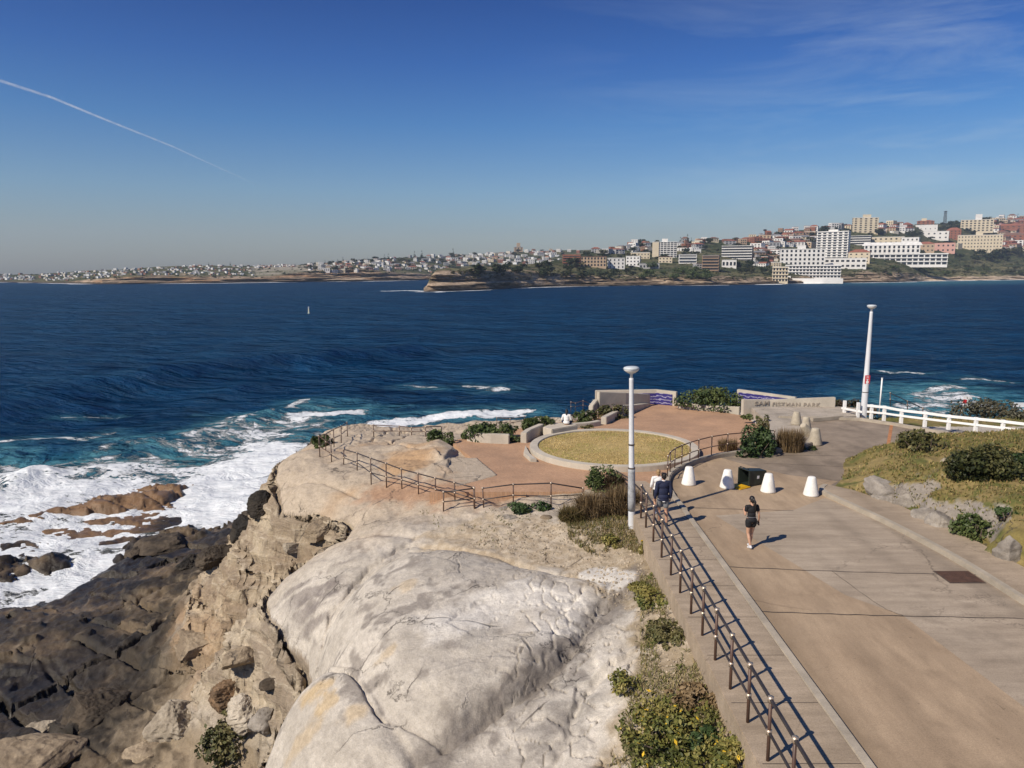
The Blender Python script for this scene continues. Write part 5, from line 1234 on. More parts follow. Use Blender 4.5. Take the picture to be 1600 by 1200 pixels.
px_bush('bush', 'small tidy shrub in the planter under the park name', 1172, 656, 24, 9, 11.3, .7, 700, .07, G_MID, 4, stems=0)
px_bush('bush', 'yellowing shrub strip along the left edge of the apron', 1196, 672, 20, 24, 11.1, 1.4, 900, .07, G_OLIVE, 5, stems=2)
px_bush('bush', 'low green shrub at the foot of the stone bollards', 1262, 706, 30, 12, 11.4, .8, 700, .07, G_MID, 4, stems=2)
px_bush('bush', 'leggy green shrub left of the near lamp post', 947, 772, 56, 46, None, .8, 1500, .10, G_MID, 9, stems=12, aspect=.35)
px_bush('bush', 'creeping dark green plant under the plaza railing', 828, 802, 66, 15, None, .6, 1900, .07, G_DARK, 7, stems=0)
px_bush('bush', 'big dark green spreading bush on top of the mound', 1546, 752, 122, 52, None, .8, 7000, .075, [(.02, .026, .008), (.04, .046, .014), (.06, .062, .02), (.09, .085, .03)], 14)
px_bush('bush', 'dark bush at the far right end of the mound', 1612, 738, 60, 30, None, .9, 2200, .08, G_DARK, 6)
px_bush('bush', 'open twiggy light green shrub on the crest of the mound', 1452, 708, 70, 36, None, .8, 1100, .10, G_OLIVE, 9, stems=16)
px_bush('bush', 'bright green shrub between two rocks of the mound', 1528, 846, 60, 42, None, .8, 2200, .075, G_MID, 7)
px_bush('bush', 'small dark green bush near the right end of the mound', 1577, 808, 26, 18, None, .9, 700, .07, G_DARK, 4)
px_bush('bush', 'dark reddish bush behind the short white fence stub', 1332, 648, 40, 24, 11.0, .9, 1900, .09, [(.03, .02, .012), (.055, .035, .02), (.05, .05, .02)], 6)
px_bush('bush', 'pale green bush at the right end of the park name wall', 1306, 640, 30, 17, 11.0, .9, 1000, .09, G_OLIVE, 5)
px_bush('bush', 'grey green straggly shrub beyond the long white fence', 1545, 654, 96, 32, 10.9, .5, 3000, .09, G_GREY, 10, stems=14)
px_bush('bush', 'grey shrub beside the bench beyond the white fence', 1605, 660, 60, 22, 10.9, .6, 1500, .09, G_GREY, 6, stems=8)
px_bush('bush', 'leafy green shrub at the foot of the big cliff', 356, 1196, 96, 66, None, .9, 2600, .09, G_OLIVE, 9, stems=10)
px_bush('bush', 'compact dark green bush on the rock point inside the railing', 500, 700, 34, 22, None, .8, 1700, .09, G_MID, 6)
px_bush('bush', 'small yellow-flowered plant at the railing foot near the lamp post', 1012, 868, 26, 30, None, .8, 1100, .05, G_LIME, 5, 'plant', stems=3, flowers=.04)
px_bush('bush', 'green cushion plant in the dry grass below the lamp post', 957, 858, 40, 20, None, .9, 1300, .05, G_LIME, 5, 'plant', stems=0)
px_bush('bush', 'trailing green plants against the footpath wall', 1022, 950, 64, 18, None, 1.6, 2600, .05, G_LIME, 14, 'plant', stems=0)
px_bush('bush', 'green succulent clump below the footpath wall', 1046, 1004, 56, 20, None, 1.5, 2600, .05, G_OLIVE, 14, 'plant', stems=0)
px_bush('bush', 'thin green weed patch on the gritty slope', 985, 1092, 56, 34, None, 1.2, 900, .05, G_LIME, 7, 'plant', stems=0)
px_bush('bush', 'dry brown scrub at the top of the flowering groundcover', 1094, 1112, 90, 30, None, .8, 2600, .06, G_BROWN, 8, stems=10)
px_bush('bush', 'thick green groundcover dotted with yellow flowers beside the footpath', 1092, 1196, 190, 46, None, 1.05, 10500, .05, G_LIME, 34, 'plant', stems=6, flowers=.035)
px_bush('bush', 'dark green middle of the flowering groundcover', 1104, 1176, 60, 30, None, 1, 2000, .055, G_DARK, 6, 'plant', stems=0)
px_bush('bush', 'lower edge of the groundcover beside the railing foot', 1165, 1215, 110, 40, None, .8, 3600, .055, G_LIME, 9, 'plant', stems=0, flowers=.02)
px_bush('bush', 'grassy brown fringe on the left side of the groundcover', 1008, 1190, 60, 30, None, 1.3, 2200, .05, G_OLIVE, 14, 'plant', stems=0)

def grass_clump(name, label, px, py, wpx, hpx, z, n, pal, group=None, lean=.35, wd=.012):
    p = hit(px, py) if z is None else P(px, py, z); k = p.y / ray(px, py)[1]; SEED[0] += 1; g = np.random.default_rng(SEED[0])
    rw, h = wpx / FPX * k / 2, hpx / FPX * k
    a = g.uniform(0, 6.283, n); rr = np.sqrt(g.random(n)) * rw * .8
    base = np.stack([np.cos(a) * rr, np.sin(a) * rr * .8, np.full(n, -.04)], 1)
    V, F, c = blades(g, base, h, wd, lean, pal)
    o = link(name, np_mesh(name, V, F, c), M['grassblade'], None, (p.x, p.y + rw * .5, p.z))
    return tag(o, label, 'grass clump', group)
gt = 'tussock grasses'
grass_clump('grass_tussock', 'tall brown dry grass clump beside the dark rounded bush', 1238, 712, 50, 38, 11.35, 2600, G_BROWN, gt, .3)
grass_clump('grass_tussock', 'big brown tussock right behind the near lamp post', 976, 808, 60, 44, None, 2600, G_BROWN, gt, .45)
grass_clump('grass_tussock', 'wide brown tussock left of the near lamp post', 930, 812, 66, 38, None, 2400, G_BROWN, gt, .5)
grass_clump('grass_tussock', 'greenish brown tussock at the left end of the grass bank', 895, 818, 48, 26, None, 1500, [(.09, .075, .025), (.14, .11, .04), (.12, .08, .035)], gt, .6)
grass_clump('grass_tussock', 'dark seedy tussock between leggy shrub and lamp post', 962, 772, 34, 30, None, 1300, [(.05, .035, .02), (.09, .06, .03)], gt, .4)
grass_clump('grass_tussock', 'reddish grass tuft under the striped outcrop of the mound', 1350, 795, 46, 22, None, 1100, [(.13, .10, .03), (.17, .11, .05)], gt, .5)
grass_clump('grass_tussock', 'dry straw tuft at the tip of the rock point', 474, 700, 30, 9, None, 900, G_BROWN, gt, .6)
grass_clump('grass_tussock', 'dry grass tuft behind the curved railing', 1140, 706, 36, 20, 11.0, 900, G_BROWN, gt, .5)
grass_clump('grass_tussock', 'brown grass tuft behind the short white fence', 1362, 648, 24, 12, 11.0, 700, G_BROWN, gt, .5)
# grass and creeping plants nobody could count
def scatter(n, poly_, g, fn=None):
    x0, x1 = min(p[0] for p in poly_), max(p[0] for p in poly_); y0, y1 = min(p[1] for p in poly_), max(p[1] for p in poly_)
    x, y = g.uniform(x0, x1, n * 3), g.uniform(y0, y1, n * 3)
    k = pg_sd(x, y, poly_) > 0
    if fn is not None: k &= fn(x, y)
    return x[k][:n], y[k][:n]
def ground_at(x, y):
    z = np.array([gz(a, b, -99) for a, b in zip(x, y)]); return np.stack([x, y, z], 1)[z > -50]
g = np.random.default_rng(42)
x, y = scatter(21000, [(14.3, 17), (14.2, 24.5), (13.5, 27.6), (12.6, 29.5), (13.4, 30.7), (15.2, 34.2), (17.8, 37), (24, 38), (30, 36), (30, 22)], g, lambda x, y: fbm(x * .6, y * .6, o=3, s=90) * .7 + fbm(x * 2.1, y * 2.1, o=2, s=97) * .3 + .12 * sst(14.5, 18, x) > .46)
b_ = ground_at(x, y); gcl = fbm(b_[:, 0] * .7, b_[:, 1] * .7, o=3, s=98)
V, F, c = blades(g, b_, .11, .022, 1.0, [(.19, .155, .05), (.26, .205, .075), (.13, .135, .035), (.22, .15, .065), (.11, .11, .03)])
tag(link('mound_grass', np_mesh('mound_grass', V, F, c), M['grassblade']), kind='stuff')
a = g.uniform(0, 6.283, 9000); rr = np.sqrt(g.random(9000)); f = (1 - RW / CR) * .985
b_ = np.stack([CX + CR * f * rr * np.cos(a), CY + CRY * f * rr * np.sin(a), np.full(9000, PLAZA_Z + .2) + .05 * (1 - rr)], 1)
lp_ = fbm(b_[:, 0] * .8, b_[:, 1] * .8, o=4, s=141)
V, F, c = blades(g, b_, .05, .016, 1.1, [(.46, .345, .145), (.50, .375, .165), (.42, .31, .12), (.40, .31, .115)])
c *= np.repeat(.72 + .6 * lp_, 6)[:, None] * np.where(np.repeat(lp_, 6)[:, None] < .42, np.array([.82, .98, .75]), 1.0)
tag(link('lawn_grass', np_mesh('lawn_grass', V, F, c), M['grassblade']), kind='stuff')
bank = [P2(870, 800, 11), P2(1000, 770, 11), (4.3, 27), (4.2, 21.8), P2(985, 868, 11), P2(930, 862, 10.9), P2(890, 835, 10.9)]
x, y = scatter(5200, bank, g, lambda x, y: fbm(x * 1.2, y * 1.2, o=3, s=131) > .42); b_ = ground_at(x, y)
V, F, c = blades(g, b_, .15, .012, .8, [(.20, .15, .065), (.14, .12, .04), (.25, .19, .09), (.10, .105, .03)])
x, y = scatter(3800, [P2(1000, 900, 10.9), (4.2, 21.5), (4.2, 12), P2(950, 1200, 10.2), P2(1000, 1050, 10.7)], g, lambda x, y: fbm(x * 1.3, y * 1.3, o=3, s=132) > .47); b_ = ground_at(x, y)
V2, F2, c2 = blades(g, b_, .13, .010, .9, [(.24, .19, .09), (.15, .14, .05), (.30, .24, .12), (.12, .125, .035)])
x, y = scatter(700, [P2(650, 800, 10.3), P2(880, 800, 10.8), P2(940, 870, 10.8), P2(720, 850, 10.4)], g, lambda x, y: fbm(x * 2, y * 2, o=3, s=133) > .60); b_ = ground_at(x, y)
V3, F3, c3 = blades(g, b_, .09, .014, .8, [(.12, .11, .03), (.16, .12, .05), (.08, .09, .02)])
x, y = scatter(5000, [(19, 46.6), (22, 46.4), (26, 45.8), (34, 43.5), (42, 40.5), (46, 44), (36, 49), (26, 51), (20, 51)], g); b_ = ground_at(x, y)
V4, F4, c4 = blades(g, b_, .16, .025, .9, [(.10, .095, .035), (.16, .13, .05), (.07, .08, .025)])
x, y = scatter(1100, [P2(1015, 885, 10.9), (4.15, 21), (4.15, 12.2), P2(1050, 1110, 10.7), P2(1010, 1010, 10.8), P2(1005, 930, 10.8)], g, lambda x, y: fbm(x * 1.6, y * 1.6, o=3, s=134) > .57); b_ = ground_at(x, y)
V5, F5, c5 = blades(g, b_, .10, .022, 1.0, [(.10, .11, .03), (.16, .155, .045), (.07, .085, .02)])
V2, F2, c2 = np.vstack([V2, V5]), np.vstack([F2, F5 + len(V2)]), np.vstack([c2, c5])
n1, n2, n3 = len(V), len(V) + len(V2), len(V) + len(V2) + len(V3)
tag(link('bank_grass', np_mesh('bank_grass', np.vstack([V, V2, V3, V4]), np.vstack([F, F2 + n1, F3 + n2, F4 + n3]), np.vstack([c, c2, c3, c4])), M['grassblade']), kind='stuff')
# loose grit and pebbles on the sandy hollow
def pebbles():
    g = np.random.default_rng(77); x, y = scatter(1500, [P2(720, 850, 10.4), P2(860, 815, 10.7), P2(1000, 850, 11), P2(1030, 960, 10.8), P2(1080, 1060, 10.7), P2(1000, 1100, 10.6), P2(990, 960, 10.7), P2(880, 880, 10.7)], g)
    b_ = ground_at(x, y); V0, F0 = ico(1); n = len(b_)
    s = g.uniform(.012, .05, n) ** 1.0; sc = g.uniform(.5, 1.3, (n, 3)) * s[:, None]
    V = (V0[None] * sc[:, None, :] + g.normal(0, .12, (n, len(V0), 3)) * s[:, None, None] + b_[:, None, :]).reshape(-1, 3)
    F = (F0[None] + (np.arange(n) * len(V0))[:, None, None]).reshape(-1, 3)
    c = np.repeat(np.array([.42, .35, .26]) * g.uniform(.6, 1.3, (n, 1)), len(V0), 0)
    tag(link('gravel', np_mesh('gravel', V, F, c), SANDSTONE), kind='stuff')
pebbles()

# ================================================================== PEOPLE
def skin_mat(name, c): return mat(name, c, .55, .08, 6, 60, obj=True)
M['skin'] = skin_mat('skin', (.50, .29, .19)); M['skin_tan'] = skin_mat('skin_tan', (.42, .23, .145))
M['hair'] = mat('dark_hair', (.012, .009, .008), .5, .3, 20, 90, obj=True)
M['black_cloth'] = mat('black_cloth', (.008, .008, .010), .8, .2, 8, 60, obj=True)
M['belt_grey'] = mat('belt_grey', (.13, .13, .14), .8, .1, 8, 60, obj=True)
M['navy'] = mat('navy_cloth', (.010, .015, .045), .8, .25, 5, 70, obj=True)
M['grey_short'] = mat('grey_shorts', (.16, .165, .175), .85, .15, 8, 60, obj=True)
M['white_cloth'] = mat('white_cloth', (.74, .73, .71), .8, .06, 8, 60, obj=True)
M['shoe_white'] = mat('shoe_white', (.62, .62, .63), .6, .2, 8, 60, obj=True)
M['shoe_black'] = mat('shoe_black', (.015, .015, .016), .6, .2, 8, 60, obj=True)
M['blond'] = mat('fair_hair', (.30, .19, .09), .5, .3, 20, 90, obj=True)
def caps(mb, p, q, r0, r1, n=12):
    p, q = Vector(p), Vector(q); d = (q - p).normalized()
    mb.tube([p - d * r0 * .98, p - d * r0 * .7, p, p + (q - p) * .5, q, q + d * r1 * .7, q + d * r1 * .98], [r0 * .15, r0 * .7, r0, (r0 + r1) / 2, r1, r1 * .7, r1 * .15], n)
def ell(mb, c, r, rot=None):
    V, F = ico(3); m = rot or Matrix.Identity(3)
    mb.add([Vector(c) + m @ Vector((v[0] * r[0], v[1] * r[1], v[2] * r[2])) for v in V], [tuple(f) for f in F.tolist()])
def remesh(mb, name, m, parent, vox=.010, sm=4):
    me = mb.mesh(name); o = bpy.data.objects.new('tmp', me); COL.objects.link(o)
    a = o.modifiers.new('r', 'REMESH'); a.mode = 'VOXEL'; a.voxel_size = vox
    s = o.modifiers.new('s', 'SMOOTH'); s.factor = .5; s.iterations = sm
    dg = bpy.context.evaluated_depsgraph_get(); dg.update(); me2 = bpy.data.meshes.new_from_object(o.evaluated_get(dg)); me2.name = name
    bpy.data.objects.remove(o)
    for p in me2.polygons: p.use_smooth = True
    return link(name, me2, m, parent)
def hand(mb, wrist, d, side, s=1.0, curl=.5):
    """palm, four unequal bent fingers and a thumb leaving the side of the palm; d = hanging direction"""
    w_ = Vector(wrist); d = Vector(d).normalized(); a = Vector((0, 1, 0)); a = (a - d * a.dot(d)).normalized(); inw = Vector((-side, 0, 0)); inw = (inw - d * inw.dot(d)).normalized()
    k = w_ + d * .085 * s
    for t in (-.024, -.008, .008, .024): caps(mb, w_ + a * t * .8 * s, k + a * t * 1.15 * s, .015 * s, .013 * s, 8)
    for t, l in ((-.032, .058), (-.011, .072), (.011, .078), (.032, .070)):
        b0 = k + a * t * s; e1 = b0 + (d * (1 - curl * .3) + inw * curl * .6).normalized() * l * .5 * s; e2 = e1 + (d * (1 - curl * .8) + inw * curl * 1.3).normalized() * l * .5 * s
        caps(mb, b0, e1, .0098 * s, .0088 * s, 8); caps(mb, e1, e2, .0088 * s, .0075 * s, 8)
    b0 = w_ + d * .025 * s + a * .024 * s; e1 = b0 + (a * .8 + d * .6 + inw * .3).normalized() * .038 * s; e2 = e1 + (a * .25 + d * .9 + inw * .4).normalized() * .03 * s
    caps(mb, b0, e1, .0125 * s, .011 * s, 8); caps(mb, e1, e2, .0105 * s, .0085 * s, 8)
def head(mb, c, s=1.0, yaw=0.0):
    m = Matrix.Rotation(yaw, 3, 'Z'); q = lambda x, y, z: Vector(c) + m @ Vector((x * s, y * s, z * s))
    ell(mb, q(0, -.008, .02), (.074 * s, .095 * s, .100 * s), m); ell(mb, q(0, .03, -.055), (.056 * s, .062 * s, .062 * s), m)
    caps(mb, q(0, .088, .015), q(0, .104, -.022), .010 * s, .014 * s, 8); ell(mb, q(0, .078, -.058), (.026 * s, .016 * s, .010 * s), m); ell(mb, q(0, .074, -.095), (.026 * s, .02 * s, .018 * s), m)
    for e in (-1, 1):
        ell(mb, q(e * .076, -.012, -.012), (.011 * s, .022 * s, .032 * s), m); ell(mb, q(e * .030, .082, .022), (.014 * s, .008 * s, .008 * s), m); ell(mb, q(e * .03, .084, .040), (.022 * s, .01 * s, .007 * s), m)
def feet(parent, m, ankles, yaws, sole=None):
    for (x, y, z, pitch), yw in zip(ankles, yaws):
        mb = MB(); caps(mb, (0, -.055, .035), (0, .13, .028), .042, .034, 12); caps(mb, (0, -.035, .04), (0, -.02, .085), .042, .04, 12); caps(mb, (0, .05, .05), (0, 0, .075), .038, .04, 10)
        o = remesh(mb, 'shoe', m, parent, .009, 3); o.location = (x, y, z); o.rotation_euler = (pitch, 0, yw)

def woman(p, rz):
    g = thing('person', 'woman in black T-shirt and black shorts walking up the road, dark ponytail', 'person', p, rz)
    b = MB()
    LH, RH = (-.088, 0, .86), (.088, 0, .86); LK, RK = (-.085, .10, .475), (.065, .02, .47); LA, RA = (-.045, -.06, .10), (.035, .10, .09)
    LK, LA = (-.08, .02, .475), (-.045, -.10, .11); RK, RA = (.07, .09, .47), (.03, .10, .09)
    for h, k, a in ((LH, LK, LA), (RH, RK, RA)):
        caps(b, h, k, .086, .052); caps(b, k, (Vector(k) * .62 + Vector(a) * .38) + Vector((0, -.015, 0)), .050, .052); caps(b, (Vector(k) * .62 + Vector(a) * .38) + Vector((0, -.012, 0)), a, .050, .033)
    ell(b, (0, 0, .90), (.165, .115, .12)); ell(b, (0, .0, 1.06), (.125, .092, .14)); ell(b, (0, 0, 1.22), (.148, .098, .15)); caps(b, (-.115, -.01, 1.335), (.115, -.01, 1.335), .052, .052)
    caps(b, (0, -.015, 1.36), (0, .005, 1.45), .052, .046)
    LS, LE, LW = (-.168, -.005, 1.335), (-.205, .0, 1.085), (-.165, .17, 1.17)
    RS, RE, RW_ = (.168, -.005, 1.335), (.225, -.035, 1.07), (.262, .03, .855)
    caps(b, LS, LE, .046, .036); caps(b, LE, LW, .036, .026); caps(b, RS, RE, .046, .036); caps(b, RE, RW_, .036, .026)
    hand(b, LW, (.25, .75, .5), -1, .92, .6); hand(b, RW_, (.06, .10, -1), 1, .92, .9)
    head(b, (-.01, .01, 1.545), 1.0, R(10))
    remesh(b, 'body', M['skin'], g, .0085, 3)
    s = MB(); ell(s, (0, 0, 1.235), (.160, .110, .155)); ell(s, (0, 0, 1.08), (.134, .102, .13)); ell(s, (0, 0, 1.0), (.142, .110, .06)); caps(s, (-.12, -.01, 1.335), (.12, -.01, 1.335), .062, .062)
    for sgn, sh, el in ((-1, LS, LE), (1, RS, RE)): caps(s, sh, Vector(sh) * .52 + Vector(el) * .48, .060, .056)
    remesh(s, 'shirt', M['black_cloth'], g, .010, 3)
    bl = MB(); ell(bl, (0, 0, 1.0), (.150, .118, .030)); remesh(bl, 'waistband', M['belt_grey'], g, .009, 2)
    t_ = MB(); ell(t_, (0, -.004, .90), (.178, .130, .105))
    for h, k in ((LH, LK), (RH, RK)): caps(t_, h, Vector(h) * .66 + Vector(k) * .34, .104, .094)
    remesh(t_, 'shorts', M['black_cloth'], g, .010, 3)
    hr = MB(); ell(hr, (-.01, -.008, 1.575), (.083, .100, .098)); ell(hr, (-.005, -.055, 1.535), (.074, .062, .085)); caps(hr, (.01, -.10, 1.58), (.035, -.135, 1.50), .030, .036); caps(hr, (.035, -.135, 1.50), (.055, -.12, 1.30), .038, .022); caps(hr, (.055, -.12, 1.30), (.06, -.115, 1.20), .022, .008)
    remesh(hr, 'hair', M['hair'], g, .009, 2)
    feet(g, M['shoe_white'], [(LA[0], LA[1], .02, R(-14)), (RA[0], RA[1], 0, 0)], [R(4), R(-3)])
    # the dark pouch in her right hand is a thing of its own
    return g
pw_ = P(1172, 856, RZ + .005)
wg = woman(pw_, R(8))
m = MB().box((0, 0, 0), (.035, .085, .15))
ph = m.build('phone', M['shoe_black'], None, bevel=.008); ph.location = wg.matrix_basis @ Vector((.262, .055, .775)); ph.rotation_euler = (R(15), R(-8), R(8))
tag(ph, "black phone held in the walking woman's lowered right hand", 'phone')

def man(p, rz):
    g = thing('person', 'man in navy blazer and grey shorts walking along the raised footpath', 'person', p, rz)
    b = MB(); LH, RH = (-.095, 0, .93), (.095, 0, .93); LK, LA = (-.10, .13, .52), (-.09, .10, .09); RK, RA = (.10, -.02, .50), (.095, -.13, .11)
    for h, k, a in ((LH, LK, LA), (RH, RK, RA)):
        caps(b, h, k, .088, .056); c_ = Vector(k) * .64 + Vector(a) * .36 + Vector((0, -.016, 0)); caps(b, k, c_, .053, .057); caps(b, c_, a, .055, .035)
    ell(b, (0, 0, .98), (.165, .12, .12)); ell(b, (0, 0, 1.2), (.16, .11, .2)); ell(b, (0, 0, 1.34), (.18, .115, .14)); caps(b, (-.14, -.01, 1.45), (.14, -.01, 1.45), .06, .06); caps(b, (0, -.015, 1.48), (0, .005, 1.57), .06, .056)
    LS, LE, LW = (-.20, -.01, 1.44), (-.255, -.03, 1.16), (-.275, .03, .92); RS, RE, RW_ = (.20, -.01, 1.44), (.25, -.04, 1.16), (.25, .02, .92)
    for s_, e, w_ in ((LS, LE, LW), (RS, RE, RW_)): caps(b, s_, e, .052, .042); caps(b, e, w_, .042, .03)
    hand(b, LW, (0, .15, -1), -1, 1.02, .6); hand(b, RW_, (0, .15, -1), 1, 1.02, .6); head(b, (0, .012, 1.665), 1.05)
    remesh(b, 'body', M['skin_tan'], g, .0085, 3)
    j = MB(); ell(j, (0, 0, 1.36), (.205, .135, .15)); ell(j, (0, 0, 1.16), (.185, .135, .22)); ell(j, (0, -.005, .97), (.20, .148, .14)); ell(j, (0, -.005, .88), (.205, .15, .06)); caps(j, (-.15, -.012, 1.45), (.15, -.012, 1.45), .078, .078)
    for s_, e, w_ in ((LS, LE, LW), (RS, RE, RW_)): caps(j, s_, e, .076, .064); caps(j, e, Vector(w_) * .92 + Vector(e) * .08, .064, .052)
    remesh(j, 'blazer', M['navy'], g, .010, 3)
    cl = MB(); ell(cl, (0, -.012, 1.525), (.072, .070, .022)); remesh(cl, 'collar', M['white_cloth'], g, .008, 2)
    hm = MB(); ell(hm, (-.01, -.125, .835), (.05, .03, .02)); remesh(hm, 'shirt_tail', M['white_cloth'], g, .008, 2)
    t_ = MB(); ell(t_, (0, 0, .93), (.17, .125, .11))
    for h, k in ((LH, LK), (RH, RK)): caps(t_, h, Vector(h) * .35 + Vector(k) * .65, .108, .092)
    remesh(t_, 'shorts', M['grey_short'], g, .010, 3)
    hr = MB(); ell(hr, (0, -.012, 1.70), (.086, .105, .098)); ell(hr, (0, -.05, 1.66), (.082, .07, .085))
    for i in range(14):
        a = i * 2.4; ell(hr, (.06 * math.cos(a), -.02 + .075 * math.sin(a), 1.735 + .03 * math.sin(i * 1.7)), (.032, .032, .028))
    remesh(hr, 'hair', M['hair'], g, .009, 1)
    feet(g, M['shoe_black'], [(LA[0], LA[1], 0, 0), (RA[0], RA[1], .025, R(-16))], [0, 0])
    return g
man(P(1035, 820, RZ + .135), R(6))
def companion(p, rz, s):
    g = thing('person', 'fair-haired person in white shirt walking half hidden ahead of the man', 'person', p, rz); g.scale = (s, s, s)
    b = MB(); LH, RH = (-.088, 0, .88), (.088, 0, .88)
    for h, k, a in ((LH, (-.085, .08, .48), (-.07, .0, .1)), (RH, (.085, .0, .48), (.07, -.12, .11))):
        caps(b, h, k, .085, .052); caps(b, k, a, .052, .033)
    ell(b, (0, 0, .92), (.16, .115, .12)); ell(b, (0, 0, 1.12), (.14, .1, .2)); ell(b, (0, 0, 1.27), (.155, .1, .13)); caps(b, (-.12, -.01, 1.37), (.12, -.01, 1.37), .052, .052); caps(b, (0, -.01, 1.4), (0, .0, 1.48), .05, .048)
    arms = (((-.18, 0, 1.36), (-.24, -.02, 1.11), (-.25, .07, .90), -1), ((.18, 0, 1.36), (.24, -.02, 1.11), (.25, .07, .90), 1))
    for s_, e, w_, sd_ in arms: caps(b, s_, e, .046, .038); caps(b, e, w_, .038, .028); hand(b, w_, (0, .15, -1), sd_, .95, .6)
    head(b, (0, .01, 1.57), 1.0); remesh(b, 'body', M['skin'], g, .0085, 3)
    t_ = MB(); ell(t_, (0, 0, 1.27), (.175, .118, .14)); ell(t_, (0, 0, 1.08), (.16, .115, .2)); ell(t_, (0, 0, .95), (.175, .125, .09)); caps(t_, (-.12, -.01, 1.37), (.12, -.01, 1.37), .066, .066)
    for s_, e, w_, sd_ in arms: caps(t_, s_, e, .064, .056); caps(t_, e, Vector(e) * .6 + Vector(w_) * .4, .054, .05)
    remesh(t_, 'shirt', M['white_cloth'], g, .010, 3)
    k = MB(); ell(k, (0, 0, .90), (.17, .122, .1))
    for h, q in ((LH, (-.085, .08, .48)), (RH, (.085, .0, .48))): caps(k, h, Vector(h) * .5 + Vector(q) * .5, .098, .085)
    remesh(k, 'shorts', M['black_cloth'], g, .010, 3)
    hr = MB(); ell(hr, (0, -.012, 1.6), (.082, .102, .098)); ell(hr, (0, -.05, 1.54), (.076, .06, .09)); remesh(hr, 'hair', M['blond'], g, .009, 2)
    feet(g, M['shoe_white'], [(-.07, 0, 0, 0), (.07, -.12, .02, R(-14))], [0, 0])
companion((5.07, 26.1, RZ + .135), R(2), .94)
def sitter(p, rz):
    g = thing('person', 'dark-haired person in white top sitting on the stone ledge facing the sea', 'person', p, rz)
    b = MB(); ell(b, (0, 0, .11), (.17, .14, .11)); ell(b, (0, .0, .30), (.13, .1, .2)); ell(b, (0, .02, .46), (.155, .1, .13)); caps(b, (-.12, .02, .55), (.12, .02, .55), .052, .052); caps(b, (0, .02, .58), (0, .05, .66), .05, .048)
    for s in (-1, 1):
        caps(b, (s * .09, .03, .10), (s * .27, .33, .13), .085, .055); caps(b, (s * .27, .33, .13), (-s * .05, .38, .06), .052, .036); caps(b, (-s * .05, .38, .05), (-s * .16, .42, .04), .034, .03)
        caps(b, (s * .18, .02, .54), (s * .26, .06, .30), .046, .036); caps(b, (s * .26, .06, .30), (s * .20, .27, .22), .036, .026); hand(b, (s * .20, .27, .22), (0, 1, -.2), s, .95, .5)
    head(b, (0, .07, .75), 1.0); remesh(b, 'body', M['skin'], g, .009, 3)
    t_ = MB(); ell(t_, (0, 0, .14), (.19, .155, .12)); ell(t_, (0, .0, .30), (.155, .12, .2)); ell(t_, (0, .02, .46), (.172, .115, .14)); caps(t_, (-.12, .02, .55), (.12, .02, .55), .066, .066)
    for s in (-1, 1): caps(t_, (s * .18, .02, .54), (s * .26, .06, .30), .064, .056); caps(t_, (s * .26, .06, .30), (s * .21, .24, .23), .054, .042)
    remesh(t_, 'shirt', M['white_cloth'], g, .010, 3)
    k = MB()
    for s in (-1, 1): caps(k, (s * .09, .03, .11), (s * .27, .33, .13), .094, .064); caps(k, (s * .27, .33, .13), (s * .02, .37, .07), .062, .05)
    remesh(k, 'trousers', M['navy'], g, .010, 3)
    hr = MB(); ell(hr, (0, .05, .79), (.086, .104, .1)); ell(hr, (0, .0, .73), (.082, .065, .11)); caps(hr, (0, -.03, .70), (0, -.05, .58), .06, .035); remesh(hr, 'hair', M['hair'], g, .009, 2)
sitter(P(885, 663.5, PLAZA_Z + .5) + Vector((0, 0, -.01)), R(-12))
# ================================================================== THE TOWN ACROSS THE BAY
WALLC = {'white': (.72, .70, .66), 'cream': (.62, .53, .38), 'grey': (.36, .36, .36), 'pink': (.58, .33, .27), 'brick': (.27, .11, .065), 'brown': (.30, .20, .13), 'dark': (.10, .10, .11), 'tan': (.46, .34, .23)}
ROOFC = {'red': (.26, .095, .06), 'brown': (.17, .095, .07), 'grey': (.20, .20, .205), 'white': (.66, .65, .62)}
FW = {k: mat(k + '_render', c, .85, .07, .08, .6) for k, c in WALLC.items()}
FR = {k: mat(k + '_roof', c, .85, .18, .15, 1.0) for k, c in ROOFC.items()}
M['far_glass'] = mat('far_glass', (.018, .022, .028), .35, .2, .2, 1)
def unit_box(name, m):
    me = MB().box((0, 0, .5), (1, 1, 1)).mesh(name); me.materials.append(m); return me
UB = {k: unit_box('wall', v) for k, v in FW.items()}
UW = unit_box('window', M['far_glass']); 
USLAB = {k: unit_box('balcony', v) for k, v in FW.items()}
UFLAT = {k: unit_box('roof', v) for k, v in FR.items()}
def hip(name, m, gable=False):
    b = MB(); e = .54
    b.add([(-e, -e, 0), (e, -e, 0), (e, e, 0), (-e, e, 0), (-.5 if gable else -.2, 0, 1), (.5 if gable else .2, 0, 1)], [(0, 1, 5, 4), (1, 2, 5), (2, 3, 4, 5), (3, 0, 4), (3, 2, 1, 0)])
    me = b.mesh(name); me.materials.append(m); return me
UHIP = {k: hip('roof', v) for k, v in FR.items()}; UGAB = {k: hip('roof', v, True) for k, v in FR.items()}
def house_wall(name, m):
    b = MB().box((0, 0, .5), (1, 1, 1)); n = len(b.f)
    for z in (.52, .80):
        for x in (-.3, 0, .3): b.box((x, -.503, z), (.16, .012, .15))
        for y in (-.25, .2): b.box((-.503, y, z), (.012, .16, .15))
    me = b.mesh(name); me.materials.append(m); me.materials.append(M['far_glass'])
    for i, p in enumerate(me.polygons):
        c = p.center
        if abs(c.x) > .5004 or abs(c.y) > .5004 or p.area < .03: p.material_index = 1
    return me
UHW = {k: house_wall('wall', v) for k, v in FW.items()}
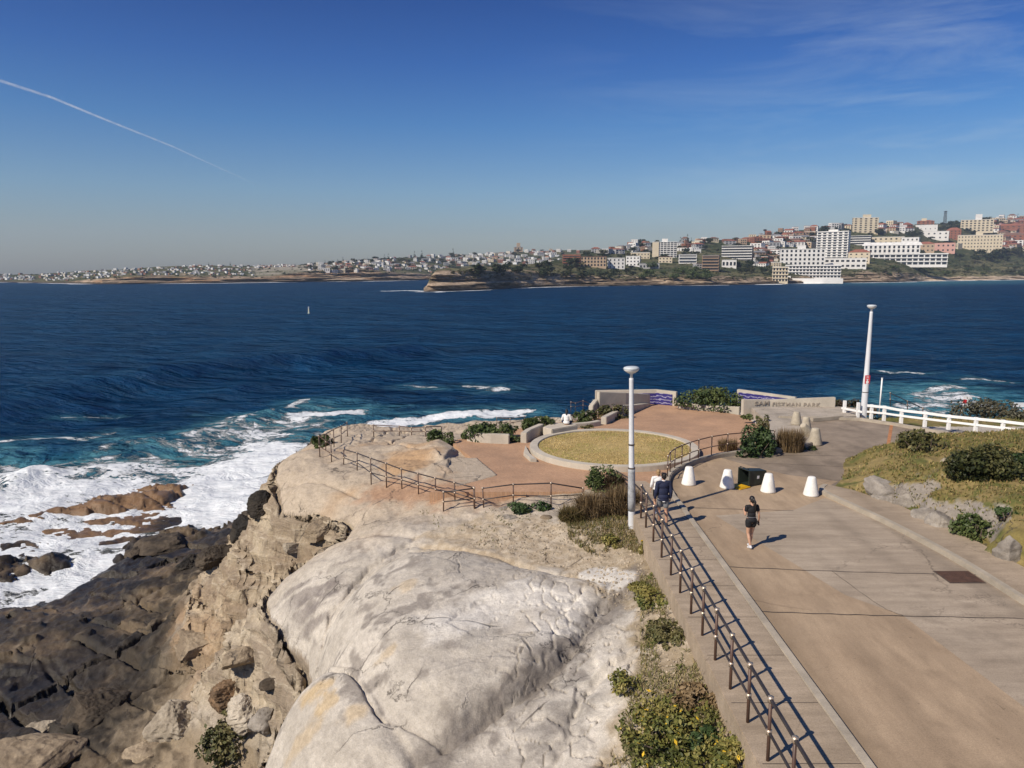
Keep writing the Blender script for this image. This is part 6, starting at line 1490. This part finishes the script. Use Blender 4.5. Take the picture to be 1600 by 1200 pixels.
def put(name, me, parent, loc, scale, rz=0):
    o = link(name, me, None, parent, loc); o.scale = scale; o.rotation_euler = (0, 0, rz); return o

def block(name, label, cat, px0, px1, yt, yb, seg, wall, floors, bays, yaw=0.0, deep=14.0, style='grid', roof='flat', roofc=None, win=(.42, .5), towers=(), skew=0, side=2):
    k = float(far_k(seg, (px0 + px1) / 2, yb)); c = D((px0 + px1) / 2, yb, k); phi = math.atan2(c.x, c.y)
    tot = (px1 - px0) / FPX * k; a = R(yaw); Wd = max(4.0, (tot - deep * abs(math.sin(a))) / math.cos(a)); Ht = (yb - yt) / FPX * k * 1.01
    dp = Vector((math.sin(phi), math.cos(phi), 0)) * (deep * .5)
    g = thing(name, label, cat, c + dp, -phi + a)
    rh = Ht * .22 if roof in ('hip', 'gable') else 0; Hw = Ht - rh
    put('wall', UB[wall], g, (0, 0, -5), (Wd, deep, Hw + 5))
    fh = Hw / floors; bw = Wd / bays
    for f in range(floors):
        z = fh * (f + .28)
        if style == 'grid':
            for j in range(bays): put('window', UW, g, (-Wd / 2 + bw * (j + .5), -deep / 2 - .02, z), (bw * win[0], .3, fh * win[1]))
        elif style == 'band':
            put('window', UW, g, (0, -deep / 2 - .02, z), (Wd * .94, .3, fh * win[1])); put('balcony', USLAB[wall if wall != 'dark' else 'white'], g, (0, -deep / 2 - .6, fh * f - .1), (Wd * 1.0, 1.5, fh * .34))
        elif style == 'arcade':
            put('balcony', USLAB[wall], g, (0, -deep / 2 - .5, fh * (f + .82)), (Wd * 1.01, 1.6, fh * .22))
            for j in range(bays): put('window', UW, g, (-Wd / 2 + bw * (j + .5), -deep / 2 - .02, fh * f + fh * .12), (bw * win[0], .3, fh * win[1]))
        for sd in (-1, 1):
            if side and ((sd < 0 and yaw > 3) or (sd > 0 and yaw < -3)):
                for j in range(side): put('window', UW, g, (sd * (Wd / 2 + .02), -deep / 2 + deep / side * (j + .5), z), (.3, deep / side * .5, fh * win[1]))
    if roof == 'flat': put('roof', UFLAT[roofc or 'white'], g, (0, 0, Hw + .02), (Wd * 1.02, deep * 1.04, .9))
    elif roof == 'hip': put('roof', UHIP[roofc or 'red'], g, (0, 0, Hw + .02), (Wd, deep, rh))
    elif roof == 'gable': put('roof', UGAB[roofc or 'red'], g, (0, 0, Hw + .02), (Wd, deep, rh))
    for (fx, fw, fhh, tw) in towers: put('tower', UB[tw], g, (fx * Wd, 0, Hw + .95), (fw * Wd, deep * .6, fhh * Ht))
    return g
B = block
FL = 'apartment block'
B('apartment_block', 'tall white apartment block with a dark shaded side above the pool club', FL, 1276, 1325, 363, 405, 2, 'white', 11, 6, -14, 18, 'arcade', win=(.6, .5), towers=((.0, .3, .06, 'white'),))
B('apartment_block', 'white ridge tower block with raised lift housing on the skyline', FL, 1332, 1370, 341, 364, 2, 'cream', 7, 5, 12, 16, 'grid', towers=((.05, .3, .2, 'cream'),))
B('apartment_block', 'white flats with dark stair slots behind the pool club', FL, 1219, 1286, 390, 415, 2, 'white', 4, 10, 6, 16, 'grid', win=(.45, .55), towers=((-.02, .18, .22, 'white'),))
B('pool_club', 'long white seaside pool club with open dark arcades at the waterline', 'pool club', 1229, 1310, 415, 434, 2, 'white', 4, 16, 0, 18, 'arcade', win=(.72, .55))
B('pool_club', 'square cream wing at the left end of the seaside pool club', 'pool club', 1206, 1230, 418, 440, 2, 'cream', 4, 5, 4, 16, 'arcade', win=(.6, .6))
k = float(far_k(2, 1260, 439)); c = D(1262, 440.5, k * .985); phi = math.atan2(c.x, c.y)
g = thing('pool_wall', 'low white sea wall of the ocean pool under the pool club', 'sea wall', c, -phi); put('wall', UB['white'], g, (0, 0, -9), (100 / FPX * k, 6, 9 + 5.5 / FPX * k)); put('coping', USLAB['white'], g, (-42 / FPX * k, 0, 4 / FPX * k), (34 / FPX * k, 8, 5 / FPX * k))
B('terrace_building', 'white low modern building stepping behind the pool club', 'building', 1282, 1350, 404, 419, 2, 'white', 2, 9, 0, 16, 'grid', win=(.6, .4))
B('corner_house', 'cream building with red hipped roof between white tower and white terraces', 'building', 1326, 1358, 390, 411, 2, 'cream', 3, 4, -5, 14, 'grid', 'hip', 'red', (.3, .35))
B('apartment_block', 'dark glazed banded building above the red hipped roof', FL, 1324, 1360, 369, 383, 2, 'dark', 4, 4, -10, 14, 'band', 'flat', 'white', (.4, .6))
B('apartment_block', 'cream flats directly above the white terraced complex', FL, 1358, 1409, 371, 387, 2, 'cream', 3, 7, 0, 14, 'grid', win=(.35, .4))
B('apartment_block', 'large white complex with pitched white roof and tall window slots', FL, 1353, 1432, 379, 402, 2, 'white', 3, 12, 0, 18, 'grid', 'gable', 'white', (.45, .7))
B('apartment_block', 'white slab at the right end of the terraced complex', FL, 1408, 1434, 372, 402, 2, 'white', 5, 4, -8, 16, 'grid', win=(.35, .4))
B('terrace_building', 'long white terraced beachfront building with dark balcony bays', 'building', 1360, 1472, 397, 414, 2, 'white', 3, 14, 3, 18, 'arcade', win=(.78, .6))
B('pavilion', 'small cream arched pavilion at the end of the white terraces', 'pavilion', 1453, 1476, 408, 416, 2, 'cream', 1, 6, 0, 10, 'grid', win=(.4, .6))
B('flats', 'cream low flats with red roof beside the pink building', 'flats', 1434, 1458, 378, 394, 2, 'tan', 2, 4, 0, 12, 'grid', 'hip', 'red', (.35, .35))
B('flats', 'pink building among trees above the beach', 'flats', 1457, 1490, 380, 394, 2, 'pink', 2, 5, -4, 12, 'grid', 'flat', 'red', (.35, .35))
B('hotel', 'long cream hotel with rows of small windows and a central turret', 'hotel', 1499, 1560, 368, 393, 2, 'cream', 5, 14, 2, 18, 'grid', 'flat', 'white', (.36, .4), towers=((-.02, .16, .2, 'cream'),))
B('apartment_block', 'cream balconied ridge block with a tall lift tower above the long hotel', FL, 1503, 1548, 344, 362, 2, 'cream', 5, 8, 4, 16, 'grid', win=(.5, .5), towers=((.04, .2, .45, 'white'),))
B('office', 'white windowless hall below the lattice mast', 'building', 1423, 1462, 352, 361, 2, 'white', 1, 6, 0, 14, 'grid', 'flat', 'white', (.15, .2))
B('office', 'white three-storey block with few dark windows below the white hall', 'building', 1440, 1480, 362, 374, 2, 'white', 2, 5, -6, 14, 'grid', 'flat', 'white', (.3, .35))
B('brick_flats', 'red brick flats right of the white three-storey block', 'flats', 1479, 1500, 356, 374, 2, 'brick', 4, 4, -4, 14, 'grid', 'hip', 'red', (.35, .4))
B('brick_flats', 'red brick flats high at the right edge behind the ridge block', 'flats', 1548, 1600, 350, 363, 2, 'brick', 3, 7, 3, 14, 'grid', 'hip', 'red', (.4, .35))
B('brick_flats', 'red brick flats with brown roof right of the long hotel', 'flats', 1560, 1602, 364, 380, 2, 'brick', 3, 6, 3, 14, 'grid', 'hip', 'brown', (.4, .35))
B('red_tower', 'orange-red roofed pile with pale turret on the skyline left of the mast', 'building', 1434, 1458, 344, 352, 2, 'brick', 2, 4, 0, 12, 'grid', 'hip', 'red', towers=((-.1, .3, .5, 'cream'),))
B('brick_flats', 'bright orange brick flats above the dark trees of the far point', 'flats', 879, 908, 399, 415, 2, 'brick', 4, 6, -6, 12, 'band', 'flat', 'red', (.4, .4))
B('flats', 'arcaded white and brown flats right of the orange brick flats', 'flats', 907, 947, 402, 417, 2, 'tan', 3, 8, 0, 12, 'grid', 'flat', 'brown', (.5, .6))
B('flats', 'pair of sharp white modern villas beside the arcaded flats', 'flats', 949, 976, 404, 420, 2, 'white', 3, 4, 8, 12, 'grid', 'flat', 'white', (.3, .5))
B('flats', 'white cubist villas right of the sharp white pair', 'flats', 978, 1001, 401, 416, 2, 'white', 3, 4, -8, 12, 'grid', 'flat', 'white', (.4, .4))
B('flats', 'long grey roofed shed-like flats near the shore scrub', 'flats', 999, 1030, 412, 420, 2, 'grey', 1, 6, 0, 12, 'grid', 'flat', 'grey', (.5, .4))
B('apartment_block', 'tall slab with a blank white end wall and a dark gridded face', FL, 1021, 1057, 379, 402, 2, 'white', 8, 7, 0, 14, 'grid', win=(.8, .62), towers=((-.02, .25, .2, 'white'),))
B('end_wall', 'pale blank stair tower at the left of the gridded slab', 'building', 1019, 1029, 379, 402, 2, 'cream', 8, 1, 0, 15, 'none')
B('flats', 'cream blocks left of the gridded slab', 'flats', 985, 1015, 395, 405, 2, 'cream', 2, 6, 4, 12, 'grid', 'flat', 'white', (.3, .4))
B('flats', 'yellowish flats under the gridded slab', 'flats', 1029, 1050, 402, 411, 2, 'cream', 2, 4, 0, 12, 'grid', 'flat', 'brown', (.4, .4))
B('flats', 'white curved-front flats beside a white carport', 'flats', 1060, 1088, 398, 412, 2, 'white', 3, 7, 5, 12, 'band', 'flat', 'grey', (.4, .45))
B('flats', 'brown and grey rounded balcony flats close to the shore', 'flats', 1097, 1124, 400, 423, 2, 'brown', 5, 5, -8, 13, 'band', 'flat', 'grey', (.4, .5))
B('flats', 'white garage block at the foot of the rounded balcony flats', 'flats', 1128, 1150, 407, 418, 2, 'white', 1, 4, 0, 10, 'grid', 'flat', 'white', (.6, .5))
B('apartment_block', 'stepped dark glass block with white balcony bands', FL, 1128, 1176, 385, 405, 2, 'dark', 5, 6, -10, 16, 'band', 'flat', 'white', (.4, .6))
B('church', 'pale domed church tower alone on the left skyline', 'church', 803, 817, 385, 392, 1, 'tan', 2, 3, 6, 10, 'grid', 'hip', 'grey', towers=((0, .4, .9, 'tan'),))
B('apartment_block', 'small white tower block on the skyline left of the twin pines', FL, 986, 998, 375, 384, 2, 'white', 5, 4, -14, 10, 'grid', win=(.4, .5))
# lattice mast and water tower on the ridge
k = float(far_k(2, 1476, 351)); c = D(1476, 351, k); hm_ = 21 / FPX * k
g = thing('lattice_mast', 'dark steel lattice mast standing on the right skyline', 'mast', c)
for sx_, sy_ in ((-1, -1), (1, -1), (1, 1), (-1, 1)): MB().tube([(sx_ * 4.2, sy_ * 4.2, -6), (sx_ * 2.4, sy_ * 2.4, hm_)], .55, 5).build('leg', M['rail_dark'], g)
br = MB()
for i in range(7):
    z0, z1 = hm_ * i / 7, hm_ * (i + 1) / 7; w0_, w1_ = 4.2 - 1.8 * i / 7, 4.2 - 1.8 * (i + 1) / 7
    for a, b_ in (((-1, -1), (1, -1)), ((1, -1), (1, 1)), ((1, 1), (-1, 1)), ((-1, 1), (-1, -1))):
        br.tube([(a[0] * w0_, a[1] * w0_, z0), (b_[0] * w1_, b_[1] * w1_, z1)], .25, 4); br.tube([(b_[0] * w0_, b_[1] * w0_, z0), (a[0] * w1_, a[1] * w1_, z1)], .25, 4)
br.build('lattice', M['rail_dark'], g); MB().box((0, 0, hm_ - 2), (9, 9, .8)).build('platform', M['rail_dark'], g)
k = float(far_k(2, 1195, 368)); c = D(1195, 368, k)
g = thing('water_tower', 'little dark water tower on the ridge above the red roofs', 'water tower', c)
MB().lathe([(.8, -5), (.8, 10)], 8).build('shaft', M['rail_dark'], g); MB().lathe([(1, 10), (4, 12), (4.2, 14.5), (.5, 15.5)], 12).build('tank', M['rail_dark'], g)

# ---- scattered houses: positions drawn on the hillsides, kept apart, away from the big blocks
BIG = [(1216, 1288, 388, 443), (1274, 1328, 360, 443), (1326, 1440, 366, 418), (1432, 1492, 376, 418), (1497, 1562, 364, 396), (1500, 1550, 336, 362), (1330, 1372, 340, 364), (876, 1002, 398, 421), (1017, 1060, 376, 404), (1095, 1178, 384, 424), (1422, 1502, 350, 376), (1000, 1090, 398, 421)]
ORD = ['first', 'second', 'third', 'fourth', 'fifth', 'sixth', 'seventh', 'eighth', 'ninth', 'tenth', 'eleventh', 'twelfth', 'thirteenth', 'fourteenth', 'fifteenth', 'sixteenth', 'seventeenth', 'eighteenth', 'nineteenth', 'twentieth']
g = np.random.default_rng(2024); spots = []
def try_spots(n, seg, x0, x1, fy, gap, lim=6000):
    c_ = 0
    for _ in range(lim):
        if c_ >= n: break
        px = g.uniform(x0, x1); lo, hi = fy(px)
        if hi <= lo: continue
        py = g.uniform(lo, hi)
        if any(a - 2 < px < b_ + 2 and c - 2 < py < d + 3 for a, b_, c, d in BIG): continue
        if any(abs(px - q[0]) < gap[0] and abs(py - q[1]) < gap[1] for q in spots): continue
        spots.append((px, py, seg)); c_ += 1
try_spots(112, 2, 890, 1640, lambda x: (S2(x) + 1.5, min(W2(x) - 24, 420) if x < 1480 else 392), (9.5, 3.2))
try_spots(62, 2, 1180, 1640, lambda x: (S2(x) + 1, S2(x) + 26), (10, 3))
try_spots(120, 1, 500, 905, lambda x: (S1(x) + 1.0, W1(x) - 15 if x < 700 else 416), (6.2, 2.4))
hs = []
for px, py, seg in spots:
    right = px > 1150
    wl = g.choice(['white', 'cream', 'grey', 'brick', 'tan', 'brown', 'pink'], p=[.30, .18, .08, .20, .14, .07, .03] if right else [.52, .14, .12, .07, .08, .05, .02])
    rf = g.choice(['red', 'brown', 'grey', 'white'], p=[.52, .18, .15, .15] if right else [.22, .14, .30, .34])
    ty = g.choice(['hip', 'gable', 'flat'], p=[.45, .25, .30]) if rf != 'white' else 'flat'
    hs.append([px, py, seg, wl, rf, ty])
def house_row(px, py, seg):
    wl, sk = (W1, S1) if seg == 1 else (W2, S2); f = (wl(px) - py) / max(wl(px) - sk(px), 1)
    return 'skyline' if f > .93 else 'upper' if f > .72 else 'middle' if f > .5 else 'lower'
SECT = [(575, 'above the left orange cliffs'), (680, 'left of the far rocky point'), (800, 'behind the far rocky point'), (905, 'left of the orange flats'), (1020, 'left of the gridded slab'), (1130, 'right of the gridded slab'),
        (1220, 'above the dark glass block'), (1335, 'around the tall white block'), (1440, 'above the white terraces'), (1500, 'below the lattice mast'), (1700, 'around the long cream hotel')]
rows_ = {}
for h in sorted(hs, key=lambda q: q[0]):
    sec = next(s for a, s in SECT if h[0] < a)
    key = (h[3], h[4], h[5], house_row(h[0], h[1], h[2]), sec); rows_.setdefault(key, []).append(h)
for key, lst in rows_.items():
    wl, rf, ty, row, sec = key
    base = f"{row} {wl} house with {ty + ' ' if ty == 'flat' else ''}{rf} roof {sec}"
    for i, h in enumerate(lst):
        px, py, seg = h[:3]; k = float(far_k(seg, px, py)); c = D(px, py, k); phi = math.atan2(c.x, c.y)
        w_ = (g.uniform(9, 19) if seg == 2 else g.uniform(5.5, 11)) / FPX * k * (.75 if py < (S1 if seg == 1 else S2)(px) + 6 else 1); dp = w_ * g.uniform(.7, 1.1); hh = (g.uniform(4.5, 8.5) if seg == 2 else g.uniform(2.8, 4.8)) / FPX * k
        lab = base if len(lst) == 1 else f"{ORD[i]}-from-left {base}"
        o = thing('house', lab, 'house', c, -phi + g.uniform(-.6, .6), 'houses across the bay')
        if ty != 'flat': hh *= .8
        put('wall', UHW[wl], o, (0, 0, -5), (w_, dp, hh + 5))
        put('roof', (UHIP if ty == 'hip' else UGAB if ty == 'gable' else UFLAT)[rf], o, (0, 0, hh + .02), (w_, dp, hh * .42 if ty != 'flat' else .7))
# the countless small houses of the far left coast: one mass
def mass():
    V, F, c = [], [], []; gg = np.random.default_rng(5); n = 0
    bx = np.array([(-.5, -.5, 0), (.5, -.5, 0), (.5, .5, 0), (-.5, .5, 0), (-.5, -.5, 1), (.5, -.5, 1), (.5, .5, 1), (-.5, .5, 1)])
    fx = np.array([(0, 1, 5, 4), (1, 2, 6, 5), (2, 3, 7, 6), (3, 0, 4, 7), (4, 5, 6, 7), (3, 2, 1, 0)])
    for q_ in range(1120):
        seg = 1 if q_ < 820 else 2
        px = gg.uniform(-150, 460) if q_ < 620 else gg.uniform(480, 890) if seg == 1 else gg.uniform(900, 1640)
        lo, hi = (float(S1(px)) + .5, float(W1(px) - max(3.5, H1(px) + 1))) if seg == 1 else (float(S2(px)) + 1, min(float(W2(px)) - 24, 416.0 if px < 1480 else 396.0))
        if 395 < px < 470: hi = min(hi, lo + 3)
        if px > 700 and seg == 1: hi = min(hi, 415)
        if hi <= lo: continue
        py = gg.uniform(lo, hi)
        if seg == 2 and any(a - 3 < px < b_ + 3 and c_ - 1 < py < d_ + 5 for a, b_, c_, d_ in BIG): continue
        big_ = 1 if q_ < 620 else 1.35 if seg == 1 else 2.1
        k = float(far_k(seg, px, py)); p = np.array(D(px, py, k)); s = np.array([gg.uniform(2.2, 5), gg.uniform(2.5, 5), gg.uniform(1.4, 2.8)]) * big_ / FPX * k
        a = gg.uniform(-.5, .5); q = bx * s * np.array([1, 1, 1.6]); q[:, 2] -= s[2] * .6
        x, y = q[:, 0] * math.cos(a) - q[:, 1] * math.sin(a), q[:, 0] * math.sin(a) + q[:, 1] * math.cos(a)
        V.append(np.stack([x, y, q[:, 2]], 1) + p); F.append(fx + n); n += 8
        cc = np.array([(.66, .65, .63), (.55, .50, .42), (.34, .33, .33), (.28, .15, .11), (.72, .72, .70), (.27, .11, .065), (.24, .10, .06), (.46, .34, .23)][gg.integers(0, 5 if seg == 1 else 8)]); c.append(np.tile(cc, (8, 1)))
    tag(link('distant_houses', np_mesh('distant_houses', np.vstack(V), np.vstack(F), np.vstack(c)), M['leaf']), kind='stuff')
mass()
# ---- trees
def far_tree_mesh(seed, pal, kind):
    gg = np.random.default_rng(seed)
    if kind == 'pine':
        lobes = [(0, 0, .16 + .82 * i / 9, .19 * (1 - i / 10.5), .19 * (1 - i / 10.5), .035) for i in range(10)]; V, F, c = leaf_cloud(gg, 420, lobes, .045, pal, .2)
    else:
        lobes = [(gg.uniform(-.28, .28), gg.uniform(-.28, .28), gg.uniform(.38, .68), gg.uniform(.2, .32), gg.uniform(.2, .32), gg.uniform(.16, .26)) for _ in range(6)]; V, F, c = leaf_cloud(gg, 620, lobes, .075, pal, .3)
    me = np_mesh('crown', V, F, c); me.materials.append(M['leaf'])
    t_ = MB().tube([(0, 0, -.12), (.01, 0, .3), (0, .01, .6)], [.03, .022, .01], 6).mesh('trunk'); t_.materials.append(M['trunk'])
    return me, t_
T_DK = [(.016, .026, .012), (.032, .045, .018), (.052, .066, .027)]; T_OL = [(.032, .038, .015), (.058, .062, .025), (.09, .088, .04)]; T_GR = [(.034, .052, .015), (.062, .088, .026), (.095, .12, .042)]
TM = {'dark': [far_tree_mesh(i, T_DK, 'b') for i in (1, 2, 3)], 'olive': [far_tree_mesh(i, T_OL, 'b') for i in (4, 5, 6)], 'green': [far_tree_mesh(i, T_GR, 'b') for i in (7, 8)], 'pine': [far_tree_mesh(i, T_DK, 'pine') for i in (9, 10)]}
trees = []
def tree(px, py, seg, hpx, kind, wf=1.0): trees.append((px, py, seg, hpx, kind, wf))
for px, py, seg, h in [(648, 404, 1, 12), (659, 403, 1, 12), (708, 402, 1, 14), (601, 407, 1, 10), (607, 407, 1, 11), (536, 410, 1, 9), (528, 411, 1, 7), (508, 413, 1, 7), (493, 414, 1, 7), (574, 408, 1, 6), (1063, 381, 2, 11), (1074, 380, 2, 14), (1080, 380, 2, 9), (1206, 366, 2, 5), (326, 416, 1, 6), (360, 415, 1, 6), (1590, 343, 2, 9), (584, 408, 1, 5), (590, 407, 1, 6)]: tree(px, py, seg, h, 'pine', 1.1)
g2 = np.random.default_rng(31)
for i in range(34):
    px = g2.uniform(738, 905); tree(px, g2.uniform(418, 431) if px < 840 else g2.uniform(414, 434), 2, g2.uniform(9, 16), 'dark' if g2.random() < .7 else 'olive', 1.5)
for i in range(34):
    px = g2.uniform(905, 1110); tree(px, g2.uniform(419, 438), 2, g2.uniform(7, 13), 'green' if px > 990 else 'dark', 1.5)
for i in range(38):
    px = g2.uniform(1140, 1216); tree(px, g2.uniform(396, 430), 2, g2.uniform(7, 13), 'dark' if g2.random() < .6 else 'olive', 1.4)
for i in range(26):
    px = g2.uniform(1375, 1600); tree(px, g2.uniform(418, 431), 2, g2.uniform(6, 10), 'green' if g2.random() < .6 else 'olive', 1.6)
for i in range(26):
    px = g2.uniform(1478, 1600); tree(px, g2.uniform(396, 411), 2, g2.uniform(8, 15), 'dark' if g2.random() < .7 else 'olive', 1.4)
for i in range(120):
    px = g2.uniform(895, 1640); tree(px, g2.uniform(S2(px) + 1, S2(px) + 26), 2, g2.uniform(5, 12), 'dark' if g2.random() < .6 else 'olive', 1.5)
for i in range(90):
    px = g2.uniform(470, 890); tree(px, g2.uniform(S1(px) + 1, min(W1(px) - 10, 424)), 1, g2.uniform(3.5, 8), 'dark' if g2.random() < .7 else 'olive', 1.7)
NAMES = {'pine': 'tall conical pine', 'dark': 'dark green tree', 'olive': 'olive green tree', 'green': 'bright green tree'}
trows = {}
for t_ in sorted(trees): trows.setdefault((t_[4], house_row(t_[0], t_[1], t_[2]), next(s for a, s in SECT if t_[0] < a)), []).append(t_)
for (kind, row, sec), lst in trows.items():
    for i, (px, py, seg, hpx, kd, wf) in enumerate(lst):
        if any(a + 3 < px < b_ - 3 and c + 3 < py - hpx * .3 < d for a, b_, c, d in BIG[:5]) and kd != 'pine': continue
        k = float(far_k(seg, px, py)); c = D(px, py, k); s = hpx / FPX * k
        lab = f"{row} {NAMES[kd]} {sec}" if len(lst) == 1 else f"{ORD[i]}-from-left {row} {NAMES[kd]} {sec}" if i < len(ORD) else f"{row} {NAMES[kd]} towards the right end, {sec}"
        o = thing('tree', lab, 'tree', c, g2.uniform(0, 6.28), 'trees across the bay' if kd != 'pine' else 'pines across the bay'); o.scale = (s * wf, s * wf, s)
        cm, tm_ = TM[kd][(i + int(px)) % len(TM[kd])]; link('crown', cm, None, o); link('trunk', tm_, None, o)
# low scrub over the far slopes: nobody could count it
def scrub():
    gg = np.random.default_rng(8); V, F, c = [], [], []; n = 0
    for seg, x0, x1, num, lo, hi, pal in ((2, 700, 1660, 1500, 6, 34, T_OL), (1, 380, 690, 120, 15, 26, T_OL), (1, -150, 460, 260, 3, 14, T_DK), (2, 900, 1660, 900, 30, 100, T_DK), (1, 470, 900, 420, 10, 44, T_DK)):
        for _ in range(num):
            px = gg.uniform(x0, x1); wl, sk = (W1, S1) if seg == 1 else (W2, S2); A = float(wl(px) - sk(px)); a = min(gg.uniform(lo, hi), A * .98)
            if a < (H1 if seg == 1 else H2)(px) * (.45 if gg.random() < .3 else .8) or (px > 1440 and a < 7): continue
            k = float(far_k(seg, px, wl(px) - a)); p = np.array(D(px, float(wl(px) - a), k)); s = gg.uniform(1.6, 5) / FPX * k
            m_ = 34; d = gg.normal(size=(m_, 3)); d /= np.linalg.norm(d, axis=1, keepdims=True); q = d * np.array([s * .6, s * .6, s * .42]) * gg.uniform(.6, 1.05, (m_, 1)); q[:, 2] = np.abs(q[:, 2]) * 1.0 - s * .08
            nr = d + gg.normal(0, .5, (m_, 3)); nr /= np.linalg.norm(nr, axis=1, keepdims=True); u = np.cross(nr, gg.normal(size=(m_, 3))); u /= np.linalg.norm(u, axis=1, keepdims=True); w_ = np.cross(nr, u); ss = s * .22
            V.append((np.stack([q - u * ss, q + w_ * ss * .7, q + u * ss, q - w_ * ss * .7], 1) + p).reshape(-1, 3)); F.append(np.arange(4 * m_).reshape(m_, 4) + n); n += 4 * m_
            cc = np.array(pal)[gg.integers(0, 3, m_)] * gg.uniform(.8, 1.4); c.append(np.repeat(cc, 4, 0))
    tag(link('shore_scrub', np_mesh('shore_scrub', np.vstack(V), np.vstack(F), np.vstack(c)), M['leaf']), kind='stuff')
scrub()
# ------------------------------------------------------------------ vapour trail, high beyond the haze
def trail():
    pts = [D(*q, 9000) for q in [(-60, 103), (0, 126), (80, 152), (150, 181), (215, 207), (270, 229), (320, 252), (360, 270), (400, 288), (430, 300)]]
    o = MB().tube(pts, [24, 21, 17, 15, 14, 12, 11, 9, 6, 2], 10).build('contrail', None, None, True)
    m = bpy.data.materials.new('vapour'); m.use_nodes = True; t = m.node_tree; t.nodes.clear()
    ou = t.nodes.new('ShaderNodeOutputMaterial'); d = t.nodes.new('ShaderNodeBsdfDiffuse'); d.inputs['Color'].default_value = (.85, .87, .9, 1); tr = t.nodes.new('ShaderNodeBsdfTransparent')
    mxs = t.nodes.new('ShaderNodeMixShader'); lw_ = t.nodes.new('ShaderNodeLayerWeight'); lw_.inputs['Blend'].default_value = .35
    n = noise(t, .012, 5, .6); f = math_n(t, 'MULTIPLY', math_n(t, 'SUBTRACT', 1.0, lw_.outputs['Facing']), ramp(t, n, .3, .7, .08, .34))
    geo = t.nodes.new('ShaderNodeNewGeometry'); sp = t.nodes.new('ShaderNodeSeparateXYZ'); t.links.new(geo.outputs['Position'], sp.inputs[0]); f = math_n(t, 'MULTIPLY', f, ramp(t, sp.outputs['X'], -2750, -5200))
    t.links.new(f, mxs.inputs[0]); t.links.new(tr.outputs[0], mxs.inputs[1]); t.links.new(d.outputs[0], mxs.inputs[2]); t.links.new(mxs.outputs[0], ou.inputs['Surface'])
    o.data.materials.append(m); tag(o, kind='stuff')
trail()
# ------------------------------------------------------------------ the air over the bay
def haze():
    me = MB().box((0, 2600, 145), (9000, 6000, 310)).mesh('haze')
    m = bpy.data.materials.new('haze_air'); m.use_nodes = True; t = m.node_tree; t.nodes.clear()
    o = t.nodes.new('ShaderNodeOutputMaterial'); v = t.nodes.new('ShaderNodeVolumePrincipled')
    v.inputs['Color'].default_value = (.62, .74, .90, 1); v.inputs['Density'].default_value = 0.000085; v.inputs['Anisotropy'].default_value = .2
    t.links.new(v.outputs[0], o.inputs['Volume'])
    tag(link('haze', me, m), kind='stuff')
haze()
